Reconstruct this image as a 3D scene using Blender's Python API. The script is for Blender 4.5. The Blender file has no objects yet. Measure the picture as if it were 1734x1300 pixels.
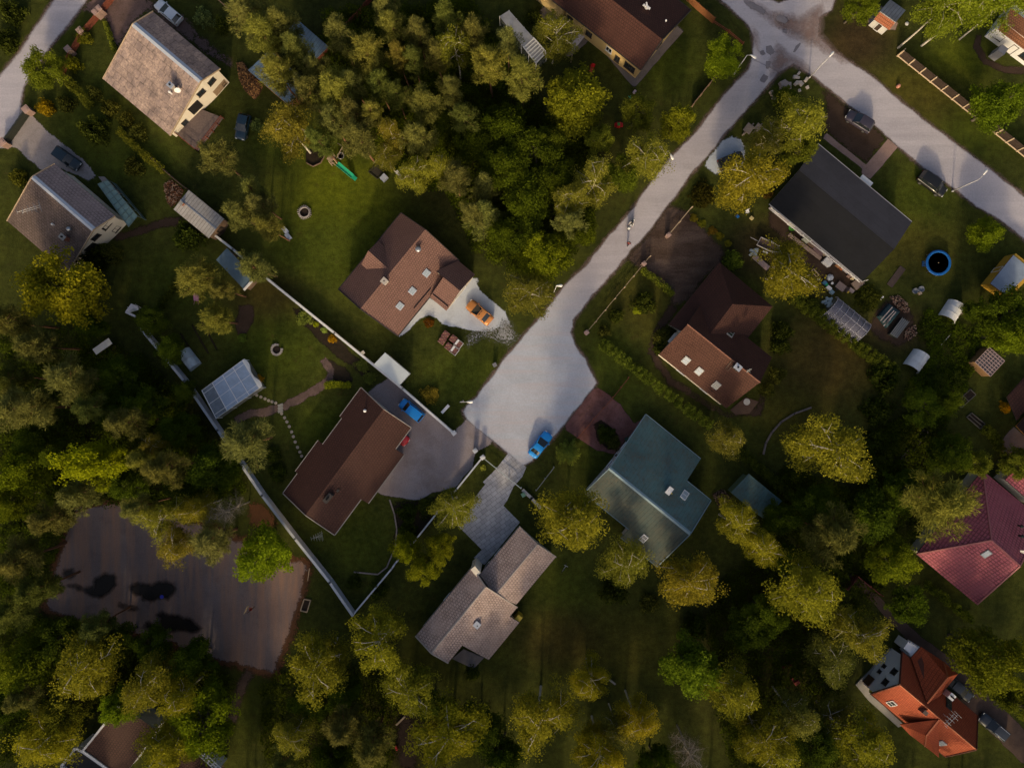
import bpy, bmesh, math, random
import numpy as np
from mathutils import Vector, Quaternion, Matrix
R = math.radians
H = 104.0; SC = 0.09; CX, CY = 867.0, 650.0
scene = bpy.context.scene
col = scene.collection

def P(px, py, z=0.0):
    """ground-plan point: a survey coordinate on the picture grid at height z -> metres"""
    k = SC * (H - z) / H
    return Vector(((px - CX) * k, (CY - py) * k, z))

# ---------------------------------------------------------------- materials
def mk(name):
    m = bpy.data.materials.new(name); m.use_nodes = True
    nt = m.node_tree; nt.nodes.clear()
    out = nt.nodes.new('ShaderNodeOutputMaterial')
    return m, nt, out

def nd(nt, t, **kw):
    n = nt.nodes.new(t)
    for k, v in kw.items():
        setattr(n, k, v)
    return n

def mixcol(nt, a, b, fac, mode='MIX'):
    n = nd(nt, 'ShaderNodeMix', data_type='RGBA', blend_type=mode)
    def put(sock, v):
        if isinstance(v, (tuple, list)): sock.default_value = (*v[:3], 1)
        elif isinstance(v, (int, float)): sock.default_value = v
        else: nt.links.new(v, sock)
    put(n.inputs[6], a); put(n.inputs[7], b)
    if isinstance(fac, (int, float)): n.inputs[0].default_value = fac
    else: nt.links.new(fac, n.inputs[0])
    return n.outputs[2]

def noise(nt, scale, vec=None, detail=4, rough=.6):
    n = nd(nt, 'ShaderNodeTexNoise'); n.inputs['Scale'].default_value = scale
    n.inputs['Detail'].default_value = detail; n.inputs['Roughness'].default_value = rough
    if vec is not None: nt.links.new(vec, n.inputs['Vector'])
    return n.outputs['Fac']

def ramp(nt, val, lo, hi):
    n = nd(nt, 'ShaderNodeMapRange'); n.inputs[1].default_value = lo; n.inputs[2].default_value = hi
    nt.links.new(val, n.inputs[0]); return n.outputs[0]

def mul(c, f): return tuple(min(1, x * f) for x in c)

MC = {}
def plain(name, c, rough=.7, var=.2, scale=2.5, metal=0, bump=0.0, spec=.4):
    """weathered paint / stone / timber: base colour broken up by two scales of noise"""
    if name in MC: return MC[name]
    m, nt, out = mk(name)
    tc = nd(nt, 'ShaderNodeTexCoord'); v = tc.outputs['Object']
    b = nd(nt, 'ShaderNodeBsdfPrincipled')
    n1 = ramp(nt, noise(nt, scale, v), .3, .7); n2 = ramp(nt, noise(nt, scale * 9, v, 3), .3, .7)
    c1 = mixcol(nt, mul(c, 1 - var), mul(c, 1 + var), n1)
    c2 = mixcol(nt, mul(c, 1 - var * .7), c1, n2)
    nt.links.new(c2, b.inputs['Base Color'])
    b.inputs['Roughness'].default_value = rough; b.inputs['Metallic'].default_value = metal
    b.inputs['Specular IOR Level'].default_value = spec
    if bump:
        bp = nd(nt, 'ShaderNodeBump'); bp.inputs['Strength'].default_value = bump; bp.inputs['Distance'].default_value = .05
        nt.links.new(n2, bp.inputs['Height']); nt.links.new(bp.outputs[0], b.inputs['Normal'])
    nt.links.new(b.outputs[0], out.inputs[0]); MC[name] = m; return m

def carpaint(name, c, rough=.22):
    if name in MC: return MC[name]
    m, nt, out = mk(name)
    b = nd(nt, 'ShaderNodeBsdfPrincipled'); b.inputs['Base Color'].default_value = (*c, 1)
    b.inputs['Roughness'].default_value = .45; b.inputs['Coat Weight'].default_value = .6; b.inputs['Coat Roughness'].default_value = rough * .5
    b.inputs['Metallic'].default_value = .15
    nt.links.new(b.outputs[0], out.inputs[0]); MC[name] = m; return m

def glass(name, c=(.02, .03, .04), rough=.08):
    if name in MC: return MC[name]
    m, nt, out = mk(name)
    b = nd(nt, 'ShaderNodeBsdfPrincipled'); b.inputs['Base Color'].default_value = (*c, 1)
    b.inputs['Roughness'].default_value = rough; b.inputs['Specular IOR Level'].default_value = .9
    nt.links.new(b.outputs[0], out.inputs[0]); MC[name] = m; return m

def sheer(name, c, a=.5, rough=.3):
    """translucent plastic film or greenhouse glazing"""
    if name in MC: return MC[name]
    m, nt, out = mk(name)
    b = nd(nt, 'ShaderNodeBsdfPrincipled'); b.inputs['Roughness'].default_value = rough
    tc = nd(nt, 'ShaderNodeTexCoord'); n = ramp(nt, noise(nt, 1.3, tc.outputs['Object']), .3, .7)
    nt.links.new(mixcol(nt, mul(c, .75), mul(c, 1.1), n), b.inputs['Base Color'])
    tr = nd(nt, 'ShaderNodeBsdfTransparent'); mx = nd(nt, 'ShaderNodeMixShader'); mx.inputs[0].default_value = a
    nt.links.new(tr.outputs[0], mx.inputs[1]); nt.links.new(b.outputs[0], mx.inputs[2])
    nt.links.new(mx.outputs[0], out.inputs[0]); MC[name] = m; return m

def rooftile(name, c, c2, bw=.34, rh=.36, gap=.035, weather=None, wf=.5, seam=False, k=1.18):
    """roof covering laid out along the slope (UV in metres): courses of tiles, or standing seams"""
    c, c2 = mul(c, k), mul(c2, k); weather = weather and mul(weather, k)
    m, nt, out = mk(name)
    uv = nd(nt, 'ShaderNodeUVMap'); uv.uv_map = 'UVMap'
    tc = nd(nt, 'ShaderNodeTexCoord')
    b = nd(nt, 'ShaderNodeBsdfPrincipled'); b.inputs['Roughness'].default_value = .75; b.inputs['Specular IOR Level'].default_value = .25
    br = nd(nt, 'ShaderNodeTexBrick'); br.offset = 0.0 if seam else .5
    nt.links.new(uv.outputs[0], br.inputs['Vector'])
    br.inputs['Scale'].default_value = 1; br.inputs['Brick Width'].default_value = bw; br.inputs['Row Height'].default_value = rh
    br.inputs['Mortar Size'].default_value = gap; br.inputs['Mortar Smooth'].default_value = .6
    br.inputs['Color1'].default_value = (*c, 1); br.inputs['Color2'].default_value = (*c2, 1)
    br.inputs['Mortar'].default_value = (*mul(c, .38), 1)
    base = br.outputs['Color']
    big = ramp(nt, noise(nt, .55, tc.outputs['Object'], 6, .7), .35, .68)
    fine = ramp(nt, noise(nt, 3.2, tc.outputs['Object'], 5, .75), .3, .7)
    base = mixcol(nt, base, mul(c, .72), ramp(nt, noise(nt, .25, tc.outputs['Object'], 3), .45, .75))
    if weather:
        f = nd(nt, 'ShaderNodeMath', operation='MULTIPLY'); nt.links.new(big, f.inputs[0]); nt.links.new(fine, f.inputs[1])
        f2 = nd(nt, 'ShaderNodeMath', operation='MULTIPLY'); nt.links.new(f.outputs[0], f2.inputs[0]); f2.inputs[1].default_value = wf * 1.6; f2.use_clamp = True
        base = mixcol(nt, base, weather, f2.outputs[0])
        base = mixcol(nt, base, mul(c, .45), ramp(nt, noise(nt, 2.1, tc.outputs['Object'], 6, .8), .58 - .05 * wf, .74))
    nt.links.new(base, b.inputs['Base Color'])
    bp = nd(nt, 'ShaderNodeBump'); bp.inputs['Strength'].default_value = .7; bp.inputs['Distance'].default_value = .04
    inv = nd(nt, 'ShaderNodeMath', operation='SUBTRACT'); inv.inputs[0].default_value = 1; nt.links.new(br.outputs['Fac'], inv.inputs[1])
    nt.links.new(inv.outputs[0], bp.inputs['Height']); nt.links.new(bp.outputs[0], b.inputs['Normal'])
    nt.links.new(b.outputs[0], out.inputs[0]); MC[name] = m; return m

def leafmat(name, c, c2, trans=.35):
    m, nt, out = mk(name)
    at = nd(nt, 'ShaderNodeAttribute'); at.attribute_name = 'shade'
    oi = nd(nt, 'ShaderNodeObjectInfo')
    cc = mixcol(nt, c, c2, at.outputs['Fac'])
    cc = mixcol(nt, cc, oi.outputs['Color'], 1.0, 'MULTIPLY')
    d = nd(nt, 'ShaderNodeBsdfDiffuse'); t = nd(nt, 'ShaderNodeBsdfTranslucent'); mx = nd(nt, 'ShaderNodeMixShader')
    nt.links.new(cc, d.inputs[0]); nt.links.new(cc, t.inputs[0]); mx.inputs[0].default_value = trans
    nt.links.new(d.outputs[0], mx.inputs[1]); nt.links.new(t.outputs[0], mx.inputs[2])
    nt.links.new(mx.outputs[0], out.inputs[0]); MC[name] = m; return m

def sheetmat(name, c, c2, c3=None, scale=.25, fscale=6, fvar=.35, streak=None, soft=1.0, specks=None, rough=.9, blend=(.35, .6), zone=None, nscale=2.2):
    """ground surfacing with ragged, thinning edges (attribute 'edge' runs 0 -> 1 over the rim)"""
    m, nt, out = mk(name)
    tc = nd(nt, 'ShaderNodeTexCoord'); v = tc.outputs['Object']
    b = nd(nt, 'ShaderNodeBsdfPrincipled'); b.inputs['Roughness'].default_value = rough; b.inputs['Specular IOR Level'].default_value = .15
    n1 = ramp(nt, noise(nt, scale, v, 5, .65), .32, .68); n2 = ramp(nt, noise(nt, fscale, v, 5, .7), .28, .72)
    cc = mixcol(nt, c, c2, n1)
    if c3: cc = mixcol(nt, cc, c3, ramp(nt, noise(nt, scale * 2.3, v, 6, .75), .5, .8))
    if zone:
        dm = nd(nt, 'ShaderNodeVectorMath', operation='DISTANCE'); nt.links.new(v, dm.inputs[0]); dm.inputs[1].default_value = (*zone[0], 0)
        cc = mixcol(nt, cc, mixcol(nt, mul(zone[3], .8), mul(zone[3], 1.1), ramp(nt, noise(nt, .22, v, 6, .72), .3, .7)), ramp(nt, dm.outputs['Value'], zone[2], zone[1]))
    if streak:
        mp = nd(nt, 'ShaderNodeMapping'); nt.links.new(v, mp.inputs[0])
        mp.inputs['Rotation'].default_value = (0, 0, streak[0]); mp.inputs['Scale'].default_value = (streak[1], streak[2], 1)
        cc = mixcol(nt, cc, streak[3], ramp(nt, noise(nt, 1, mp.outputs[0], 5, .7), .44, .66))
    cc = mixcol(nt, cc, mixcol(nt, (1 - fvar,) * 3, (1 + fvar * .3,) * 3, n2), 1.0, 'MULTIPLY')
    if specks: cc = mixcol(nt, cc, specks[0], ramp(nt, noise(nt, specks[1], v, 3, .8), specks[2], specks[2] + .06))
    nt.links.new(cc, b.inputs['Base Color'])
    bp = nd(nt, 'ShaderNodeBump'); bp.inputs['Strength'].default_value = .35; bp.inputs['Distance'].default_value = .04
    nt.links.new(n2, bp.inputs['Height']); nt.links.new(bp.outputs[0], b.inputs['Normal'])
    at = nd(nt, 'ShaderNodeAttribute'); at.attribute_name = 'edge'
    ad = nd(nt, 'ShaderNodeMath', operation='ADD'); nt.links.new(at.outputs['Fac'], ad.inputs[0])
    sn = nd(nt, 'ShaderNodeMath', operation='MULTIPLY_ADD'); nt.links.new(noise(nt, nscale, v, 7, .78), sn.inputs[0]); sn.inputs[1].default_value = 1.1 * soft; sn.inputs[2].default_value = -.55 * soft
    nt.links.new(sn.outputs[0], ad.inputs[1])
    al = ramp(nt, ad.outputs[0], *blend)
    tr = nd(nt, 'ShaderNodeBsdfTransparent'); mx = nd(nt, 'ShaderNodeMixShader')
    nt.links.new(al, mx.inputs[0]); nt.links.new(tr.outputs[0], mx.inputs[1]); nt.links.new(b.outputs[0], mx.inputs[2])
    nt.links.new(mx.outputs[0], out.inputs[0]); MC[name] = m; return m

# ---------------------------------------------------------------- mesh building
class MB:
    def __init__(s): s.v = []; s.f = []; s.m = []; s.uv = {}
    def poly(s, pts, mi=0, uv=None):
        i = len(s.v); s.v += [tuple(p) for p in pts]; s.f.append(tuple(range(i, i + len(pts)))); s.m.append(mi)
        if uv: s.uv[len(s.f) - 1] = uv
        return s
    def obox(s, c, a, b, d, mi=0):
        c, a, b, d = Vector(c), Vector(a), Vector(b), Vector(d); i = len(s.v)
        for sz in (-1, 1):
            for sx, sy in ((-1, -1), (1, -1), (1, 1), (-1, 1)): s.v.append(tuple(c + a * sx + b * sy + d * sz))
        for q in ((3, 2, 1, 0), (4, 5, 6, 7), (0, 1, 5, 4), (1, 2, 6, 5), (2, 3, 7, 6), (3, 0, 4, 7)):
            s.f.append(tuple(i + k for k in q)); s.m.append(mi)
        return s
    def box(s, x, y, z, sx, sy, sz, rz=0, mi=0):
        """centre x,y, bottom z, full sizes"""
        c, n = math.cos(rz), math.sin(rz)
        return s.obox((x, y, z + sz / 2), (c * sx / 2, n * sx / 2, 0), (-n * sy / 2, c * sy / 2, 0), (0, 0, sz / 2), mi)
    def bar(s, p, q, w, h, mi=0):
        p, q = Vector(p), Vector(q); d = q - p; L = d.length
        if L < 1e-5: return s
        d /= L; up = Vector((0, 0, 1)) if abs(d.z) < .95 else Vector((1, 0, 0))
        r = d.cross(up).normalized(); u = r.cross(d)
        return s.obox((p + q) / 2, d * L / 2, r * w / 2, u * h / 2, mi)
    def prism(s, pts, z0, z1, mi=0, mtop=None):
        n = len(pts); i = len(s.v)
        ar = sum(pts[k][0] * pts[(k + 1) % n][1] - pts[(k + 1) % n][0] * pts[k][1] for k in range(n))
        if ar < 0: pts = pts[::-1]
        s.v += [(p[0], p[1], z0) for p in pts] + [(p[0], p[1], z1) for p in pts]
        s.f.append(tuple(range(i + n - 1, i - 1, -1))); s.m.append(mi)
        s.f.append(tuple(range(i + n, i + 2 * n))); s.m.append(mi if mtop is None else mtop)
        for k in range(n):
            j = (k + 1) % n; s.f.append((i + k, i + j, i + n + j, i + n + k)); s.m.append(mi)
        return s
    def tube(s, p, q, r0, r1=None, n=8, mi=0, cap=True):
        r1 = r0 if r1 is None else r1; p, q = Vector(p), Vector(q); d = (q - p).normalized()
        up = Vector((0, 0, 1)) if abs(d.z) < .95 else Vector((1, 0, 0)); a = d.cross(up).normalized(); b = d.cross(a); i = len(s.v)
        for c, r in ((p, r0), (q, r1)):
            for k in range(n):
                t = 2 * math.pi * k / n; s.v.append(tuple(c + (a * math.cos(t) + b * math.sin(t)) * r))
        for k in range(n):
            j = (k + 1) % n; s.f.append((i + k, i + n + k, i + n + j, i + j)); s.m.append(mi)
        if cap:
            s.f.append(tuple(range(i, i + n))); s.m.append(mi); s.f.append(tuple(range(i + 2 * n - 1, i + n - 1, -1))); s.m.append(mi)
        return s
    def path(s, pts, r, n=6, mi=0):
        for a, b in zip(pts[:-1], pts[1:]): s.tube(a, b, r, r, n, mi)
        return s
    def lathe(s, c, prof, n=16, mi=0, sx=1, sy=1):
        i = len(s.v); m = len(prof)
        for r, z in prof:
            for k in range(n):
                t = 2 * math.pi * k / n; s.v.append((c[0] + r * sx * math.cos(t), c[1] + r * sy * math.sin(t), c[2] + z))
        for j in range(m - 1):
            for k in range(n):
                l = (k + 1) % n; s.f.append((i + j * n + k, i + j * n + l, i + (j + 1) * n + l, i + (j + 1) * n + k)); s.m.append(mi)
        if prof[0][0] > 1e-4: s.f.append(tuple(i + k for k in range(n - 1, -1, -1))); s.m.append(mi)
        if prof[-1][0] > 1e-4: s.f.append(tuple(i + (m - 1) * n + k for k in range(n))); s.m.append(mi)
        return s
    def ball(s, c, r, rz=None, n=10, mi=0):
        rz = r if rz is None else rz
        return s.lathe(c, [(max(.0005, r * math.sin(math.pi * k / 6)), -rz * math.cos(math.pi * k / 6)) for k in range(7)], n, mi)
    def loft(s, rings, mi=0, close=True):
        i = len(s.v); n = len(rings[0])
        for r in rings: s.v += [tuple(p) for p in r]
        for j in range(len(rings) - 1):
            for k in range(n if close else n - 1):
                l = (k + 1) % n; s.f.append((i + j * n + k, i + j * n + l, i + (j + 1) * n + l, i + (j + 1) * n + k)); s.m.append(mi)
        if close:
            s.f.append(tuple(i + k for k in range(n - 1, -1, -1))); s.m.append(mi)
            s.f.append(tuple(i + (len(rings) - 1) * n + k for k in range(n))); s.m.append(mi)
        return s

def wl(o):
    v = Vector((0, 0, 0))
    while o is not None: v += o.location; o = o.parent
    return v

def build(mb, name, mats, parent=None, smooth=False, local=False):
    """one mesh object; vertices are given in world metres (or in the parent's frame when local)"""
    if not isinstance(mats, (list, tuple)): mats = [mats]
    me = bpy.data.meshes.new(name)
    off = Vector((0, 0, 0))
    if parent is not None and not local: off = wl(parent)
    me.from_pydata([(v[0] - off.x, v[1] - off.y, v[2] - off.z) for v in mb.v], [], mb.f)
    for m in mats: me.materials.append(m)
    me.polygons.foreach_set('material_index', mb.m)
    if mb.uv:
        u = me.uv_layers.new(name='UVMap')
        for fi, uvs in mb.uv.items():
            for li, c in zip(me.polygons[fi].loop_indices, uvs): u.data[li].uv = c
    if smooth: me.polygons.foreach_set('use_smooth', [True] * len(me.polygons))
    bm = bmesh.new(); bm.from_mesh(me); bmesh.ops.recalc_face_normals(bm, faces=bm.faces)
    bm.to_mesh(me); bm.free(); me.update()
    o = bpy.data.objects.new(name, me); col.objects.link(o)
    if parent is not None: o.parent = parent
    return o

def tag(o, label, cat, group=None, kind=None):
    o['label'] = label; o['category'] = cat
    if group: o['group'] = group
    if kind: o['kind'] = kind
    return o

def thing(name, label, cat, loc=(0, 0, 0), rz=0, group=None):
    o = bpy.data.objects.new(name, None); col.objects.link(o); o.empty_display_size = .3
    o.location = loc; o.rotation_euler = (0, 0, rz)
    return tag(o, label, cat, group)

def copytree(root, loc, label, rz=None, group=None):
    r = root.copy(); col.objects.link(r); r.location = loc; r['label'] = label
    if rz is not None: r.rotation_euler = (0, 0, rz)
    if group: r['group'] = group
    for ch in root.children:
        c = ch.copy(); col.objects.link(c); c.parent = r
        for g in ch.children:
            d = g.copy(); col.objects.link(d); d.parent = c
    return r

# ---------------------------------------------------------------- ground sheets
rs = random.Random(11)
def resample(pts, step, jit):
    out = []
    n = len(pts)
    for k in range(n):
        a, b = Vector(pts[k]), Vector(pts[(k + 1) % n]); L = (b - a).length; m = max(1, int(L / step))
        for j in range(m):
            p = a.lerp(b, j / m)
            out.append(Vector((p.x + rs.uniform(-jit, jit), p.y + rs.uniform(-jit, jit))))
    return out

def sheet(name, label, cat, pxs, z, mat, soft=.5, jit=.06, step=.9):
    """flat surfacing: a constrained triangulation of the outline; attribute 'edge' = distance in from the rim / soft"""
    pts = [P(*p).to_2d() for p in pxs]
    ar = sum(pts[k].x * pts[(k + 1) % len(pts)].y - pts[(k + 1) % len(pts)].x * pts[k].y for k in range(len(pts)))
    if ar < 0: pts = pts[::-1]
    pts = resample(pts, step, jit); n = len(pts); o2 = []
    for k in range(n):
        d = (pts[(k + 1) % n] - pts[k - 1]); d = d.normalized() if d.length > 1e-6 else Vector((1, 0)); o2.append(pts[k] + Vector((d.y, -d.x)) * min(.5, soft * .5))
    A = np.array([tuple(p) for p in o2]); B = np.roll(A, -1, 0); AB = B - A; L2 = (AB ** 2).sum(1) + 1e-12
    def dist(q):
        t = np.clip(((q - A) * AB).sum(1) / L2, 0, 1); return math.sqrt((((A + AB * t[:, None]) - q) ** 2).sum(1).min())
    def inside(q):
        c = ((A[:, 1] > q[1]) != (B[:, 1] > q[1])); x = (B[:, 0] - A[:, 0]) * (q[1] - A[:, 1]) / np.where(np.abs(B[:, 1] - A[:, 1]) < 1e-9, 1e-9, B[:, 1] - A[:, 1]) + A[:, 0]
        return (np.count_nonzero(c & (q[0] < x)) % 2) == 1
    extra = []
    for f in (1.0, .5):
        for k in range(n):
            d = (o2[(k + 1) % n] - o2[k - 1]); d = d.normalized() if d.length > 1e-6 else Vector((1, 0))
            q = o2[k] - Vector((d.y, -d.x)) * soft * f
            qa = np.array(q)
            if inside(qa) and dist(qa) > soft * f * .7: extra.append(q)
    from mathutils.geometry import delaunay_2d_cdt
    vv, ee, ff, *_ = delaunay_2d_cdt(o2 + extra, [(k, (k + 1) % n) for k in range(n)], [], 1, 1e-4)
    ff = [f for f in ff if inside(np.array((vv[f[0]] + vv[f[1]] + vv[f[2]]) / 3))]
    me = bpy.data.meshes.new(name)
    me.from_pydata([(p.x, p.y, z) for p in vv], [], [tuple(f) for f in ff]); me.materials.append(mat)
    a = me.attributes.new('edge', 'FLOAT', 'POINT'); a.data.foreach_set('value', [min(1.0, dist(np.array(p)) / soft) for p in vv])
    me.update()
    o = bpy.data.objects.new(name, me); col.objects.link(o)
    o['label'] = label; o['category'] = cat; o['kind'] = 'structure'
    return o

def strip(pts, w):
    """polyline (picture-grid points) -> outline polygon of width w (grid units)"""
    L, Rr = [], []
    for k, p in enumerate(pts):
        a = Vector(pts[max(0, k - 1)]); b = Vector(pts[min(len(pts) - 1, k + 1)]); d = (b - a).normalized(); q = Vector((-d.y, d.x)) * w / 2
        L.append(tuple(Vector(p) + q)); Rr.append(tuple(Vector(p) - q))
    return L + Rr[::-1]

# ---------------------------------------------------------------- houses
class Gable:
    """gable roof laid along a ridge A->B; each slope is a list of eave stretches given by their corner points"""
    def __init__(s, A, B, zr, slope, L, Rr, t=.16, over=.35):
        s.zr, s.slope, s.t, s.over = zr, slope, t, over
        a, b = P(*A, zr), P(*B, zr); s.O = Vector((a.x, a.y, 0)); d = Vector((b.x - a.x, b.y - a.y, 0)); s.len = d.length
        s.u = d / s.len; s.n = Vector((-s.u.y, s.u.x, 0)); s.seg = []; s.sk = []
        for side, segs in ((1, L), (-1, Rr)):
            for p, q in segs:
                t0, d0 = s.solve(*p, side); t1, d1 = s.solve(*q, side)
                if t0 > t1: t0, t1 = t1, t0
                k0 = k1 = 0.0
                if abs(t0) < 1.4: k0 = t0; t0 = 0
                if abs(t1 - s.len) < 1.4: k1 = t1 - s.len; t1 = s.len
                s.sk.append((k0, k1))
                s.seg.append((side, t0, t1, (d0 + d1) / 2))
        for i, (sd, t0, t1, d) in enumerate(s.seg):        # close hairline gaps between neighbouring stretches
            for j, (sd2, a0, a1, d2) in enumerate(s.seg):
                if i != j and sd == sd2 and abs(t0 - a1) < 2.8: s.seg[i] = (sd, a1, t1, d); t0 = a1
    def solve(s, px, py, side):
        z = s.zr - 2
        for _ in range(25):
            p = P(px, py, z); r = p - s.O; d = (r.x * s.n.x + r.y * s.n.y) * side; z = .5 * z + .5 * (s.zr - s.slope * d)
        return r.x * s.u.x + r.y * s.u.y, d
    def at(s, t, d, z=None, side=1):
        p = s.O + s.u * t + s.n * d * side; p.z = s.zr - s.slope * d if z is None else z; return p
    def onroof(s, px, py, side):
        t, d = s.solve(px, py, side); return s.at(t, d, None, side)
    def base(s):
        c = s.at(s.len / 2, 0, 0); return c
    def roof(s, mb=None, alt=None):
        mb = mb or MB()
        for (side, t0, t1, d), (k0, k1) in zip(s.seg, s.sk):
            q = [s.at(t0, 0, None, side), s.at(t1, 0, None, side), s.at(t1 + k1, d, None, side), s.at(t0 + k0, d, None, side)]
            h = d * math.hypot(1, s.slope); b = [p - Vector((0, 0, s.t)) for p in q]
            mb.poly(q, 2 if alt == side else 0, [(t0, h), (t1, h), (t1, 0), (t0, 0)]); mb.poly(b[::-1], 1)
            for k in range(4):
                j = (k + 1) % 4; mb.poly([q[k], b[k], b[j], q[j]], 1)
        return mb
    def walls(s, mb=None, z0=0, only=None):
        mb = mb or MB(); o = s.over
        for i, (side, t0, t1, d) in enumerate(s.seg):
            if only is not None and i not in only: continue
            a = t0 + (o if t0 < .01 else (.0 if any(x[0] == side and abs(x[2] - t0) < .01 and x[3] > d for x in s.seg) else o))
            b = t1 - (o if t1 > s.len - .01 else (.0 if any(x[0] == side and abs(x[1] - t1) < .01 and x[3] > d for x in s.seg) else o)); e = d - o
            ze = s.zr - s.slope * e - s.t - .015; zt = s.zr - s.t - .015
            ae, be = a + s.sk[i][0] * e / d, b + s.sk[i][1] * e / d
            for tt, te in ((a, ae), (b, be)):
                mb.poly([s.at(tt, 0, z0, side), s.at(te, e, z0, side), s.at(te, e, ze, side), s.at(tt, 0, zt, side)])
            mb.poly([s.at(ae, e, z0, side), s.at(be, e, z0, side), s.at(be, e, ze, side), s.at(ae, e, ze, side)])
            mb.poly([s.at(a, 0, zt, side), s.at(b, 0, zt, side), s.at(be, e, ze, side), s.at(ae, e, ze, side)])
        return mb
    def cap(s, w=.35, h=.09, ext=.02):
        mb = MB(); z = Vector((0, 0, s.zr + .03))
        for sd in (1, -1):
            a, b = s.at(-ext, 0, 0) , s.at(s.len + ext, 0, 0); dn = s.n * sd * w / 2 - Vector((0, 0, s.slope * w / 2))
            q = [a + z, b + z, b + z + dn, a + z + dn]; lo = [p - Vector((0, 0, h)) for p in q]
            mb.poly(q); mb.poly(lo)
            for k in range(4): mb.poly([q[k], lo[k], lo[(k + 1) % 4], q[(k + 1) % 4]])
        return mb
    def verge(s, ends='AB', w=.14, sides=(1, -1)):
        """barge boards along the gable ends and the eave gutters"""
        mb = MB()
        for (side, t0, t1, d), (k0, k1) in zip(s.seg, s.sk):
            if side not in sides: continue
            for e, tt in (('A', t0), ('B', t1)):
                if e in ends and (tt < .01 or tt > s.len - .01):
                    x = -.06 if e == 'A' else .06
                    mb.bar(s.at(tt + x, 0, None, side) + Vector((0, 0, -.03)), s.at(tt + x + (k0 if e == 'A' else k1), d, None, side) + Vector((0, 0, -.03)), w, .24)
            if 'E' in ends:
                mb.bar(s.at(t0 + k0, d + .06, None, side) - Vector((0, 0, .06)), s.at(t1 + k1, d + .06, None, side) - Vector((0, 0, .06)), .13, .1)
        return mb
    def wall_frame(s, side, i=None):
        """(origin, along, outward) of a wall: 'A','B' gable ends, 'L','R' long sides (stretch i)"""
        if side == 'B-':
            j = [x for x in range(len(s.seg)) if s.seg[x][0] == -1][-1]; d = s.seg[j][3]; v = (s.u * s.sk[j][1] - s.n * d).normalized()
            return s.at(s.len - s.over, 0, 0), -v, Vector((-v.y, v.x, 0)) * (1 if Vector((-v.y, v.x, 0)).dot(s.u) > 0 else -1)
        if side == 'B': return s.at(s.len - s.over, 0, 0), s.n, s.u
        if side == 'A': return s.at(s.over, 0, 0), s.n, -s.u
        sd = 1 if side == 'L' else -1
        segs = [x for x in s.seg if x[0] == sd]; x = segs[i or 0]
        return s.at((x[1] + x[2]) / 2, x[3] - s.over, 0, sd), s.u, s.n * sd

def vbuild(g, ends, w, name, m, parent):
    """one trim board per gable end, one gutter run per slope"""
    for ch in ends:
        for sd in ((1, -1) if ch == 'E' else (None,)): build(g.verge(ch, w, (1, -1) if sd is None else (sd,)), name if ch != 'E' else 'gutter', m, parent)

def opening(parent, frame, s, z, w, h, fm, pm, name='window', bars=1):
    """a window (frame + pane) or a door set into a wall frame (origin, along, outward)"""
    o, a, nrm = frame; c = o + a * s + Vector((0, 0, z)); up = Vector((0, 0, 1)); k = .07
    mb = MB()
    for sg in (-1, 1):
        mb.obox(c + a * sg * (w / 2 - k / 2) + nrm * .03, a * k / 2, nrm * .06, up * h / 2)
        mb.obox(c + up * sg * (h / 2 - k / 2) + nrm * .03, a * (w / 2 - k), nrm * .06, up * k / 2)
    for b in range(bars): mb.obox(c + a * ((b + 1) / (bars + 1) - .5) * w + nrm * .025, a * .025, nrm * .05, up * (h / 2 - k))
    if name == 'window': mb.obox(c - up * (h / 2 + .03) + nrm * .07, a * (w / 2 + .06), nrm * .09, up * .025)
    f = build(mb, name, fm, parent)
    q = MB(); q.obox(c + nrm * .012, a * (w / 2 - k), nrm * .02, up * (h / 2 - k))
    build(q, 'pane' if name == 'window' else 'door_leaf', pm, f)
    return f

def skylight(g, px, py, side, w, h, parent, fm, gm, name='skylight'):
    c = g.onroof(px, py, side); dn = (g.n * side - Vector((0, 0, g.slope))).normalized(); nr = g.u.cross(dn); nr = nr if nr.z > 0 else -nr
    mb = MB(); mb.obox(c + nr * .06, g.u * w / 2, dn * h / 2, nr * .08, 0); mb.obox(c + nr * .145, g.u * (w / 2 - .1), dn * (h / 2 - .12), nr * .012, 1)
    mb.obox(c + nr * .165 - dn * .0, g.u * (w / 2 - .1), dn * .03, nr * .008, 0)
    return build(mb, name, [fm, gm], parent)

def chimney(p, w, d, h, rz, parent, m, capm, flues=2, cap=True):
    mb = MB(); mb.box(p.x, p.y, p.z - .8, w, d, h + .8, rz, 0)
    if cap: mb.box(p.x, p.y, p.z + h, w + .16, d + .16, .1, rz, 1)
    z = p.z + h + (.1 if cap else 0); c, sn = math.cos(rz), math.sin(rz)
    for k in range(flues):
        x = (k - (flues - 1) / 2) * .36
        mb.lathe((p.x + c * x, p.y + sn * x, z), [(.13, 0), (.12, .22), (.085, .22), (.085, .05)], 10, 2)
    return build(mb, 'chimney', [m, capm, MC['soot']], parent)

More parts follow.
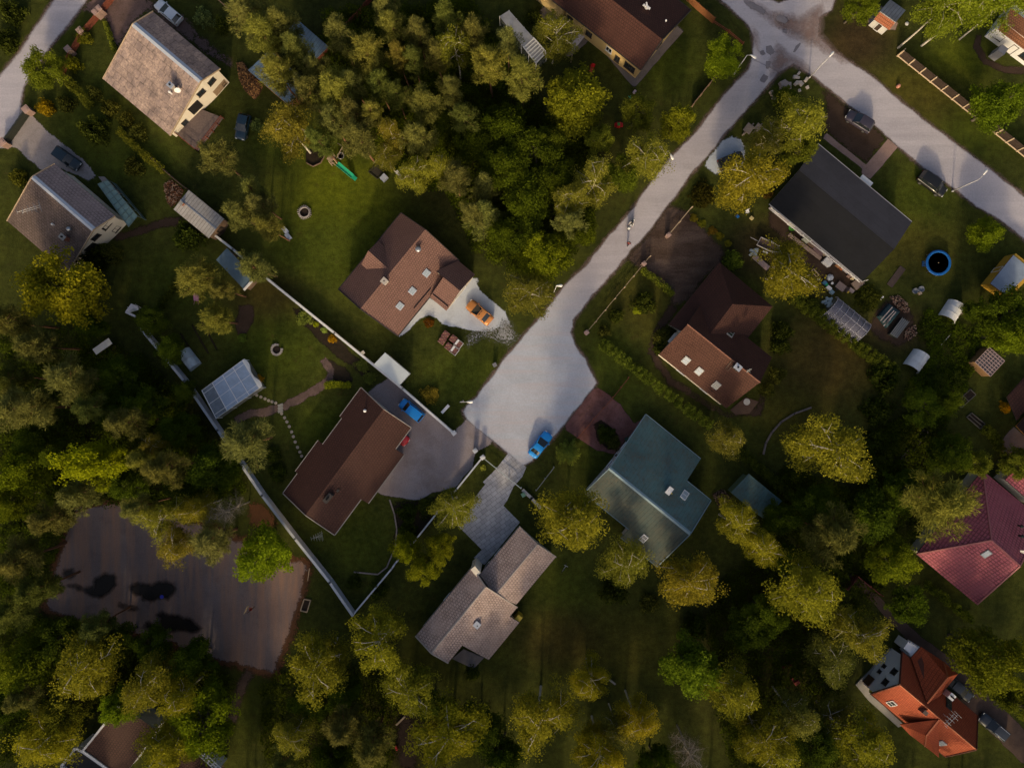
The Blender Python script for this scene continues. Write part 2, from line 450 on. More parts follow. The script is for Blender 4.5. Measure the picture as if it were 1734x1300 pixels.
def polyroof(polys, mats, parent, t=.16, name='roof', uvdir=None):
    """hip/valley roof from planes whose corners are (x,y,z) survey points"""
    mb = MB()
    for pl in polys:
        w = [P(*p) for p in pl]
        nrm = (w[1] - w[0]).cross(w[2] - w[0]).normalized()
        if nrm.z < 0: w = w[::-1]; nrm = -nrm
        dn = Vector((nrm.x, nrm.y, 0)); dn = dn.normalized() if dn.length > 1e-4 else Vector((0, 1, 0)); al = Vector((-dn.y, dn.x, 0)); k = math.hypot(1, math.hypot(nrm.x, nrm.y) / nrm.z)
        mb.poly(w, 0, [(p.dot(al), -p.dot(dn) * k) for p in w])
        lo = [p - Vector((0, 0, t)) for p in w]; mb.poly(lo[::-1], 1)
        for i in range(len(w)): mb.poly([w[i], lo[i], lo[(i + 1) % len(w)], w[(i + 1) % len(w)]], 1)
    return build(mb, name, mats, parent)

def footprint(parent, pxs, z1, m, inset=.35, name='wall', z0=0, zref=3):
    pts = [P(*p, zref).to_2d() for p in pxs]; c = sum(pts, Vector((0, 0))) / len(pts)
    pts = [p + (c - p).normalized() * inset * 1.35 for p in pts]
    mb = MB(); mb.prism([tuple(p) for p in pts], z0, z1); return build(mb, name, m, parent), pts
# ---------------------------------------------------------------- shared materials
plain('soot', (.012, .012, .012), .9)
WHITE = plain('white_paint', (.74, .74, .76), .5, .1)
DULLW = plain('chalky_white', (.55, .54, .53), .7, .22, 1.5)
STEEL = plain('galvanised_steel', (.42, .44, .47), .35, .2, 2, .7)
LAMPM = plain('lamp_grey', (.5, .5, .52), .45, .15)
CONC = plain('concrete', (.3, .29, .28), .9, .25, 1.4, bump=.3)
CREAM = plain('cream_render', (.76, .69, .58), .85, .07, .8, bump=.15)
CREAMY = plain('yellow_render', (.6, .44, .2), .85, .09, .8, bump=.15)
WROUGH = plain('white_render', (.9, .9, .96), .85, .09, .8, bump=.15)
ORANGEW = plain('orange_render', (.6, .26, .05), .85, .1, .8)
WOOD = plain('weathered_timber', (.2, .13, .09), .85, .35, 3)
PALEW = plain('pale_timber', (.45, .34, .23), .8, .25, 3)
REDWOOD = plain('red_stained_timber', (.2, .055, .03), .8, .3, 3)
DARKW = plain('dark_stained_timber', (.05, .032, .024), .8, .3, 3)
FASCIA = plain('dark_fascia', (.035, .028, .026), .7, .2)
FASCW = plain('grey_fascia', (.25, .25, .26), .7, .2)
BRICK = plain('brick_stack', (.3, .12, .08), .9, .3, 6)
ZINC = plain('zinc_flashing', (.5, .54, .62), .4, .12, 2, .3)
GLS = glass('window_glass')
GLSB = glass('sky_glass', (.3, .36, .42), .2)
BLACK = plain('black_plastic', (.015, .015, .016), .55, .2)
RUB = plain('tyre_rubber', (.018, .018, .018), .85, .2)
RIMM = plain('alloy_rim', (.4, .4, .42), .3, .1, 4, .8)
STONE = plain('field_stone', (.3, .25, .23), .9, .35, 4, bump=.4)
PINKST = plain('pink_stone', (.3, .2, .17), .9, .35, 4, bump=.4)
SOIL = plain('bed_soil', (.03, .019, .013), 1, .4, 3, bump=.5)
BLUEP = plain('blue_plastic', (.01, .12, .42), .4, .15)
TEALM = plain('teal_tarpaulin', (.02, .055, .07), .5, .3, 1.5)
REDP = plain('red_plastic', (.5, .012, .015), .4, .15)
GREENP = plain('green_plastic', (.02, .36, .2), .35, .12)
YELP = plain('yellow_plastic', (.55, .4, .04), .5, .15)
T_GREY = rooftile('lichened_fibre_cement', (.19, .145, .14), (.145, .11, .105), 1.1, 1.2, .07, (.46, .34, .28), .85)
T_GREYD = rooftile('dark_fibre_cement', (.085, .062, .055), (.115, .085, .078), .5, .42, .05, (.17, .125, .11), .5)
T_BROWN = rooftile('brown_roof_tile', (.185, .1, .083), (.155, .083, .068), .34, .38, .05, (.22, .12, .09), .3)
T_GREYP = rooftile('lit_fibre_cement', (.2, .165, .175), (.165, .135, .145), .5, .42, .06, (.3, .25, .26), .5)
T_DKBR = rooftile('dark_brown_tile', (.07, .028, .02), (.058, .022, .016), .36, .4, .05, (.09, .038, .026), .3)
T_CHOC = rooftile('chocolate_sheet_tile', (.056, .023, .018), (.046, .0185, .015), .38, .42, .05, (.07, .03, .023), .3)
T_RUST = rooftile('rust_brown_tile', (.068, .026, .017), (.057, .021, .014), .36, .4, .045, (.1, .042, .028), .45)
T_TAUPE = rooftile('taupe_tile', (.37, .28, .26), (.27, .2, .182), .4, .46, .08, (.48, .38, .35), .5)
T_BLACK = rooftile('black_felt', (.0085, .009, .0115), (.0095, .010, .013), 40, 1.0, .012, (.015, .016, .019), .3)
T_GREEN = rooftile('green_sheet_roof', (.07, .14, .15), (.075, .146, .156), .55, 40, .012, (.085, .08, .066), .75, True)
T_PINK = rooftile('crimson_sheet_tile', (.37, .095, .125), (.32, .078, .1), .6, .42, .1, (.38, .14, .14), .3, True)
T_ORNG = rooftile('orange_red_tile', (.36, .07, .026), (.29, .052, .02), .32, .36, .04, (.38, .1, .04), .3)
T_SLATE = rooftile('pale_corrugated_sheet', (.36, .35, .35), (.33, .32, .32), .5, 30, .05, (.2, .17, .15), .6, True)
T_BLUE = rooftile('blue_sheet_roof', (.12, .2, .3), (.11, .19, .28), .5, 30, .03, (.17, .16, .15), .5, True)

# ---------------------------------------------------------------- foliage
rng = np.random.default_rng(5)
L_BIRCH = leafmat('birch_leaves', (.095, .108, .024), (.325, .325, .052), .42)
L_PINE = leafmat('pine_needles', (.076, .09, .026), (.3, .3, .074), .33)
L_BROAD = leafmat('broad_leaves', (.058, .074, .013), (.26, .285, .026), .42)
L_SPRUCE = leafmat('spruce_needles', (.06, .068, .024), (.2, .205, .06), .28)
L_SHRUB = leafmat('shrub_leaves', (.038, .046, .01), (.14, .145, .024), .3)
L_TWIG = leafmat('bare_twigs', (.12, .1, .085), (.26, .22, .19), .1)
BARKW = plain('birch_bark', (.56, .51, .43), .8, .3, 3)
BARKP = plain('pine_bark', (.2, .095, .05), .9, .3, 3)
BARKD = plain('grey_bark', (.1, .08, .06), .9, .3, 3)

def lift(C, k=.45):  # lighter with crown height: pale young tips plus top light painted in
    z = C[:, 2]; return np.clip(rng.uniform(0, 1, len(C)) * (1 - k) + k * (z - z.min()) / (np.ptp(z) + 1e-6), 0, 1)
def leaves_mesh(name, C, n, spread, size, aspect, up=.35, shade=None, mat=None, radial=None):
    """C: clump centres (k,3); n leaves per clump scattered with the given spread; leaves are small pointed blades"""
    k = len(C); c = np.repeat(C, n, 0); N = len(c)
    sp = np.repeat(spread, n, 0)[:, None] if np.ndim(spread) else spread
    off = rng.normal(0, 1, (N, 3)); off /= np.maximum(1, np.linalg.norm(off, axis=1, keepdims=True) / 1.7); off = off * sp
    p = c + off
    nr = rng.normal(0, 1, (N, 3)); nr[:, 2] = np.abs(nr[:, 2]) + up; nr /= np.linalg.norm(nr, axis=1, keepdims=True)
    if radial is None: t = rng.normal(0, 1, (N, 3))
    else:
        t = off / (np.linalg.norm(off, axis=1, keepdims=True) + 1e-6) + np.repeat(radial, n, 0) * .9 + rng.normal(0, .35, (N, 3))
        nr = rng.normal(0, 1, (N, 3)); nr[:, 2] += .8
    t -= nr * (t * nr).sum(1, keepdims=True) / (nr * nr).sum(1, keepdims=True); t /= np.linalg.norm(t, axis=1, keepdims=True) + 1e-9
    b = np.cross(nr, t); b /= np.linalg.norm(b, axis=1, keepdims=True) + 1e-9
    s = (size * rng.uniform(.65, 1.35, (N, 1)))
    v = np.stack([p - t * s, p + b * s * aspect - t * s * .15, p + t * s, p - b * s * aspect - t * s * .15], 1).reshape(-1, 3)
    me = bpy.data.meshes.new(name); me.vertices.add(4 * N); me.vertices.foreach_set('co', v.ravel())
    me.loops.add(4 * N); me.loops.foreach_set('vertex_index', np.arange(4 * N)); me.polygons.add(N)
    me.polygons.foreach_set('loop_start', np.arange(0, 4 * N, 4)); me.polygons.foreach_set('loop_total', np.full(N, 4))
    me.update(); me.validate()
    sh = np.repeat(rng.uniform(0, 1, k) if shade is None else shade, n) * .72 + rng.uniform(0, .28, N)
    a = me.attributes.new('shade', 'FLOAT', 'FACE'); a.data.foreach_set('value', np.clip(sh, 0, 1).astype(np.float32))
    if mat: me.materials.append(mat)
    return me

def limb_mesh(name, segs, mat):
    mb = MB()
    for p, q, r0, r1 in segs: mb.tube(p, q, r0, r1, 7, cap=False)
    me = bpy.data.meshes.new(name); me.from_pydata(mb.v, [], mb.f); me.materials.append(mat)
    me.polygons.foreach_set('use_smooth', [True] * len(me.polygons)); me.update(); return me

def crook(h, r, bend, k=6):
    pts = []; x = y = 0; ph = rng.uniform(0, 6.28)
    for i in range(k + 1):
        f = i / k; pts.append(Vector((x, y, h * f))); x += rng.normal(0, bend) + math.cos(ph) * bend * .5; y += rng.normal(0, bend) + math.sin(ph) * bend * .5
    return pts

def make_birch(i, airy=1.0):
    h = 14; T = crook(h * .93, .16, .1); segs = [(T[j], T[j + 1], .17 * (1 - j / 6.6), .17 * (1 - (j + 1) / 6.6)) for j in range(6)]
    C = []; lobes = []
    nl = int(rng.integers(13, 18))
    for j in range(nl):
        f = rng.uniform(.42, .96); o = T[0].lerp(T[-1], f); a = j * 2.4 + rng.uniform(-.5, .5)
        rad = 3.0 * math.sin(math.pi * min(1, max(.18, (1.02 - f) * 1.45))) ** .7 * rng.uniform(.45, 1.3)
        e = Vector((o.x + math.cos(a) * rad, o.y + math.sin(a) * rad, o.z + rng.uniform(-.3, 1.3)))
        m = o.lerp(e, .55) + Vector((0, 0, .55)); segs += [(o, m, .06, .04), (m, e, .04, .012)]; lobes.append((e, m))
        for q in range(2):
            w = m.lerp(e, .3 + .4 * q) ; e2 = w + Vector(rng.normal(0, .6, 3)); segs.append((w, e2, .025, .008)); lobes.append((e2, w))
    for e, m in lobes:
        for q in range(int(5 * airy)):
            t = rng.uniform(-.15, 1.1); C.append(list(m.lerp(e, t) + Vector(rng.normal(0, .42, 3)) - Vector((0, 0, rng.uniform(.1, 1.35)))))
    for q in range(8): C.append([T[-1].x + rng.normal(0, .55), T[-1].y + rng.normal(0, .55), h * rng.uniform(.86, 1.0)])
    C = np.array(C)
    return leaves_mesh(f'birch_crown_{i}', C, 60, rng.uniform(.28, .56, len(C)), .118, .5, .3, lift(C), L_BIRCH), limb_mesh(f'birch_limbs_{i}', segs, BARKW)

def make_pine(i):
    h = 15; T = crook(h * .97, .2, .1); segs = [(T[j], T[j + 1], .21 * (1 - j / 6.8), .21 * (1 - (j + 1) / 6.8)) for j in range(6)]
    C, D, sp = [], [], []
    f = .5
    while f < .99:
        o = T[0].lerp(T[-1], f); nb = int(rng.integers(4, 6)); a0 = rng.uniform(0, 6.28)
        rad = 2.9 * min(1, (1.04 - f) * 2.6 + .12) * (.72 if f < .56 else 1)
        for b in range(nb):
            if rng.uniform() < .14: continue
            a = a0 + b * 6.28 / nb + rng.uniform(-.4, .4); r = rad * rng.uniform(.5, 1.15); rise = r * rng.uniform(.12, .5)
            e = o + Vector((math.cos(a) * r, math.sin(a) * r, rise)); segs.append((o, e, .06, .015))
            for t in np.arange(.42, 1.02, .19):
                for sd in (-1, 0, 1):
                    if sd and rng.uniform() < .25: continue
                    side = Vector((-math.sin(a), math.cos(a), .15)) * sd * r * .26 * (1.25 - t * .6) * rng.uniform(.6, 1.3)
                    p = o.lerp(e, t) + side + Vector((0, 0, rng.uniform(0, .22))); C.append(list(p))
                    d = Vector((math.cos(a), math.sin(a), .55)) + side * .5; D.append(list(d.normalized())); sp.append(rng.uniform(.2, .34))
        f += rng.uniform(.045, .075)
    for q in range(7): C.append([T[-1].x + rng.normal(0, .3), T[-1].y + rng.normal(0, .3), h * rng.uniform(.93, 1.0)]); D.append([0, 0, 1]); sp.append(.26)
    C = np.array(C)
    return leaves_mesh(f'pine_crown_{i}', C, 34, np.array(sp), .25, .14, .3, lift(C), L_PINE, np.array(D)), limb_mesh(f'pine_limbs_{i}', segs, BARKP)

def make_spruce(i):
    h = 14; segs = [(Vector((0, 0, 0)), Vector((0, 0, h)), .2, .02)]; C, D, sp = [], [], []
    f = .1
    while f < .99:
        rad = 3.1 * (1.03 - f) ** .85; nb = 6 if f < .8 else 5; a0 = rng.uniform(0, 6.28)
        for b in range(nb):
            a = a0 + b * 6.28 / nb + rng.uniform(-.2, .2); r = rad * rng.uniform(.75, 1.1); o = Vector((0, 0, h * f)); e = o + Vector((math.cos(a) * r, math.sin(a) * r, -r * .22)); segs.append((o, e, .035, .01))
            for t in np.arange(.2, 1.0, .3 / max(.5, r)):
                w = (1 - t) * r * .3
                for sd in (-1, 1):
                    p = o.lerp(e, t) + Vector((-math.sin(a), math.cos(a), 0)) * sd * w * rng.uniform(.3, 1); C.append(list(p)); D.append([math.cos(a + sd * .7), math.sin(a + sd * .7), -.1]); sp.append(.2)
        f += .055
    C = np.array(C)
    return leaves_mesh(f'spruce_crown_{i}', C, 13, np.array(sp), .2, .2, .5, None, L_SPRUCE, np.array(D)), limb_mesh(f'spruce_limbs_{i}', segs, BARKD)

def make_broad(i):
    h = 11; T = crook(h * .75, .2, .12); segs = [(T[j], T[j + 1], .22 * (1 - j / 7.5), .22 * (1 - (j + 1) / 7.5)) for j in range(6)]
    C, sh = [], []
    for j in range(38):
        g = rng.normal(0, 1, 3); g /= np.linalg.norm(g); g[2] = g[2] * .95 + .08; rr = rng.uniform(.5, 1.12)
        c = np.array([0, 0, h * .62]) + g * np.array([3.0, 3.0, 3.9]) * rr * rng.uniform(.75, 1.05)
        o = T[0].lerp(T[-1], rng.uniform(.4, 1)); segs.append((o, Vector(c), .06, .015)); s0 = rng.uniform(0, 1)
        for q in range(9): C.append(c + rng.normal(0, .42, 3)); sh.append(s0 * .7 + rng.uniform(0, .3))
    C = np.array(C)
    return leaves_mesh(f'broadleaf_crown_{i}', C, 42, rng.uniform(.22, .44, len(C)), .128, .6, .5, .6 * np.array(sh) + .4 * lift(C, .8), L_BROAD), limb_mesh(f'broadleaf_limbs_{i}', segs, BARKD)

def make_shrub(i):
    C, sh = [], []
    for j in range(60):
        g = rng.normal(0, 1, 3); g /= np.linalg.norm(g); g[2] = abs(g[2]); C.append(g * np.array([.78, .78, .85]) * rng.uniform(.5, 1.1) * (1 + .2 * math.sin(3 * math.atan2(g[1], g[0]) + i))); sh.append(rng.uniform(0, 1))
    return leaves_mesh(f'shrub_crown_{i}', np.array(C), 26, .15, .085, .55, .4, np.array(sh), L_SHRUB)

def make_bare(i):
    T = crook(10, .14, .1); segs = [(T[j], T[j + 1], .14 * (1 - j / 7), .14 * (1 - (j + 1) / 7)) for j in range(6)]; C, D = [], []
    for j in range(26):
        o = T[0].lerp(T[-1], rng.uniform(.4, 1)); a = j * 2.4; r = rng.uniform(1, 2.6); e = o + Vector((math.cos(a) * r, math.sin(a) * r, rng.uniform(.4, 1.8))); segs.append((o, e, .05, .012))
        for q in range(6):
            w = o.lerp(e, rng.uniform(.3, 1)); e2 = w + Vector(rng.normal(0, .6, 3)); segs.append((w, e2, .018, .006)); C.append(list(e2)); D.append([0, 0, 1])
    return leaves_mesh(f'bare_crown_{i}', np.array(C), 16, .3, .24, .05, .3, None, L_TWIG, np.array(D)), limb_mesh(f'bare_limbs_{i}', segs, plain('dead_wood', (.3, .27, .24), .9, .2))

PROTO = {'B': [make_birch(i) for i in range(6)], 'P': [make_pine(i) for i in range(6)], 'S': [make_spruce(i) for i in range(2)],
         'D': [make_broad(i) for i in range(5)], 'X': [make_bare(i) for i in range(2)]}
SHRUB = [make_shrub(i) for i in range(4)]
NOM = {'B': (14, 3.3, .70, 'birch_tree', 'tree', 'birch trees'), 'P': (15, 3.0, .74, 'pine_tree', 'tree', 'pine trees'), 'S': (14, 2.9, .55, 'spruce_tree', 'tree', 'spruce trees'),
       'D': (11, 3.4, .64, 'broadleaf_tree', 'tree', 'broadleaf trees'), 'X': (11, 2.6, .75, 'bare_tree', 'tree', 'bare trees')}
TINT = {'B': (1, 1, 1), 'P': (1, 1, 1), 'S': (1, 1, 1), 'D': (1, 1, 1), 'X': (1, 1, 1)}
tr = random.Random(3)
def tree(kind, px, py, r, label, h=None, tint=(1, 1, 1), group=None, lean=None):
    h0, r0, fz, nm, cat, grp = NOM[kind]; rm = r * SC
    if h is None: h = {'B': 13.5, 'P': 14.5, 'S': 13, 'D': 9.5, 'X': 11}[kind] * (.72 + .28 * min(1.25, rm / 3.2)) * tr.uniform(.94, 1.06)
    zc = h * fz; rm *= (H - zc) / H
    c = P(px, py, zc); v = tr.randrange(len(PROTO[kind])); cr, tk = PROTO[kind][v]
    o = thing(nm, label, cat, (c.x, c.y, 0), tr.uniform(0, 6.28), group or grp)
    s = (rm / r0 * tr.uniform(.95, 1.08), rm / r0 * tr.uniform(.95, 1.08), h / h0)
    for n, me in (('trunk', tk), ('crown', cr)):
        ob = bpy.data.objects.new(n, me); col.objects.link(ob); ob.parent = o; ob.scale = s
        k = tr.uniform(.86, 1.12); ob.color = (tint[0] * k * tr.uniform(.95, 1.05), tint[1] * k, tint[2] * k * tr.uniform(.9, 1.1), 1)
    if lean: o.rotation_euler = (lean[0], lean[1], 0)
    return o
def shrub(px, py, r, label, hgt=None, tint=(1, 1, 1), name='garden_shrub', cat='shrub', group=None):
    rm = r * SC; me = SHRUB[tr.randrange(4)]; o = bpy.data.objects.new(name, me); col.objects.link(o); hgt = hgt or rm * 1.3
    o.location = P(px, py, hgt * .4); o.location.z = 0; o.rotation_euler = (0, 0, tr.uniform(0, 6.28)); o.scale = (rm * 1.05, rm * 1.05, hgt)
    k = tr.uniform(.9, 1.1); o.color = (tint[0] * k, tint[1] * k, tint[2] * k, 1); return tag(o, label, cat, group or 'garden shrubs')
def hedge(label, pts, w, hgt, tint=(1, 1, 1), dens=9, rows=None):
    """clipped or loose hedge: leaf clumps filling a long box; rows cuts it into crosswise ridges"""
    C, sh = [], []
    for a, b in zip(pts[:-1], pts[1:]):
        A, B = P(*a), P(*b); d = B - A; L = d.length; u = d / L; n = Vector((-u.y, u.x, 0))
        for k in range(int(L * dens * w * 1.5)):
            t = rng.uniform(0, L); q = 0
            if rows: q = .5 + .5 * math.cos(2 * math.pi * t / rows); 
            if rows and q < .28: continue
            z = hgt * rng.uniform(.35, 1) * (1 if not rows else .75 + .25 * q)
            C.append(list(A + u * t + n * rng.uniform(-.5, .5) * w + Vector((0, 0, z)))); sh.append(rng.uniform(0, 1))
    me = leaves_mesh('hedge', np.array(C), 22, .17, .1, .55, .5, np.array(sh), L_SHRUB); o = bpy.data.objects.new('hedge', me); col.objects.link(o); o.color = (tint[0] * 1.4, tint[1] * 1.4, tint[2] * 1.4, 1)
    return tag(o, label, 'hedge', 'hedges')
def leafpatch(name, label, pts, n, zmax, tint=(1, 1, 1), size=.14, kind='stuff', cat='undergrowth', per=24, spread=.3):
    """undergrowth filling an area (polygon in survey grid)"""
    poly = [P(*p).to_2d() for p in pts]; x0 = min(p.x for p in poly); x1 = max(p.x for p in poly); y0 = min(p.y for p in poly); y1 = max(p.y for p in poly); C = []; sh = []
    while len(C) < n:
        x, y = rng.uniform(x0, x1), rng.uniform(y0, y1); ins = False
        for k in range(len(poly)):
            a, b = poly[k], poly[k - 1]
            if (a.y > y) != (b.y > y) and x < (b.x - a.x) * (y - a.y) / (b.y - a.y) + a.x: ins = not ins
        if ins:
            hz = zmax * (.25 + .75 * (.5 + .5 * math.sin(x * .9 + math.sin(y * .7) * 2) * math.cos(y * .8 + x * .25)))
            C.append([x, y, hz * rng.uniform(.25, 1)]); sh.append(min(1, max(0, hz / zmax * .7 + rng.uniform(-.2, .3))))
    me = leaves_mesh(name, np.array(C), per, spread, size, .6, .7, np.array(sh), L_BROAD); o = bpy.data.objects.new(name, me); col.objects.link(o); o.color = (*tint, 1)
    return tag(o, label, cat, None, kind)

# ---------------------------------------------------------------- the ground
def ground():
    xs = np.concatenate([[-4000, -1500, -600, -250, -140], np.arange(-100, 100.1, .8), [140, 250, 600, 1500, 4000]])
    ys = np.concatenate([[-4000, -1500, -600, -250, -120], np.arange(-80, 80.1, .8), [120, 250, 600, 1500, 4000]])
    X, Y = np.meshgrid(xs, ys); nx, ny = len(xs), len(ys)
    base = np.array([.047, .058, .013]); colr = np.zeros((ny, nx, 3)) + base
    GRASS = (.056, .077, .011); BRIGHT = (.1, .126, .01); DARK = (.04, .048, .012); BROWN = (.078, .06, .018); SOILC = (.052, .036, .02); OLIVE = (.074, .07, .015); FOREST = (.044, .044, .015)
    blobs = [(590, 330, 110, 130, BRIGHT, 1), (560, 420, 120, 60, GRASS, 1), (470, 240, 60, 40, GRASS, .8), (760, 430, 90, 60, DARK, .7),  # first blob paints sunlight falling through the tree gap into the lawn colour
             (800, 640, 90, 60, GRASS, .8), (470, 590, 80, 70, GRASS, 1), (540, 720, 60, 40, GRASS, .9), (450, 500, 60, 40, BROWN, .7), (610, 920, 70, 60, GRASS, .7), (300, 480, 70, 60, GRASS, .6),
             (150, 200, 60, 90, GRASS, .6), (230, 270, 70, 40, GRASS, .8), (110, 60, 40, 50, GRASS, .6), (1130, 100, 60, 60, GRASS, .8), (1230, 30, 60, 60, DARK, .6), (1120, 220, 40, 40, DARK, .8),
             (1450, 70, 70, 60, SOILC, .9), (1620, 110, 60, 50, BRIGHT, .8), (1560, 160, 90, 50, OLIVE, .9), (1660, 220, 60, 50, GRASS, .9), (1560, 340, 60, 60, GRASS, .9), (1550, 420, 60, 50, OLIVE, .7),
             (1400, 610, 90, 80, BROWN, 1), (1340, 700, 60, 40, OLIVE, .8), (1080, 520, 60, 60, OLIVE, .7), (1030, 600, 40, 50, GRASS, .8), (1060, 650, 40, 40, GRASS, .6), (1000, 770, 40, 50, GRASS, .5),
             (960, 1000, 60, 60, GRASS, .6), (950, 1080, 80, 50, BROWN, .7), (1060, 1090, 60, 60, OLIVE, .6), (820, 1190, 60, 60, DARK, .5), (430, 1210, 60, 50, GRASS, .6), (700, 1100, 60, 60, DARK, .6),
             (850, 270, 190, 140, FOREST, 1), (640, 90, 160, 90, FOREST, .9), (150, 760, 190, 130, FOREST, 1), (150, 1150, 170, 80, FOREST, .9), (1300, 1110, 150, 150, FOREST, .8), (600, 1230, 150, 60, FOREST, .8),
             (1560, 1050, 60, 40, DARK, .6), (1290, 420, 60, 50, SOILC, .8), (1400, 470, 50, 30, SOILC, .9), (1530, 560, 60, 40, SOILC, .7), (1620, 700, 60, 70, DARK, .5), (1500, 800, 120, 90, FOREST, .8), (690, 1250, 40, 50, SOILC, .8)]
    for px, py, rx, ry, c, s in blobs:
        p = P(px, py); wgt = s * np.exp(-(((X - p.x) / (rx * SC)) ** 2 + ((Y - p.y) / (ry * SC)) ** 2) ** 1.5)
        colr = colr * (1 - wgt[..., None]) + np.array(c) * wgt[..., None]
    v = np.stack([X, Y, np.zeros_like(X)], -1).reshape(-1, 3)
    idx = np.arange(nx * ny).reshape(ny, nx); f = np.stack([idx[:-1, :-1], idx[:-1, 1:], idx[1:, 1:], idx[1:, :-1]], -1).reshape(-1, 4)
    me = bpy.data.meshes.new('ground'); me.vertices.add(len(v)); me.vertices.foreach_set('co', v.ravel()); me.loops.add(f.size); me.loops.foreach_set('vertex_index', f.ravel())
    me.polygons.add(len(f)); me.polygons.foreach_set('loop_start', np.arange(0, f.size, 4)); me.polygons.foreach_set('loop_total', np.full(len(f), 4)); me.update(); me.validate()
    a = me.attributes.new('turf', 'FLOAT_COLOR', 'POINT'); a.data.foreach_set('color', np.concatenate([colr.reshape(-1, 3), np.ones((nx * ny, 1))], 1).astype(np.float32).ravel())
    m, nt, out = mk('lawn_and_soil'); b = nd(nt, 'ShaderNodeBsdfPrincipled'); b.inputs['Roughness'].default_value = 1; b.inputs['Specular IOR Level'].default_value = .05
    at = nd(nt, 'ShaderNodeAttribute'); at.attribute_name = 'turf'; tc = nd(nt, 'ShaderNodeTexCoord'); vv = tc.outputs['Object']
    n1 = ramp(nt, noise(nt, .16, vv, 6, .7), .32, .7); n2 = ramp(nt, noise(nt, 1.1, vv, 5, .75), .25, .75); n3 = ramp(nt, noise(nt, 7, vv, 3, .8), .2, .8)
    c = mixcol(nt, at.outputs['Color'], mixcol(nt, (.6, .62, .7), (1.5, 1.36, 1.1), n1), 1, 'MULTIPLY')
    c = mixcol(nt, c, (.075, .05, .02), ramp(nt, noise(nt, .45, vv, 7, .8), .58, .82)); c = mixcol(nt, c, (.12, .115, .05), ramp(nt, noise(nt, 2.3, vv, 4, .85), .68, .78))
    c = mixcol(nt, c, mixcol(nt, (.55,) * 3, (1.45,) * 3, n2), 1, 'MULTIPLY'); c = mixcol(nt, c, mixcol(nt, (.45,) * 3, (1.5,) * 3, n3), 1, 'MULTIPLY')
    nt.links.new(c, b.inputs['Base Color']); bp = nd(nt, 'ShaderNodeBump'); bp.inputs['Strength'].default_value = .6; bp.inputs['Distance'].default_value = .1; nt.links.new(n3, bp.inputs['Height']); nt.links.new(bp.outputs[0], b.inputs['Normal'])
    nt.links.new(b.outputs[0], out.inputs[0]); me.materials.append(m)
    o = bpy.data.objects.new('ground', me); col.objects.link(o); o['label'] = 'dark green lawns and bare soil between the plots'; o['category'] = 'ground'; o['kind'] = 'structure'
ground()

ROADM = sheetmat('pale_road', (.42, .395, .445), (.5, .475, .53), (.38, .35, .38), .09, 4, .2, soft=.7, streak=(-.94, .05, .7, (.53, .5, .55)), blend=(.2, .8), zone=((2.5, -1.5), 9, 19, (.52, .555, .645)))
ROADX = sheetmat('pale_cross_road', (.42, .395, .445), (.5, .475, .53), (.38, .35, .38), .09, 4, .2, soft=.7, streak=(.66, .05, .7, (.53, .5, .55)), blend=(.2, .8), zone=((2.5, -1.5), 9, 19, (.52, .555, .645)))
VERGE = sheetmat('gritty_verge', (.14, .10, .085), (.2, .145, .125), (.1, .075, .045), .5, 7, .4, soft=1.6, blend=(.2, .9))
GRITM = sheetmat('worn_junction_grit', (.32, .24, .23), (.25, .165, .145), (.43, .38, .39), .35, 6, .35, soft=1.2, blend=(-.1, 1.15))
PATCHM = sheetmat('tarmac_patch', (.2, .185, .21), (.25, .23, .255), None, .6, 8, .3, soft=.8)
WGRAV = sheetmat('white_gravel', (.5, .55, .64), (.57, .62, .7), (.42, .45, .5), .3, 9, .3, soft=1.1, specks=((.07, .065, .03), 3.2, .68))
THING = sheetmat('thinning_gravel', (.42, .44, .49), (.32, .31, .32), (.1, .09, .045), .8, 9, .4, soft=2.4, specks=((.05, .055, .018), 3.4, .5), nscale=3.6, blend=(.3, .75))
YARD = sheetmat('raked_grit_yard', (.27, .215, .215), (.4, .355, .375), (.2, .155, .145), .09, 7, .35, soft=.7)
SOILM = sheetmat('bare_soil', (.045, .028, .02), (.07, .045, .033), (.03, .02, .013), .4, 6, .4, soft=1.6)
SOILP = sheetmat('gravelly_brown_drive', (.06, .038, .029), (.1, .066, .052), (.04, .026, .018), .3, 5, .5, soft=1.6, streak=(.75, .12, .5, (.13, .09, .075)), blend=(.2, .8))
REDPV = sheetmat('red_block_paving', (.15, .062, .056), (.24, .12, .115), (.08, .04, .033), .35, 9, .4, soft=.4, specks=((.03, .03, .02), 4, .62))
PINKPV = sheetmat('pink_block_path', (.3, .2, .175), (.35, .24, .21), (.2, .13, .11), .5, 10, .35, soft=.3)
BLOCKPV = sheetmat('brown_block_drive', (.085, .055, .045), (.12, .08, .065), (.06, .04, .03), .4, 10, .35, soft=.4)
COURT = sheetmat('old_court_tarmac', (.15, .118, .12), (.205, .168, .172), (.115, .09, .092), .12, 6, .28, soft=1.5, streak=(-.1, .42, .035, (.29, .175, .13)))
RUSTY = sheetmat('rusty_needle_litter', (.13, .055, .026), (.09, .043, .02), (.05, .03, .015), .4, 6, .4, soft=2.2)
PUDDLE = sheetmat('wet_puddle', (.016, .014, .014), (.022, .019, .018), None, .5, 3, .2, soft=.9, rough=.35, blend=(.1, .9))
GPATH = sheetmat('stony_garden_path', (.12, .08, .072), (.19, .13, .115), (.06, .045, .03), .9, 9, .5, soft=1.2)
BED = sheetmat('planting_bed', (.024, .018, .011), (.04, .028, .018), (.016, .016, .007), .7, 6, .5, soft=1.6)
SLABG = sheetmat('grey_paving', (.17, .145, .14), (.22, .19, .185), (.12, .1, .095), .4, 9, .3, soft=.3)

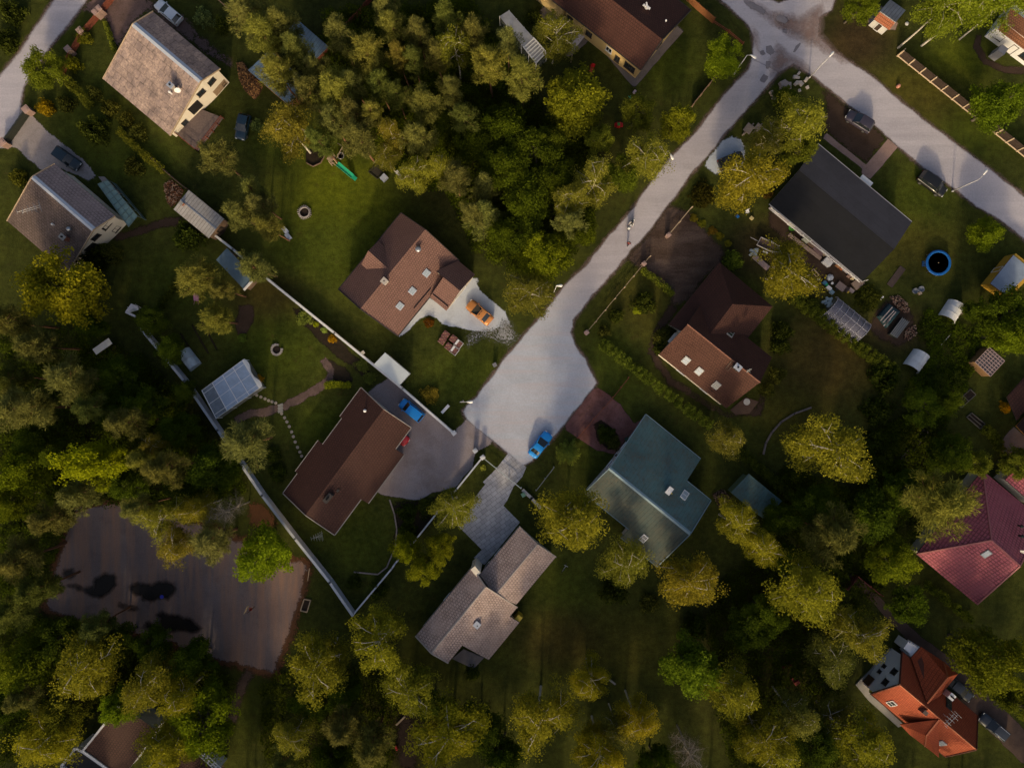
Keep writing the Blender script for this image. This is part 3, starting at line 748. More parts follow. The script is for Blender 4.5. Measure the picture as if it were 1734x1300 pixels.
def paver_mat():
    m, nt, out = mk('grey_square_pavers'); tc = nd(nt, 'ShaderNodeTexCoord'); mp = nd(nt, 'ShaderNodeMapping'); mp.inputs['Rotation'].default_value = (0, 0, R(-37)); nt.links.new(tc.outputs['Object'], mp.inputs[0])
    br = nd(nt, 'ShaderNodeTexBrick'); nt.links.new(mp.outputs[0], br.inputs['Vector']); br.offset = .35
    for k, v in (('Scale', 1), ('Brick Width', .95), ('Row Height', .6), ('Mortar Size', .025), ('Mortar Smooth', .3)): br.inputs[k].default_value = v
    br.inputs['Color1'].default_value = (.47, .47, .52, 1); br.inputs['Color2'].default_value = (.37, .37, .41, 1); br.inputs['Mortar'].default_value = (.16, .15, .15, 1)
    n = ramp(nt, noise(nt, .5, tc.outputs['Object'], 5, .7), .3, .7); c = mixcol(nt, br.outputs['Color'], mixcol(nt, (.7,) * 3, (1.1,) * 3, n), 1, 'MULTIPLY')
    b = nd(nt, 'ShaderNodeBsdfPrincipled'); b.inputs['Roughness'].default_value = .85; nt.links.new(c, b.inputs['Base Color']); nt.links.new(b.outputs[0], out.inputs[0]); return m
PAVERS = paver_mat()

main_street = [(1275, 88), (1268, 118), (1226, 162), (1174, 230), (1132, 271), (1106, 306), (1090, 328), (1069, 357), (1027, 406), (991, 451), (954, 487), (923, 527), (886, 571), (860, 602), (845, 622), (828, 645), (807, 672), (783, 696), (791, 711), (838, 749), (859, 766), (886, 789), (900, 781), (951, 724), (1011, 648), (1001, 629), (990, 608), (972, 582), (966, 563), (970, 542), (996, 508), (1038, 461), (1069, 422), (1100, 391), (1129, 349), (1150, 322), (1168, 296), (1197, 264), (1231, 222), (1268, 180), (1310, 133), (1322, 112)]
cross_street = [(1216, -4), (1247, 23), (1268, 42), (1277, 63), (1275, 100), (1318, 122), (1345, 108), (1373, 125), (1430, 172), (1477, 207), (1522, 248), (1561, 282), (1621, 322), (1655, 349), (1700, 376), (1740, 409), (1900, 530), (1900, 450), (1734, 332), (1676, 288), (1624, 248), (1571, 209), (1519, 167), (1477, 131), (1412, 88), (1384, 62), (1386, 31), (1407, 18), (1415, -6), (1460, -60), (1400, -60), (1350, -4), (1318, 6), (1296, -4), (1200, -90), (1110, -90)]
left_lane = [(91, 0), (73, 29), (34, 86), (0, 131), (-60, 215), (-60, 310), (0, 236), (24, 226), (34, 190), (36, 172), (39, 146), (86, 78), (125, 31), (136, 14), (160, -20), (260, -150), (200, -150)]
def grow(pp, e):
    pts = [Vector(p) for p in pp]; n = len(pts); ar = sum(pts[k].x * pts[(k + 1) % n].y - pts[(k + 1) % n].x * pts[k].y for k in range(n)); o = []
    for k in range(n):
        d = (pts[(k + 1) % n] - pts[k - 1]).normalized(); q = Vector((d.y, -d.x)) * (1 if ar > 0 else -1); o.append(tuple(pts[k] + q * e))
    return o
for nm, lb, pp in (('street_verge', 'gritty brown edge along the main street', main_street), ('cross_street_verge', 'gritty brown edge along the upper cross street', cross_street), ('lane_verge', 'gritty edge along the left lane', left_lane)):
    sheet(nm, lb, 'verge', grow(pp, 3.5), .006, VERGE, .8, .12)
sheet('main_street', 'pale road running diagonally down to the turning circle', 'road', main_street, .014, ROADM, .5, .12)
sheet('cross_street', 'pale road crossing the upper right corner', 'road', cross_street, .018, ROADX, .5, .12)
sheet('left_lane', 'pale rutted lane in the upper left corner', 'road', left_lane, .014, ROADM, .7, .14)
for k, pp in enumerate([[(1312, 22), (1352, 30), (1370, 20), (1392, 8), (1394, 40), (1392, 58), (1416, 90), (1436, 108), (1408, 92), (1378, 78), (1340, 60), (1318, 42)], [(1314, 76), (1334, 92), (1356, 104), (1376, 124), (1362, 118), (1340, 112), (1318, 124), (1306, 132), (1304, 108)], [(1256, -3), (1300, 20), (1336, 36), (1330, 50), (1290, 26)], [(1268, 40), (1282, 60), (1282, 86), (1276, 66)]]):
    sheet('worn_grit', 'reddish worn grit on the road junction', 'grit', pp, .022 + .0005 * k, GRITM, 1.6, .25)
for k, pp in enumerate([[(1296, 79), (1306, 77), (1312, 88), (1304, 94), (1297, 88)], [(1297, 102), (1305, 104), (1303, 119), (1296, 117)], [(1294, 124), (1303, 128), (1294, 141), (1285, 137)], [(1286, 88), (1294, 84), (1296, 93), (1287, 98)], [(1325, 48), (1336, 52), (1333, 59), (1324, 54)], [(1314, 43), (1322, 45), (1321, 50), (1314, 48)],
                            [(1255, 0), (1275, 4), (1298, 20), (1294, 26), (1272, 14)], [(1318, 24), (1336, 32), (1330, 42), (1312, 34)], [(1355, 69), (1359, 71), (1346, 89), (1341, 90)]]):
    sheet('tarmac_patch', 'darker grey repair patch on the junction', 'road patch', pp, .026, PATCHM, .35, .08, .5)
sheet('gravel_drive', 'white gravel drive in front of the pinkish brown house', 'drive', [(801, 470), (814, 471), (813, 490), (824, 501), (838, 513), (856, 529), (864, 545), (858, 556), (846, 553), (832, 560), (804, 561), (783, 556), (763, 552), (750, 548), (739, 539), (726, 534), (712, 538), (700, 548), (690, 561), (676, 571), (668, 560), (728, 500), (755, 524)], .008, WGRAV, .6, .1)
sheet('thinning_gravel', 'broken white gravel thinning into grass beside the road', 'gravel', [(850, 540), (862, 540), (867, 546), (874, 556), (884, 566), (876, 579), (864, 590), (851, 583), (836, 578), (820, 572), (800, 588), (792, 590), (785, 582), (787, 562), (800, 558), (836, 552)], .012, THING, 2.0, .3)
sheet('gravel_patch', 'white gravel parking patch beside the upper street', 'gravel', [(1195, 282), (1203, 262), (1222, 240), (1239, 233), (1252, 238), (1262, 256), (1258, 280), (1230, 290), (1212, 296)], .008, WGRAV, .9, .2)
sheet('grit_yard', 'brown grit yard beside the long dark roofed house', 'yard', [(623, 663), (657, 641), (683, 658), (767, 733), (788, 711), (792, 712), (838, 749), (806, 764), (800, 790), (772, 824), (733, 834), (712, 846), (691, 845), (644, 836), (600, 800), (640, 720)], .008, YARD, .6, .1)
sheet('soil_parking', 'bare brown soil beside the upper cross street', 'soil', [(1389, 146), (1430, 176), (1476, 211), (1501, 236), (1467, 278), (1430, 250), (1394, 222), (1400, 190)], .008, SOILM, 1.4, .25)
sheet('brown_drive', 'dark brown gravelly drive leading to the hipped brown house', 'drive', [(1129, 349), (1150, 352), (1168, 360), (1226, 425), (1222, 450), (1197, 466), (1174, 502), (1140, 520), (1137, 500), (1112, 478), (1085, 456), (1059, 437), (1069, 424), (1100, 393)], .01, SOILP, 1.2, .2)
sheet('house_walk', 'dark earth walk curving round the hipped brown house', 'path', [(1137, 510), (1150, 520), (1120, 560), (1108, 590), (1140, 640), (1232, 700), (1280, 690), (1292, 650), (1300, 655), (1290, 704), (1230, 706), (1130, 650), (1098, 600), (1106, 560)], .006, SOILM, 1.2, .2)
sheet('red_paving', 'red paved forecourt in front of the teal green house', 'paving', [(1008, 654), (1022, 662), (1050, 684), (1074, 716), (1090, 706), (1074, 730), (1060, 742), (1045, 770), (1010, 762), (978, 741), (953, 725)], .008, REDPV, .4, .08)
sheet('pink_path', 'pink paved path behind the black roofed house', 'path', [(1390, 232), (1400, 226), (1466, 279), (1504, 235), (1521, 249), (1473, 304), (1456, 291), (1460, 286)], .012, PINKPV, .3, .05)
sheet('court', 'old grey tarmac sports court in the lower left', 'court', [(125, 862), (200, 850), (320, 880), (440, 930), (482, 946), (521, 954), (519, 966), (500, 1038), (482, 1091), (464, 1142), (431, 1132), (366, 1112), (235, 1072), (131, 1046), (78, 1030), (97, 960)], .01, COURT, 1.2, .3)
sheet('court_edging', 'rust brown needle litter around the old court', 'litter', grow([(125, 862), (200, 850), (320, 880), (440, 930), (482, 946), (521, 954), (519, 966), (500, 1038), (482, 1091), (464, 1142), (431, 1132), (366, 1112), (235, 1072), (131, 1046), (78, 1030), (97, 960)], 13), .005, RUSTY, 1.6, .3)
for k, pp in enumerate([[(162, 978), (178, 969), (192, 974), (198, 990), (186, 1004), (168, 1012), (150, 1006), (134, 998), (112, 992), (124, 990), (146, 996), (158, 992)], [(220, 990), (232, 986), (250, 990), (268, 985), (296, 986), (297, 998), (286, 1014), (266, 1014), (250, 1022), (238, 1010), (224, 1002)],
                            [(262, 1042), (274, 1036), (292, 1040), (318, 1046), (341, 1062), (334, 1071), (306, 1068), (270, 1068), (242, 1062), (246, 1054), (270, 1054)], [(196, 1022), (214, 1024), (236, 1029), (230, 1035), (206, 1030)], [(106, 962), (126, 964), (130, 974), (118, 978), (108, 972)]]):
    sheet('puddle', 'dark rain puddle on the old court', 'puddle', pp, .016, PUDDLE, .9, .22, .5)
sheet('court_path', 'brown earth path leading down from the court', 'path', strip([(424, 1132), (410, 1160), (398, 1200), (384, 1240), (366, 1275), (372, 1310)], 16), .008, SOILP, .9, .2)
sheet('stone_drive', 'stepped drive of grey square pavers in front of the taupe house', 'paving', [(861, 767), (891, 791), (884, 807), (869, 824), (858, 848), (852, 856), (880, 884), (846, 926), (820, 956), (803, 944), (816, 930), (776, 890), (804, 851), (801, 846), (822, 820), (818, 816), (841, 793)], .016, PAVERS, .06, 0, 5)
sheet('grey_apron', 'grey paved walk round the yellow walled house', 'paving', [(960, 100), (1000, 68), (1010, 76), (1074, 150), (1160, 50), (1150, 40), (1073, 128), (985, 62), (920, 8), (905, 20), (930, 40)], .008, SLABG, .3, .05)
sheet('lane_drive', 'pale drive behind the sliding gate in the upper left', 'drive', [(34, 184), (52, 192), (61, 204), (100, 240), (139, 269), (165, 300), (150, 306), (105, 284), (73, 291), (26, 249), (6, 252), (-20, 250)], .01, sheetmat('pale_drive', (.32, .28, .28), (.38, .34, .34), (.2, .17, .16), .3, 7, .3, soft=1.1), .7, .15)
sheet('upper_yard', 'pinkish brown bare yard beside the lichened grey house', 'yard', [(136, 20), (160, -10), (240, -10), (300, 20), (390, 100), (400, 118), (370, 106), (330, 80), (256, 18), (232, 36), (200, 86), (186, 60), (178, 32)], .008, sheetmat('trodden_yard', (.13, .085, .075), (.19, .125, .115), (.05, .035, .02), .5, 7, .4, soft=1.9), 1.6, .3)
sheet('garden_path', 'stony path winding through the garden', 'path', strip([(545, 608), (560, 626), (560, 642), (540, 658), (510, 672), (482, 688), (450, 697), (425, 698), (395, 714)], 13), .008, GPATH, .6, .2)
sheet('rock_bed', 'dark rockery bed beside the garden path', 'bed', [(545, 605), (562, 612), (585, 622), (598, 642), (590, 652), (566, 646), (556, 628)], .006, BED, .8, .2)
sheet('wall_bed', 'flower bed along the white garden wall', 'bed', [(493, 520), (512, 524), (570, 572), (622, 622), (640, 645), (620, 640), (560, 594), (510, 548)], .006, BED, .9, .2)
sheet('terrace_path', 'brown earth path from the left house to the corrugated shed', 'path', strip([(190, 400), (215, 398), (250, 388), (285, 376), (310, 372)], 13), .006, SOILM, .9, .2)
sheet('veg_bed', 'curved planting bed beside the garden pine', 'bed', [(404, 518), (420, 514), (431, 520), (430, 545), (418, 566), (404, 572), (398, 552)], .006, SOILM, .8, .2)
sheet('birch_bed', 'dark octagonal bed under the big birch', 'bed', [(520, 250), (534, 246), (548, 252), (551, 262), (543, 276), (530, 282), (518, 274)], .006, BED, .4, .1)
sheet('forecourt_bed', 'dark planting bed inside the red forecourt', 'bed', [(1004, 718), (1018, 710), (1034, 722), (1048, 738), (1046, 756), (1030, 762), (1012, 744)], .014, BED, .4, .1)
sheet('yard_bed', 'shrub bed at the foot of the grit yard', 'bed', [(664, 846), (700, 850), (740, 842), (772, 830), (744, 866), (705, 912), (676, 948), (664, 930), (672, 890)], .012, BED, 1.0, .2)
sheet('clutter_yard', 'trodden soil behind the black roofed house', 'soil', [(1302, 352), (1330, 372), (1380, 414), (1440, 464), (1455, 482), (1430, 490), (1385, 470), (1340, 420), (1300, 380)], .008, SOILM, 1.2, .2)
sheet('scrap_soil', 'bare soil around the tarpaulin heaps', 'soil', [(1500, 506), (1520, 500), (1540, 516), (1552, 548), (1550, 572), (1520, 590), (1490, 580), (1466, 556), (1480, 530)], .008, SOILM, 1.6, .3)
sheet('brick_drive', 'brown block drive beside the orange red house', 'drive', [(1434, 972), (1446, 966), (1500, 1020), (1560, 1078), (1620, 1120), (1670, 1168), (1740, 1240), (1760, 1300), (1730, 1290), (1700, 1262), (1655, 1216), (1600, 1150), (1545, 1092), (1490, 1034)], .008, BLOCKPV, .4, .08)
sheet('grey_pad', 'grey paving beside the orange walled house', 'paving', [(1687, 756), (1716, 722), (1760, 760), (1760, 800), (1734, 786), (1705, 774)], .008, SLABG, .6, .1)
sheet('kiosk_pad', 'pale gravel pad around the small brick kiosk', 'gravel', [(1466, 34), (1492, 10), (1520, 40), (1515, 50), (1500, 52), (1474, 42)], .008, sheetmat('sandy_pad', (.34, .25, .21), (.28, .2, .17), None, .6, 7, .3, soft=1.2), .6, .1)
sheet('house_apron', 'brown paved apron round the white house', 'paving', strip([(1658, 56), (1654, 80), (1668, 104), (1700, 118), (1745, 120)], 12), .008, SOILM, .6, .1)
sheet('cellar_soil', 'brown worn soil in the lower wood', 'soil', [(672, 1200), (690, 1195), (712, 1240), (706, 1300), (680, 1320), (672, 1260)], .006, SOILM, 1.8, .3)
sheet('pine_soil', 'brown needle covered soil beside the blue wall', 'soil', [(420, 850), (436, 842), (462, 862), (470, 890), (450, 900), (424, 890)], .006, RUSTY, 1.6, .3)
for k, q in enumerate([(302, 560), (322, 545), (340, 540)]):
    sheet('garden_rut', 'narrow dark drill in the kitchen garden', 'bed', strip([q, (q[0] + 38 - 4 * k, q[1] + 58)], 3), .005, BED, .25, .05)
# ---------------------------------------------------------------- houses
def house(name, label, g, roofm, wallm, cat='house', fasc=None, walls=True, only=None, alt=None):
    o = thing(name, label, cat, g.base())
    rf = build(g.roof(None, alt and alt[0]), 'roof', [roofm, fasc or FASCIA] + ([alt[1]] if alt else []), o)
    w = build(g.walls(only=only), 'wall', wallm, o) if walls else None
    return o, rf, w
def antenna(root, p, h, m, span=1.3, rot=.4):
    mb = MB(); mb.tube(p, p + Vector((0, 0, h)), .03)
    c, s = math.cos(rot), math.sin(rot)
    for zz, L in ((h, span), (h * .72, span * .8)):
        t = p + Vector((0, 0, zz)); a = Vector((c, s, 0)); b = Vector((-s, c, 0)); mb.tube(t - a * L, t + a * L, .025, n=5)
        for k in range(5): q = t + a * L * (k / 2 - 1); mb.tube(q - b * (.3 + .1 * k), q + b * (.3 + .1 * k), .02, n=4)
    return build(mb, 'antenna', m, root)
def dish(root, p, m, yaw=-1.2, r=.4):
    mb = MB(); d = Vector((math.cos(yaw), math.sin(yaw), .45)).normalized(); a = d.cross(Vector((0, 0, 1))).normalized(); b = a.cross(d); n = 14
    rings = [[p + Vector((0, 0, .8)) + (a * math.cos(6.283 * k / n) + b * math.sin(6.283 * k / n)) * rr + d * dd for k in range(n)] for rr, dd in ((.02, 0), (r * .6, .05), (r, .15), (r * .97, .17), (r * .6, .075), (.02, .03))]
    mb.loft(rings, close=True); mb.tube(p, p + Vector((0, 0, .8)), .04); mb.tube(p + Vector((0, 0, .5)) , p + Vector((0, 0, .8)) + d * .5, .02, n=5)
    return build(mb, 'satellite_dish', m, root, True)
def vent(root, p, h=.6, r=.14, m=None, name='vent_pipe'):
    mb = MB(); mb.lathe(tuple(p - Vector((0, 0, .3))), [(r, 0), (r, h + .2), (r * 1.7, h + .22), (r * 1.7, h + .34), (r * .9, h + .46), (.01, h + .48)], 12); return build(mb, name, m or WHITE, root)

# 1 lichened grey house, upper left
g = Gable((226, 40.5), (340, 137), 6.0, .44, [((257.6, 21), (374, 115))], [((174.7, 134.7), (287.6, 229))])
o, rf, w = house('grey_house', 'lichened grey roofed house with cream gable and white ridge cap in the upper left', g, T_GREY, CREAM)
build(g.cap(.85), 'ridge_cap', ZINC, rf); vbuild(g, 'AB', .12, 'barge_board', PALEW, o)
fB = g.wall_frame('B'); opening(o, fB, 1.05, 3.5, 1.3, 1.0, DARKW, GLS); fB = g.wall_frame('B-'); opening(o, fB, -1.25, 3.5, 1.3, 1.0, DARKW, GLS)
mb = MB(); c = fB[0] + fB[1] * -3.4 + Vector((0, 0, 1.9)); mb.obox(c + fB[2] * .02, fB[1] * 1.0, fB[2] * .05, (0, 0, 1.0)); build(mb, 'loggia', BLACK, o)
opening(o, fB, -6.2, 1.0, 1.0, 1.2, DARKW, GLS); fB = g.wall_frame('B'); opening(o, fB, 2.1, .8, .6, .7, DARKW, GLS)
mb = MB(); mb.obox(fB[0] + fB[1] * 1.35 + fB[2] * .03 + Vector((0, 0, .9)), fB[1] * 1.3, fB[2] * .03, (0, 0, .7)); build(mb, 'stone_cladding', plain('buff_stone_cladding', (.32, .22, .14), .9, .3, 3), o)
chimney(g.onroof(297, 152, -1), .75, .6, 1.5, R(-40), rf, plain('pale_stack', (.45, .4, .36), .9, .3, 4), ZINC, 1)
dish(rf, g.onroof(305, 156, -1), WHITE, R(-70), .45); vent(rf, g.onroof(291, 159, -1), .7, .12, WHITE)
# terrace deck with railing
o = thing('timber_deck', 'reddish brown timber deck with railing against the cream gable', 'deck', P(335, 218))
pd = [P(*q) for q in ((303, 230), (340, 186), (380, 202), (337, 258))]
mb = MB(); mb.prism([(p.x, p.y) for p in pd], .35, .5); build(mb, 'deck_floor', plain('deck_boards', (.16, .12, .115), .8, .35, 5), o)
mb = MB(); ring = [pd[0], pd[3], pd[2]]
for a, b in zip(ring[:-1], ring[1:]):
    for zz in (.9, 1.35): mb.bar(a + Vector((0, 0, zz)), b + Vector((0, 0, zz)), .09, .06)
    m_ = int((b - a).length / 1.2)
    for k in range(m_ + 1): q = a.lerp(b, k / m_); mb.box(q.x, q.y, 0, .1, .1, 1.4)
build(mb, 'railing', REDWOOD, o)

# 2 dark sheet house, left
g = Gable((55, 299.5), (158, 388.5), 5.8, .46, [((94, 277), (193.5, 366))], [((10.5, 380), (116, 457))])
o, rf, w = house('dark_grey_house', 'dark weathered roofed house with cream gable and tall antenna at the left edge', g, T_GREYD, CREAM, alt=(1, T_GREYP))  # paler copy on the NE slope paints in the light it catches
build(g.cap(.75), 'ridge_cap', ZINC, rf); vbuild(g, 'AB', .1, 'barge_board', PALEW, o)
fB = g.wall_frame('B'); opening(o, fB, 1.1, 3.4, 1.5, .9, DARKW, GLS); opening(o, fB, 1.2, 1.1, 1.2, 1.0, DARKW, GLS); fB = g.wall_frame('B-'); opening(o, fB, -1.2, 3.4, 1.4, .9, DARKW, GLS)
mb = MB(); mb.obox(fB[0] + fB[1] * -3.1 + fB[2] * .02 + Vector((0, 0, 2.0)), fB[1] * .9, fB[2] * .05, (0, 0, .9)); build(mb, 'loggia', BLACK, o)
chimney(g.onroof(114, 404, -1), .8, .6, 1.1, R(-40), rf, BRICK, CONC, 1); vent(rf, g.onroof(92, 381, -1), .5, .1); vent(rf, g.onroof(120, 389, -1), .6, .18, STEEL)
antenna(rf, g.onroof(66, 360, -1), 2.2, STEEL, 1.7, .3)
# glazed lean-to
o = thing('glazed_veranda', 'teal glass roofed veranda along the dark left house', 'veranda', P(200, 352))
q = [P(166, 312, 2.9), P(182, 305, 2.4), P(233, 366, 2.4), P(218, 384, 2.9)]
mb = MB(); mb.poly(q); mb.poly([p - Vector((0, 0, .06)) for p in q][::-1]); build(mb, 'glass_roof', sheer('teal_glazing', (.2, .32, .32), .75), o)
mb = MB()
for k in range(9):
    a, b = q[0].lerp(q[3], k / 8), q[1].lerp(q[2], k / 8); mb.bar(a + Vector((0, 0, .04)), b + Vector((0, 0, .04)), .08, .08)
for k in range(3): mb.bar(q[0].lerp(q[1], k / 2) + Vector((0, 0, .05)), q[3].lerp(q[2], k / 2) + Vector((0, 0, .05)), .08, .09)
build(mb, 'glazing_bars', plain('teal_grey_frame', (.12, .18, .18), .5, .2), o)
mb = MB()
for k in range(6): p = q[1].lerp(q[2], k / 5); mb.box(p.x, p.y, 0, .1, .1, 2.3)
a, b = q[1].lerp(q[2], 0), q[2]; mb.bar(a * 1 - Vector((0, 0, a.z - .5)), b - Vector((0, 0, b.z - .5)), .08, 1.0); build(mb, 'post', plain('teal_grey_frame', (.12, .18, .18)), o)
mb = MB(); mb.prism([tuple(P(*k).to_2d()) for k in ((168, 300), (178, 300), (206, 328), (196, 336))], .02, .25)
tag(build(mb, 'timber_landing', plain('bleached_boards', (.34, .29, .28), .85, .35, 4)), 'bleached timber landing beside the teal veranda', 'landing')

# 3 corrugated shed
g = Gable((306, 338), (366, 387), 3.0, .16, [((320, 321), (379, 371))], [((294, 354), (353, 404))], t=.1, over=.2)
o, rf, w = house('corrugated_shed', 'small shed with pale corrugated roof beside the garden wall', g, T_SLATE, WOOD, 'shed', FASCW); build(g.cap(.2, .06), 'ridge_cap', STEEL, rf)
chimney(g.onroof(310, 346, -1), .4, .4, .6, R(-40), rf, BRICK, CONC, 0)
opening(o, g.wall_frame('B'), 0, .95, .9, 1.9, DARKW, DARKW, 'door', 0)

# 4 long blue roofed outbuilding below the pines
o = thing('blue_roofed_shed', 'blue roofed outbuilding with orange end wall under the pines', 'shed', P(470, 130))
polyroof([[(457, 85, 3.0), (420, 119, 2.5), (487, 177, 2.5), (523, 143, 3.0)]], [T_BLUE, FASCW], o)
footprint(o, [(457, 85), (420, 119), (487, 177), (523, 143)], 2.3, plain('orange_boarding', (.4, .18, .06), .8, .25, 3), .3)
o = thing('pine_shaded_barn', 'grey blue roofed barn mostly hidden by pines at the top', 'barn', P(520, 70))
polyroof([[(503, 33, 3.4), (480, 56, 2.8), (532, 103, 2.8), (556, 79, 3.4)]], [T_BLUE, FASCW], o); footprint(o, [(503, 33), (480, 56), (532, 103), (556, 79)], 2.6, REDWOOD, .3)
opening(o, (P(527, 101), (P(532, 103) - P(480, 56)).normalized(), Vector((-.6, -.75, 0)).normalized()), -1, 1.0, .9, 2, DARKW, DARKW, 'door', 0)

# 5 yellow walled house, top
g = Gable((921, -92), (1121.5, 66.7), 6.4, .48, [((960, -150), (1168.6, 18))], [((900, -28), (956, 16)), ((958, 18), (1086, 118))], over=.5)
o, rf, w = house('yellow_house', 'brown roofed house with yellow rendered walls at the top edge', g, T_DKBR, CREAMY)
vbuild(g, 'BE', .12, 'barge_board', FASCIA, o)
fr = g.wall_frame('R', 1)
for s in (-6.2, -2.6, 1.2): opening(o, fr, s, 2.0, 1.1, 1.2, WHITE if s > 1 else DARKW, GLS)
opening(o, fr, 5.2, 1.7, 1.9, 1.5, DARKW, GLS, bars=2); opening(o, fr, 2.9, 1.3, .9, 1.6, DARKW, GLS)
fb = g.wall_frame('B')
for s in (-2.2, 1.6): opening(o, fb, s, 1.9, 1.2, 1.2, DARKW, GLS)
mb = MB(); p = g.onroof(1094, 15, 1); mb.box(p.x, p.y, p.z - .2, .35, .35, .9, .6); mb.bar(p + Vector((-.5, .3, .5)), p + Vector((.5, -.3, .5)), .3, .12); mb.bar(p + Vector((-.1, .5, .75)), p + Vector((.1, -.5, .75)), .2, .1); build(mb, 'roof_vent', WHITE, rf)
vent(rf, g.onroof(1127, 37, 1), .35, .08)
o = thing('door_canopy', 'pinkish white canopy over the steps of the yellow walled house', 'canopy', P(972, 70))
q = [(972, 52, 2.6), (990, 62, 2.6), (970, 87, 2.5), (955, 74, 2.5)]; mb = MB(); w_ = [P(*k) for k in q]; mb.poly(w_); mb.poly([p - Vector((0, 0, .12)) for p in w_]); 
for k in range(4): a, b = w_[k], w_[(k + 1) % 4]; mb.poly([a, b, b - Vector((0, 0, .12)), a - Vector((0, 0, .12))])
build(mb, 'canopy_roof', plain('pinkish_canopy', (.5, .42, .41), .6, .15), o); mb = MB()
for p in w_[2:]: mb.box(p.x * .99 , p.y * .99, 0, .1, .1, 2.4)
build(mb, 'post', PALEW, o)
# white framed greenhouse and its long translucent roof
o = thing('long_glasshouse', 'long translucent roofed glasshouse with white framed end beside the top pines', 'greenhouse', P(885, 66))
q = [P(846, 28, 2.6), P(862, 18, 2.6), P(926, 90, 2.6), P(908, 108, 2.6)]
mb = MB(); mb.poly(q); mb.poly([p - Vector((0, 0, .05)) for p in q]); build(mb, 'roof_sheet', sheer('milky_sheet', (.42, .42, .44), .9), o)
mb = MB()
for k in range(7): t = .66 + k * .055; mb.bar(q[0].lerp(q[3], t) + Vector((0, 0, .05)), q[1].lerp(q[2], t) + Vector((0, 0, .05)), .14, .08)
for a, b in ((0, 3), (1, 2)): mb.bar(q[a].lerp(q[b], .64) + Vector((0, 0, .05)), q[b] + Vector((0, 0, .05)), .14, .1)
for k in range(6):
    for a, b in ((0, 3), (1, 2)): p = q[a].lerp(q[b], k / 5); mb.box(p.x, p.y, 0, .1, .1, 2.6)
build(mb, 'frame', WHITE, o); mb = MB()
for a, b in ((0, 3), (3, 2), (2, 1)): mb.poly([Vector((q[a].x, q[a].y, .1)), Vector((q[b].x, q[b].y, .1)), q[b] - Vector((0, 0, .1)), q[a] - Vector((0, 0, .1))])
build(mb, 'side_glazing', sheer('greenhouse_glass', (.3, .33, .36), .35, .1), o)

# 6 black felt roofed house, right
g = Gable((1353, 288), (1514, 422), 4.1, .17, [((1383, 246), (1545.5, 373.6))], [((1302, 346), (1462, 475.6))], over=.7)
o, rf, w = house('black_roofed_house', 'long low house with flat looking black felt roof on the right', g, T_BLACK, plain('mauve_white_wall', (.33, .31, .36), .8, .12), fasc=plain('white_edge', (.4, .4, .42), .6, .1), alt=(1, rooftile('lit_black_felt', (.033, .034, .046), (.035, .036, .049), 40, 1.0, .012, (.042, .043, .055), .3)))  # one felt, two tones: NE slope painted as lit, SW slope as shaded
vbuild(g, 'E', .1, 'gutter', plain('grey_gutter', (.3, .3, .33), .5, .1), o)
fr = g.wall_frame('R')
for s, ww, nm in ((-7.5, 1.4, 'window'), (-4.2, 1.0, 'door'), (-1.2, 1.6, 'window'), (2.4, 1.6, 'window'), (5.5, 1.0, 'door'), (8, 1.4, 'window')):
    opening(o, fr, s, 1.5 if nm == 'window' else 1.05, ww, 1.2 if nm == 'window' else 2.0, WHITE, GLS if nm == 'window' else DULLW, nm)
p = P(1467, 306, 2.5); mb = MB(); mb.obox(p, Vector((.77, -.64, 0)) * 1.0, Vector((.64, .77, 0)) * .35, (0, 0, .08)); build(mb, 'porch_roof', WHITE, o)
# terrace walk against its rear wall
o = thing('cluttered_terrace', 'narrow pinkish timber terrace full of boxes behind the black roofed house', 'terrace', P(1400, 430))
qs = [P(*k) for k in ((1338, 396), (1343, 392), (1458, 482), (1448, 490))]; mb = MB(); 
mb.bar(P(1336, 397, .35), P(1390, 438, .35), .55, .12); build(mb, 'walkway', plain('pink_boards', (.36, .26, .22), .8, .3, 4), o)
mb = MB(); mb.prism([tuple(P(*k).to_2d()) for k in ((1440, 480), (1452, 470), (1462, 480), (1448, 492))], 0, .5); build(mb, 'landing', plain('landing_boards', (.2, .15, .13), .8, .3, 4), o)
mb = MB()
for k in range(7):
    p = P(1306 + k * 25, 356 + k * 20.3, 0); mb.box(p.x, p.y, 0, .09, .09, 2.4)
mb.bar(P(1306, 356, 2.2), P(1456, 478, 2.2), .1, .1); build(mb, 'pergola_post', WHITE, o)

# 7 orange walled house at the right edge
o = thing('orange_house', 'house with bright orange walls and dark brown lean-to roof at the right edge', 'house', P(1745, 700))
mb = MB(); mb.prism([tuple(P(*k).to_2d()) for k in ((1719, 721), (1762, 676), (1810, 722), (1766, 768))], 0, 4.2); wq = build(mb, 'wall', ORANGEW, o)
polyroof([[(1722, 721, 4.3), (1766, 672, 4.3), (1792, 698, 6.5), (1747, 747, 6.5)], [(1747, 747, 6.5), (1792, 698, 6.5), (1815, 722, 4.3), (1770, 772, 4.3)]], [T_CHOC, FASCIA], o)
polyroof([[(1705, 672, 2.5), (1746, 626, 2.5), (1758, 668, 3.1), (1722, 712, 3.1)]], [T_CHOC, FASCIA], o, name='lean_to_roof')
f7 = ((P(1719, 721) + P(1766, 768)) / 2, (P(1766, 768) - P(1719, 721)).normalized(), Vector((-.7, -.7, 0)))
opening(o, f7, 0, 1.6, 1.3, 1.2, WHITE, GLS); mb = MB()
for k in ((1708, 672), (1744, 634)): p = P(*k); mb.box(p.x, p.y, 0, .12, .12, 2.4)
build(mb, 'post', DARKW, o)

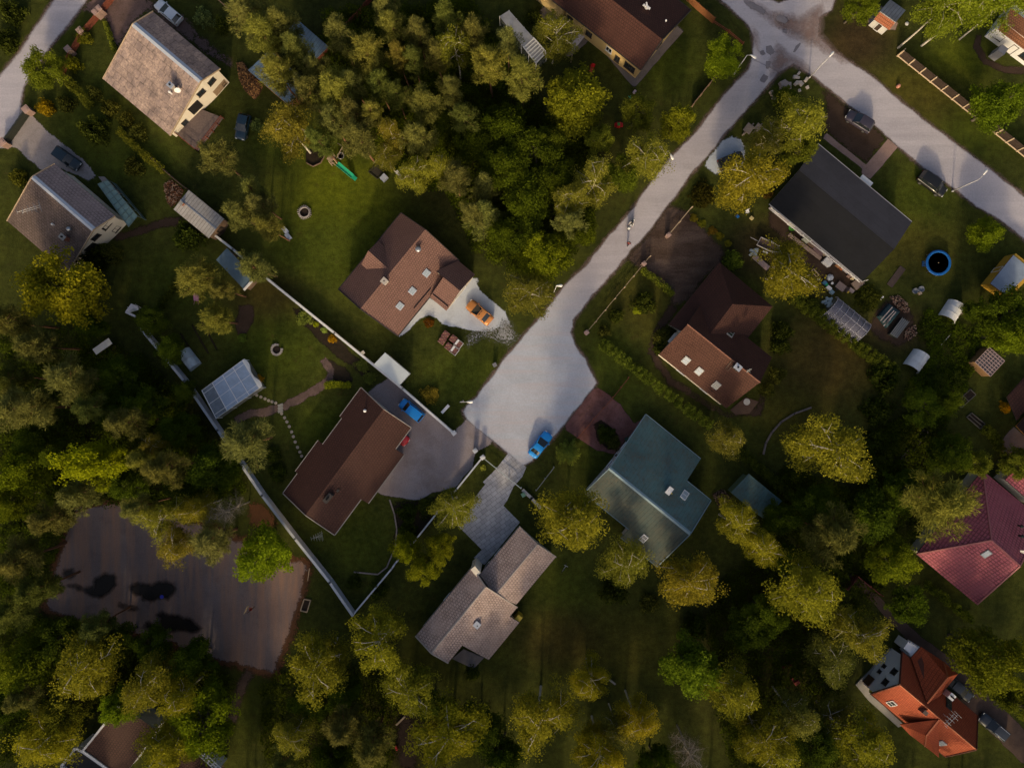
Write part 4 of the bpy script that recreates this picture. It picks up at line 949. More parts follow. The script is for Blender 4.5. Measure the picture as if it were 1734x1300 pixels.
# 8 hipped brown house in the middle right
g = Gable((1164.6, 549), (1287.5, 647), 7.0, .72, [((1187, 513), (1308.5, 602))], [((1115, 601), (1231, 690))])
o, rf, w = house('hipped_brown_house', 'rust brown tiled house with darker hipped wing in the middle right', g, T_RUST, CREAM)
polyroof([[(1218, 444, 3), (1308.5, 519, 3), (1240.5, 515, 6.2)], [(1308.5, 519, 3), (1254, 588, 3), (1196, 574, 6.2), (1240.5, 515, 6.2)], [(1218, 444, 3), (1240.5, 515, 6.2), (1190, 580, 6.2), (1132, 549, 3)]], [T_CHOC, FASCIA], o, name='wing_roof')
mb = MB(); mb.prism([tuple(P(*k, 3).to_2d()) for k in ((1218, 450), (1302, 519), (1250, 585), (1160, 560), (1139, 548))], 0, 2.8); build(mb, 'wing_wall', CREAM, o)
build(g.cap(.22, .06), 'ridge_cap', plain('rust_ridge', (.2, .08, .05), .7, .2), rf)
for a, b, sd, dk in ((1162, 610, -1, GLSB), (1184, 628, -1, GLSB), (1236.6, 564.5, 1, GLS), (1213, 652, -1, GLS)): skylight(g, a, b, sd, 1.0, 1.2, rf, plain('pale_sky_frame', (.4, .38, .36), .5, .1), dk)
chimney(g.onroof(1246, 622, -1), .9, .7, .9, R(-40), rf, FASCIA, ZINC, 1); dish(rf, g.onroof(1264, 626, -1), STEEL, R(-60), .45)
mb = MB(); p = g.onroof(1242, 612, -1); q = g.onroof(1230, 626, -1)
for s in (-.25, .25): mb.bar(p + g.u * s + Vector((0, 0, .15)), q + g.u * s + Vector((0, 0, .15)), .06, .06)
for k in range(7): t = k / 6; c = p.lerp(q, t) + Vector((0, 0, .15)); mb.bar(c - g.u * .25, c + g.u * .25, .05, .05)
build(mb, 'roof_ladder', plain('ladder_brown', (.1, .06, .045), .6, .2), rf)
opening(o, g.wall_frame('A'), 0, 3.4, 1.4, 1.2, WHITE, GLS); opening(o, g.wall_frame('A'), -2, 1.4, 1.2, 1.2, WHITE, GLS); opening(o, g.wall_frame('R'), -2, 1.4, 1.4, 1.2, WHITE, GLS); opening(o, g.wall_frame('R'), 2.4, 1.4, 1.4, 1.2, WHITE, GLS)
mb = MB(); p = P(1141, 574, 2.4); mb.obox(p, Vector((.5, .6, 0)) * 1.1, Vector((.77, -.64, 0)) * .5, (0, 0, .06)); build(mb, 'door_canopy', DULLW, o)
mb = MB(); mb.prism([tuple(P(*k).to_2d()) for k in ((1236, 694), (1262, 672), (1284, 680), (1268, 700), (1246, 702))], 0, .2)
tag(build(mb, 'patio', plain('brown_patio', (.1, .06, .045), .9, .3, 2)), 'small brown patio at the corner of the rust brown house', 'patio')
o = thing('garden_table', 'round pale garden table on the brown patio', 'table', P(1261, 680)); p = P(1261, 680)
mb = MB(); mb.lathe((p.x, p.y, .92), [(.01, 0), (.5, 0), (.5, .04), (.01, .04)], 16); build(mb, 'tabletop', DULLW, o)
mb = MB(); mb.lathe((p.x, p.y, .2), [(.25, 0), (.05, .06), (.04, .72)], 8); build(mb, 'leg', STEEL, o)

# 9 teal green sheet roofed house
g = Gable((1032.6, 793), (1168.6, 903), 5.6, .4, [((1093, 703), (1187, 776)), ((1164.6, 814), (1202.5, 848))], [((991, 833.5), (1064, 897)), ((1053, 908), (1111, 960))], over=.4)
o, rf, w = house('green_house', 'teal green sheet roofed house with pale blue ridge cap', g, T_GREEN, DULLW, fasc=plain('teal_fascia', (.1, .16, .17), .6, .15), alt=(-1, rooftile('tree_shaded_green_sheet', (.048, .072, .068), (.052, .076, .072), .55, 40, .012, (.1, .09, .066), .7, True)))  # darker sheet on the SW slope paints in the shade of the trees
build(g.cap(.55, .07), 'ridge_cap', plain('pale_blue_ridge', (.2, .3, .36), .45, .12), rf); vbuild(g, 'ABE', .13, 'barge_board', plain('pale_blue_edge', (.17, .25, .3), .5, .15), o)
p = g.onroof(1131, 829, 1); mb = MB(); mb.box(p.x, p.y, p.z - .6, 1.0, .6, 1.5, R(52), 0); mb.box(p.x, p.y, p.z + .9, 1.2, .75, .1, R(52), 1); mb.box(p.x + .3, p.y - .35, p.z - .2, .12, .5, .9, R(52), 2); build(mb, 'chimney', [plain('silver_stack', (.35, .36, .36), .4, .2, 2, .4), WHITE, YELP], rf)
skylight(g, 1159, 838, 1, .95, 1.35, rf, WHITE, GLSB); skylight(g, 1090, 911, -1, .9, 1.2, rf, ZINC, GLS)
fa = g.wall_frame('A')
for s in (-3, 0.5, 4): opening(o, fa, s, 1.5, 1.3, 1.2, WHITE, GLS)
opening(o, fa, 2.3, 1.05, .95, 2.0, WHITE, DARKW, 'door', 0); opening(o, g.wall_frame('R', 0), 0, 1.4, 1.5, 1.2, WHITE, GLS); opening(o, g.wall_frame('R', 1), 0, 1.4, 1.5, 1.2, WHITE, GLS)

# 10 green roofed garage
o = thing('green_roofed_garage', 'small garage with dull teal roof beside the teal green house', 'garage', P(1281, 841))
polyroof([[(1268, 802, 2.9), (1302, 830, 2.9), (1271, 862, 2.6), (1238, 833.5, 2.6)], [(1302, 830, 2.9), (1324.5, 848, 2.85), (1294.5, 879, 2.55), (1271, 862, 2.6)]], [T_GREEN, MC['teal_fascia']], o)
footprint(o, [(1268, 802), (1324.5, 848), (1294.5, 879), (1238, 833.5)], 2.35, plain('green_boarding', (.1, .15, .08), .8, .2, 3), .3)
opening(o, (P(1255, 820), (P(1268, 802) - P(1238, 833)).normalized(), Vector((-.72, .68, 0))), 0, 1.1, 2.4, 2.0, WHITE, DARKW, 'door', 0)

# 11 long chocolate roofed house
g = Gable((649, 693), (517.6, 871.5), 4.9, .42, [((697, 725), (668, 759)), ((687.6, 774.7), (618, 849)), ((601, 862), (564.7, 904))], [((613, 658), (574, 704)), ((580, 711), (545, 751)), ((541, 746), (499, 797)), ((503, 802), (480, 835))], over=.4)
o, rf, w = house('long_brown_house', 'long chocolate brown roofed house with stepped eaves by the grit yard', g, T_CHOC, CREAM, only=[1, 2, 3, 4, 5, 6])
vbuild(g, 'ABE', .1, 'gutter', plain('pale_eave_trim', (.3, .27, .25), .6, .15), o)
mb = MB()
for px, py in ((694, 726), (667, 757)): p = P(px, py, 1.5); mb.box(p.x - .3, p.y + .2, 0, .18, .18, 2.75)
build(mb, 'carport_post', WHITE, o)
chimney(g.onroof(557, 842, 1), 1.5, .7, .8, R(50), rf, plain('dark_stack', (.07, .06, .055), .9, .3, 4), FASCIA, 2, False)
vent(rf, g.onroof(619, 695, -1), .5, .14, WHITE); vent(rf, g.onroof(552, 848, 1), .3, .08, STEEL)
skylight(g, 572, 830, 1, .5, .4, rf, DARKW, GLS, 'hatch')
opening(o, g.wall_frame('L', 1), 1.5, 1.3, 1.4, 1.2, WHITE, GLS); opening(o, g.wall_frame('L', 1), -2.5, 1.05, 1.0, 2.0, WHITE, REDWOOD, 'door', 0); opening(o, g.wall_frame('L', 2), 0, 1.3, 1.4, 1.2, WHITE, GLS)
antenna(o, P(546, 902, .0) + Vector((0, 0, 0)), 3.2, STEEL, .8, .2)

# 12 taupe tiled house with lower wing
g = Gable((822, 994), (731, 1105), 5.8, .5, [((874.6, 1028), (864, 1044)), ((877, 1056), (828, 1117)), ((783, 1089.5), (761, 1122))], [((797, 958), (706, 1078))], over=.4)
o, rf, w = house('taupe_house', 'taupe tiled house with a lower wing below the grey paved drive', g, T_TAUPE, plain('pale_grey_render', (.4, .39, .37), .85, .1))
g2 = Gable((909.7, 922), (838, 1008), 4.7, .42, [((941, 943), (874.6, 1023))], [((879.6, 892), (812, 972))], over=.35)
build(g2.roof(), 'wing_roof', [T_TAUPE, FASCIA], o); build(g2.walls(), 'wing_wall', plain('pale_grey_render', (.4, .39, .37)), o)
tb = plain('pale_verge_tile', (.36, .31, .29), .7, .15); build(g.cap(.3, .06), 'ridge_cap', tb, rf); vbuild(g, 'AB', .2, 'barge_board', tb, o); vbuild(g2, 'A', .14, 'wing_barge_board', tb, o); build(g2.cap(.25, .06), 'wing_ridge_cap', tb, o)
mb = MB(); p = P(806, 964, 4); mb.box(p.x, p.y, 0, 1.3, .8, 4.9, R(-50)); build(mb, 'end_stack', CREAM, o)
mb = MB(); p = g.onroof(808, 1056, 1); mb.box(p.x, p.y, p.z - .5, .75, .75, .95, R(50), 0); mb.box(p.x, p.y, p.z + .45, .9, .9, .07, R(50), 0); mb.box(p.x + .05, p.y - .1, p.z + .52, .16, .16, .02, R(50), 1); build(mb, 'chimney', [plain('blue_grey_flashing', (.42, .46, .55), .4, .1), BLACK], rf)
opening(o, g.wall_frame('B'), -1.4, 1.4, 1.3, 1.2, WHITE, GLS); opening(o, g2.wall_frame('R'), .5, 1.4, 1.4, 1.2, WHITE, GLS); opening(o, g2.wall_frame('R'), 3, 1.05, 1, 2, WHITE, DARKW, 'door', 0); opening(o, g.wall_frame('R'), 0, 1.4, 1.4, 1.2, WHITE, GLS)
mb = MB(); mb.prism([tuple(P(*k).to_2d()) for k in ((766, 1114), (785, 1098), (820, 1112), (802, 1131))], 0, .2)
tag(build(mb, 'rear_terrace', plain('grey_slab', (.22, .19, .19), .9, .2, 2)), 'small grey paved terrace behind the taupe house', 'terrace')
mb = MB(); p = P(878, 1044, 1); mb.box(p.x, p.y, 0, 1.0, .8, 1.8, R(50)); tag(build(mb, 'tool_locker', YELP), 'small yellowish locker tucked against the side wall of the taupe house', 'locker')

# 13 crimson hipped house, right
o = thing('crimson_house', 'crimson sheet roofed hipped house at the right edge', 'house', P(1690, 910))
W_, N_, S_, E_, a1, a2 = (1552, 938, 3), (1664, 796, 3), (1654, 1023, 3), (1766, 881, 3), (1679, 914.6, 7.2), (1727, 958, 7.2)
rf = polyroof([[W_, S_, a2, a1], [S_, E_, a2], [E_, N_, a1, a2], [N_, W_, a1]], [T_PINK, FASCIA], o)
mb = MB(); hz = Vector((0, 0, .05))
for a, b in ((W_, a1), (N_, a1), (a1, a2), (S_, a2), (E_, a2)): mb.bar(P(*a) + hz, P(*b) + hz, .22, .08)
build(mb, 'ridge_cap', plain('pink_ridge', (.36, .12, .12), .6, .15), rf)
_, fp = footprint(o, [W_[:2], S_[:2], E_[:2], N_[:2]], 2.8, CREAM, .5)
f13 = ((P(*W_[:2], 3) + P(*N_[:2], 3)) / 2 * 1, (P(*N_[:2]) - P(*W_[:2])).normalized(), None)
def skyp(tri, px, py, w, h, parent, fm, gm):
    a, b, c = [P(*k) for k in tri]; n = (b - a).cross(c - a).normalized(); n = n if n.z > 0 else -n; z = 5
    for _ in range(30): p = P(px, py, z); z = z + .6 * (-(n.dot(p - a)) / n.z)
    p = P(px, py, z); u = Vector((-n.y, n.x, 0)).normalized(); v = n.cross(u); mb = MB(); mb.obox(p + n * .06, u * w / 2, v * h / 2, n * .08, 0); mb.obox(p + n * .145, u * (w / 2 - .09), v * (h / 2 - .11), n * .01, 1); build(mb, 'skylight', [fm, gm], parent); return p, n
skyp((W_, S_, a1), 1670, 937, .9, 1.3, rf, FASCW, GLSB)
p, _ = skyp((S_, E_, a2), 1750, 930, .5, .5, rf, FASCIA, GLS); dish(rf, P(1726, 930, 6.3), DULLW, R(-120), .4)
vent(rf, P(1713, 936, 5.9), .4, .1, DULLW); vent(rf, P(1727, 890, 5.6), .4, .15, BLACK, 'flue'); vent(rf, P(1728, 907, 6.2), .4, .15, BLACK, 'flue')
o = thing('crimson_garage', 'small crimson roofed building at the right edge above the crimson house', 'garage', P(1742, 818))
polyroof([[(1702, 812, 2.6), (1736, 780, 3.1), (1790, 826, 3.1), (1756, 860, 2.6)]], [T_PINK, FASCIA], o); footprint(o, [(1702, 812), (1736, 780), (1790, 826), (1756, 860)], 2.3, CREAM, .3)

# 14 orange-red tiled villa, lower right
g = Gable((1524, 1159), (1653, 1268), 7.2, 1.05, [((1528, 1106), (1655, 1208))], [((1473, 1175), (1602, 1280))], over=.4)
o, rf, w = house('orange_red_villa', 'steep orange red tiled villa with white gable in the lower right', g, T_ORNG, WROUGH)
rg = plain('orange_ridge', (.42, .12, .05), .7, .15); build(g.cap(.26, .07), 'ridge_cap', rg, rf); vbuild(g, 'ABE', .12, 'barge_board', plain('rust_fascia', (.12, .035, .02), .7, .2), o)
polyroof([[(1590, 1217.6, 7.1), (1568, 1245, 6.3), (1540, 1243, 4.2), (1524, 1226, 4.2)], [(1568, 1245, 6.3), (1566, 1263, 4.2), (1540, 1243, 4.2)], [(1590, 1217.6, 7.1), (1590, 1282, 4.0), (1566, 1263, 4.2), (1568, 1245, 6.3)]], [T_ORNG, MC['rust_fascia']], o, name='dormer_roof')
polyroof([[(1543, 1113, 3.2), (1560, 1094.5, 3.2), (1598, 1120, 4.3), (1605, 1146, 6.2), (1570, 1190, 6.9)], [(1598, 1120, 4.3), (1622, 1141, 4.3), (1605, 1146, 6.2)], [(1605, 1146, 6.2), (1622, 1141, 4.3), (1590, 1180, 4.9), (1570, 1190, 6.9)]], [T_ORNG, MC['rust_fascia']], o, name='wing_roof')
mb = MB(); hz = Vector((0, 0, .05))
for a, b in (((1590, 1217.6, 7.1), (1568, 1245, 6.3)), ((1568, 1245, 6.3), (1566, 1263, 4.2)), ((1605, 1146, 6.2), (1570, 1190, 6.9)), ((1598, 1120, 4.3), (1605, 1146, 6.2))): mb.bar(P(*a) + hz, P(*b) + hz, .22, .1)
build(mb, 'hip_cap', rg, o)
mb = MB(); mb.prism([tuple(P(*k, 3.5).to_2d()) for k in ((1546, 1113), (1561, 1097), (1597, 1123), (1618, 1142), (1600, 1170), (1570, 1150))], 0, 3.0); build(mb, 'wing_wall', WROUGH, o)
mb = MB(); mb.prism([tuple(P(*k, 3).to_2d()) for k in ((1533, 1099), (1541, 1087), (1555, 1098), (1546, 1110))], 0, 2.6, 0); build(mb, 'porch_block', WROUGH, o)
mb = MB(); mb.bar(P(1540, 1087, 2.7), P(1554, 1097, 2.7), .2, .3); build(mb, 'parapet', WHITE, o)
fa = g.wall_frame('A')
for s, z, ww, hh in ((-.1, 5.0, .75, .7), (-.1 + 1.35, 2.4, 1.1, 1.1)): pass
for s, z, ww, hh, fm in ((1.0, 4.1, 1.0, .95, DARKW), (-1.0, 4.1, 1.0, .95, DARKW), (.75, 1.7, .6, .6, DARKW), (-.3, 1.7, .6, .6, DARKW)): opening(o, fa, s, z, ww, hh, fm, GLS)
opening(o, fa, -2.35, 1.0, 1.5, 1.7, plain('brown_door', (.11, .06, .03), .7, .2), MC['brown_door'], 'door', 0)
mb = MB(); mb.prism([tuple(P(*k).to_2d()) for k in ((1448, 1158), (1470, 1136), (1506, 1096), (1512, 1101), (1478, 1140), (1470, 1170), (1530, 1226), (1520, 1230), (1470, 1185))], 0, .18); build(mb, 'plinth_paving', CONC, o)
chimney(g.onroof(1593, 1166, 1) + Vector((0, 0, .9)), .75, .75, 1.6, R(-40), rf, plain('white_orange_stack', (.62, .5, .46), .8, .2), WHITE, 2)
mb = MB(); p = P(1559, 1200, 6.2); mb.box(p.x, p.y, 5.2, .7, .6, 2.2, R(-40)); build(mb, 'dark_flue', plain('brown_flue', (.1, .07, .06), .8, .2), rf)
skylight(g, 1510, 1190, -1, 1.0, 1.2, rf, WHITE, GLS); skylight(g, 1594, 1257, -1, .95, 1.15, rf, DULLW, GLSB); skylight(g, 1606, 1190, 1, 1.0, 1.9, rf, FASCIA, GLS)
antenna(rf, g.onroof(1597, 1208, 1), 2.0, DULLW, 1.2, .8)

# 15 white edged house, lower left corner
o = thing('white_edged_house', 'brown tiled house with white edged flat terrace in the lower left corner', 'house', P(200, 1262))
rf = polyroof([[(141, 1270, 5.6), (203, 1193, 5.6), (266, 1236, 4.6), (207, 1318, 4.6)]], [rooftile('dark_maroon_tile', (.07, .032, .024), (.06, .027, .02), .36, .4, .06, (.1, .05, .035), .3), WHITE], o)
mb = MB(); hz = Vector((0, 0, .08))
for a, b in (((141, 1270, 5.6), (203, 1193, 5.6)), ((141, 1270, 5.6), (207, 1318, 4.6))): mb.bar(P(*a) + hz, P(*b) + hz, .28, .16)
build(mb, 'white_edge', WHITE, rf)
footprint(o, [(141, 1270), (203, 1193), (266, 1236), (207, 1318)], 4.3, WROUGH, .4, zref=5)
q = [(129, 1265), (105, 1296), (150, 1334), (185, 1302), (143, 1272)]
mb = MB(); mb.prism([tuple(P(*k, 4).to_2d()) for k in q], 0, 4.0, 0, 1); build(mb, 'terrace_block', [WROUGH, plain('dark_felt', (.045, .04, .04), .9, .3)], o)
mb = MB()
for a, b in zip(q, q[1:] + q[:1]): mb.bar(P(*a, 4.2), P(*b, 4.2), .35, .5)
build(mb, 'parapet', WHITE, o)
o = thing('lattice_edged_house', 'brown roof with white lattice balcony rail at the lower left edge', 'house', P(330, 1300))
polyroof([[(286, 1290, 4.0), (322, 1262, 4.0), (372, 1310, 4.4), (336, 1345, 4.4)]], [MC['dark_maroon_tile'], WHITE], o); footprint(o, [(286, 1290), (322, 1262), (372, 1310), (336, 1345)], 3.8, WROUGH, .4, zref=4)
mb = MB()
for k in range(9): t = k / 8; a = P(324 + t * 44, 1266 + t * 40, 4.3); b = P(331 + t * 44, 1260 + t * 40, 4.3); mb.bar(a, b, .14, .14)
for dx, dy in ((0, 0), (3.5, -3), (7, -6)): mb.bar(P(324 + dx, 1266 + dy, 4.32), P(368 + dx, 1306 + dy, 4.32), .14, .12)
build(mb, 'balcony_rail', WHITE, o)

# 16 pinkish brown cross gabled house, centre left
g = Gable((720, 389), (610.5, 522.7), 5.6, .5, [((779, 443), (672, 567))], [((678.5, 360.5), (574, 490))], over=.45)
o, rf, w = house('cross_gabled_house', 'pinkish brown tiled house with cross gables beside the white gravel drive', g, T_BROWN, plain('pale_cream_render', (.55, .47, .38), .85, .1))
gw = Gable((738, 459), (779, 492.6), 4.7, .55, [((776, 441), (804, 465))], [((728, 503), (755.6, 526.6))], over=.35)
build(gw.roof(), 'wing_roof', [T_BROWN, FASCIA], o); build(gw.walls(), 'wing_wall', MC['pale_cream_render'], o)
gd = Gable((662, 459), (623.5, 424.6), 5.2, .62, [((640, 473), (611.7, 448))], [((672, 436), (641, 408))], over=.3)
build(gd.roof(), 'dormer_roof', [T_BROWN, FASCIA], o); build(gd.walls(), 'dormer_wall', MC['pale_cream_render'], o)
vbuild(g, 'ABE', .1, 'gutter', FASCIA, o)
for a, b in ((722, 462.5), (698, 492.6), (677, 518)): skylight(g, a, b, 1, 1.0, .95, rf, ZINC, GLSB)
p = g.onroof(652, 477, 1); mb = MB(); mb.box(p.x, p.y, p.z - .6, .75, .75, 1.3, R(50), 0); mb.box(p.x, p.y, p.z + .7, .86, .86, .08, R(50), 0); mb.box(p.x, p.y, p.z + .78, .18, .18, .02, 0, 1); build(mb, 'chimney', [plain('pale_stack_render', (.5, .45, .41), .8, .15), BLACK], rf)
vent(rf, g.onroof(709, 423, 1), .6, .25, STEEL)
mb = MB()
for k in range(5): q = g.onroof(704 + k * 5.6, 519 - k * 6.6, 1); mb.obox(q + Vector((0, 0, .12)), g.u * .42, g.n * .03, (0, 0, .09))
for k in range(5): q = gw.onroof(736 + k * 5, 501 + k * 4, -1); mb.obox(q + Vector((0, 0, .12)), gw.u * .32, gw.n * .03, (0, 0, .09))
build(mb, 'snow_guard', BLACK, rf)
fl = g.wall_frame('L'); opening(o, fl, 4.6, 1.4, 1.5, 1.3, WHITE, GLS); opening(o, fl, 1.8, 1.05, 1.0, 2.0, WHITE, DARKW, 'door', 0)
fw = gw.wall_frame('B'); opening(o, fw, 0, 1.15, 2.6, 2.1, WHITE, plain('garage_panel', (.4, .38, .36), .6, .1), 'door', 0); opening(o, g.wall_frame('B'), 0, 1.4, 1.4, 1.2, WHITE, GLS); opening(o, gd.wall_frame('B'), 0, 3.3, 1.1, 1.1, WHITE, GLS)

# 17 white house, upper right corner
o = thing('white_house', 'white walled house with orange brown roof in the upper right corner', 'house', P(1720, 70))
polyroof([[(1700, 34, 3.3), (1762, 82, 3.3), (1750, 97, 3.0), (1690, 51, 3.0)], [(1698, 36, 3.3), (1712, 14, 3.0), (1780, 66, 3.0), (1760, 84, 3.3)]], [rooftile('tan_tile', (.3, .12, .055), (.26, .1, .045), .36, .4, .05, (.34, .17, .09), .3), WHITE], o)
mb = MB(); mb.prism([tuple(P(*k).to_2d()) for k in ((1667, 62), (1696, 22), (1765, 70), (1735, 112))], 0, 2.6); build(mb, 'wall', WHITE, o)
fw = ((P(1669, 62) + P(1735, 112)) / 2, (P(1735, 112) - P(1669, 62)).normalized(), Vector((-.6, -.8, 0)).normalized())
for s in (-2.4, 2.4): opening(o, fw, s, 1.5, 1.3, 1.2, DARKW, GLS)
opening(o, fw, .4, 1.05, 1.0, 2.0, DARKW, DARKW, 'door', 0)
mb = MB(); p = P(1690, 90, 1); mb.box(p.x, p.y, 0, 1.2, 1.1, 2.1, R(-37)); build(mb, 'porch', plain('grey_porch', (.24, .24, .27), .6, .1), o)

# 18 brick kiosk
g = Gable((1490, 19), (1517, 38), 2.9, .5, [((1508, -2), (1533, 19))], [((1484, 28), (1508, 48))], t=.1, over=.15)
o, rf, w = house('brick_kiosk', 'tiny kiosk with grey and orange roof slopes near the road junction', g, T_SLATE, DULLW, 'shed')
q = [g.at(.05, .12, None, -1), g.at(g.len - .05, .12, None, -1), g.at(g.len - .05, 1.15, None, -1), g.at(.05, 1.15, None, -1)]
mb = MB(); mb.poly([p + Vector((0, 0, .03)) for p in q], 0, [(0, 1), (2.8, 1), (2.8, 0), (0, 0)]); build(mb, 'orange_tiles', rooftile('salmon_tile', (.38, .13, .065), (.33, .11, .055), .3, .34, .04, (.42, .18, .1), .3), o)
opening(o, g.wall_frame('R'), 0, .9, .8, 1.7, WHITE, DARKW, 'door', 0)

# 19 yellow and blue shed
g = Gable((1717, 435), (1678, 480), 2.6, .1, [((1717, 435), (1678, 480))], [((1740, 452), (1702, 497))], t=.1, over=.05)
o = thing('yellow_shed', 'yellow boarded shed with pale blue roof near the right edge', 'shed', P(1697, 458))
polyroof([[(1716, 432, 2.7), (1677, 480, 2.7), (1704, 500, 2.4), (1748, 458, 2.4)]], [plain('pale_blue_sheet', (.24, .3, .4), .5, .2, 1), REDWOOD], o)
mb = MB(); mb.prism([tuple(P(*k, 0).to_2d()) for k in ((1701, 434), (1660, 483), (1692, 506), (1735, 462))], 0, 2.35); build(mb, 'wall', plain('ochre_boards', (.62, .36, .04), .75, .2, 3), o)
opening(o, ((P(1701, 434) + P(1660, 483)) / 2, (P(1660, 483) - P(1701, 434)).normalized(), Vector((-.77, .62, 0))), 0, 1.0, .9, 1.9, WHITE, plain('ochre_boards', (.62, .36, .04)), 'door', 0)

# 20 garden shelters: white flat roofed shed against the wall, blue roof under pines
o = thing('white_roofed_shed', 'flat white roofed shed standing against the garden wall', 'shed', P(663, 625))
q = [(652, 597), (694, 632.5), (676, 653), (633, 617)]; polyroof([[k + (2.4,) for k in q]], [plain('white_membrane', (.54, .6, .65), .6, .1, .7), DULLW], o, .14); footprint(o, q, 2.25, DULLW, .15, zref=2.4)
opening(o, ((P(694, 632) + P(652, 597)) / 2, (P(694, 632) - P(652, 597)).normalized(), Vector((.64, .77, 0))), 0, 1.0, .9, 1.9, WHITE, DULLW, 'door', 0)
o = thing('blue_roofed_lodge', 'dark blue roofed garden building half hidden under pines by the wall', 'shed', P(402, 455))
polyroof([[(384, 420, 2.7), (366, 440, 2.4), (413, 490, 2.4), (431, 470, 2.7)]], [plain('slate_blue_sheet', (.1, .16, .22), .5, .25, 1), WHITE], o); footprint(o, [(384, 420), (366, 440), (413, 490), (431, 470)], 2.2, WOOD, .25)
mb = MB(); mb.bar(P(413, 491, 2.5), P(431, 471, 2.8), .3, .2); build(mb, 'end_board', WHITE, o)
# ---------------------------------------------------------------- cars
HEADL = plain('headlamp', (.7, .7, .68), .2, .05); TAILL = plain('tail_lamp', (.35, .01, .01), .25, .1)
CGL = glass('car_glass', (.015, .02, .024), .06)
def ring(x, w, z0, z1, w1, zt=None, crown=.03):
    """car body cross-section: sill, waist, shoulder, crowned top"""
    zt = z1 if zt is None else zt
    return [(x, -w * .9, z0), (x, -w, z0 + .16), (x, -w, z0 + (z1 - z0) * .62), (x, -w1, z1), (x, -w1 * .5, zt + crown * .8), (x, 0, zt + crown), (x, w1 * .5, zt + crown * .8), (x, w1, z1), (x, w, z0 + (z1 - z0) * .62), (x, w, z0 + .16), (x, w * .9, z0)]
def car(label, front, rear, colr, style='hatch', wid=1.78, sunroof=False, rails=False, roofcol=None, name='parked_car', hgt=None, L=None):
    a, b = P(*front, .5), P(*rear, .5); c = (a + b) / 2; d = a - b; L = L or d.length; rz = math.atan2(d.y, d.x)
    o = thing(name, label, 'car', (c.x, c.y, .016), rz, 'parked cars')
    paint = carpaint('paint_' + label.split()[0] + '_' + str(len(MC)), colr); hw = wid / 2; f = L / 2
    S = {'hatch': (.98, .42, -.08, -.74, -.95, 1.46), 'sedan': (.93, .45, -.03, -.42, -.72, 1.42), 'suv': (1.02, .46, .05, -.76, -.97, 1.62), 'van': (1.0, .58, .26, -.82, -.97, 1.62)}[style]
    sh, wb, wt, rt, rb, top = S; top = hgt or top
    mb = MB()   # lower body
    st = [(-1, .76, .35, .62), (-.985, .88, .22, .8), (-.9, .97, .18, .93), (rb, 1, .18, .97), (-.4, 1, .18, .97), (0, 1, .18, .96), (wb, 1, .18, .95), (.62, .985, .18, .88), (.84, .95, .2, .8), (.96, .86, .24, .7), (1, .72, .34, .58)]
    mb.loft([ring(x * f, hw * w, z0, z1 * sh, hw * w * .86) for x, w, z0, z1 in sorted(st)], 0)
    build(mb, 'body', paint, o, True, local=True)
    zb = .95 * sh; tw = hw * .77
    def gring(x, w, z): return [(x, -w, z), (x, -w * .5, z + .035), (x, 0, z + .045), (x, w * .5, z + .035), (x, w, z)]
    G = [(wb * f, hw * .9, zb), (wt * f, tw, top - .05), (rt * f, tw, top - .05), (rb * f, hw * .86, zb)]
    mb = MB(); lo = [(x, w, zb - .02) for x, w, z in G]
    pts = [gring(*k) for k in G]
    def quadstrip(A, B, mi):
        for k in range(4): mb.poly([A[k], A[k + 1], B[k + 1], B[k]], mi)
    quadstrip(pts[0], pts[1], 0); build(mb, 'windscreen', CGL, o, True, local=True)
    mb = MB(); quadstrip(pts[2], pts[3], 0); build(mb, 'rear_window', CGL, o, True, local=True)
    mb = MB()
    for s in (0, -1):
        y = lambda p: p[s]
        mb.poly([y(pts[0]), y(pts[1]), y(pts[2]), y(pts[3])], 0)
    build(mb, 'side_window', CGL, o, local=True)
    mb = MB(); rp = roofcol and carpaint('roof_' + label.split()[0], roofcol) or paint
    A = gring(wt * f + .03, tw * 1.02, top - .03); B = gring(rt * f - .05, tw * 1.02, top - .03); Mx = [gring((wt + (rt - wt) * q) * f, tw * 1.03, top - .015 + .02 * math.sin(3.14 * q)) for q in (.33, .66)]
    rg_ = [A, Mx[0], Mx[1], B]
    for u_, v_ in zip(rg_[:-1], rg_[1:]): quadstrip(u_, v_, 0)
    for s in (-1, 1):
        for p, q in ((G[0], G[1]), (G[1], G[2]), (G[2], G[3])): mb.bar((p[0], s * p[1], p[2]), (q[0], s * q[1], q[2]), .09, .07)
        xm = (wt + rt) / 2 * f; mb.bar((xm, s * hw * .83, zb), (xm - .03, s * tw, top - .05), .09, .06)
    build(mb, 'roof', rp, o, True, local=True)
    if sunroof: mb = MB(); mb.box((wt - .17) * f, 0, top + .012, .55, .78, .02); build(mb, 'sunroof', CGL, o, local=True)
    if rails:
        mb = MB()
        for s in (-1, 1): mb.bar((wt * f - .1, s * tw * .9, top + .07), (rt * f + .1, s * tw * .9, top + .07), .05, .05); mb.box(wt * f - .15, s * tw * .9, top - .02, .06, .05, .1); mb.box(rt * f + .15, s * tw * .9, top - .02, .06, .05, .1)
        build(mb, 'roof_rail', ZINC, o, local=True)
    for x in (.64, -.62):
        for s in (-1, 1):
            p0 = Vector((x * f, s * (hw - .2), .31)); p1 = Vector((x * f, s * (hw + .01), .31)); mb = MB(); mb.tube(p0, p1, .31, n=16); wheel = build(mb, 'wheel', RUB, o, local=True)
            mb = MB(); mb.tube(p1, p1 + Vector((0, s * .012, 0)), .2, .17, n=12); build(mb, 'rim', RIMM, wheel, local=True)
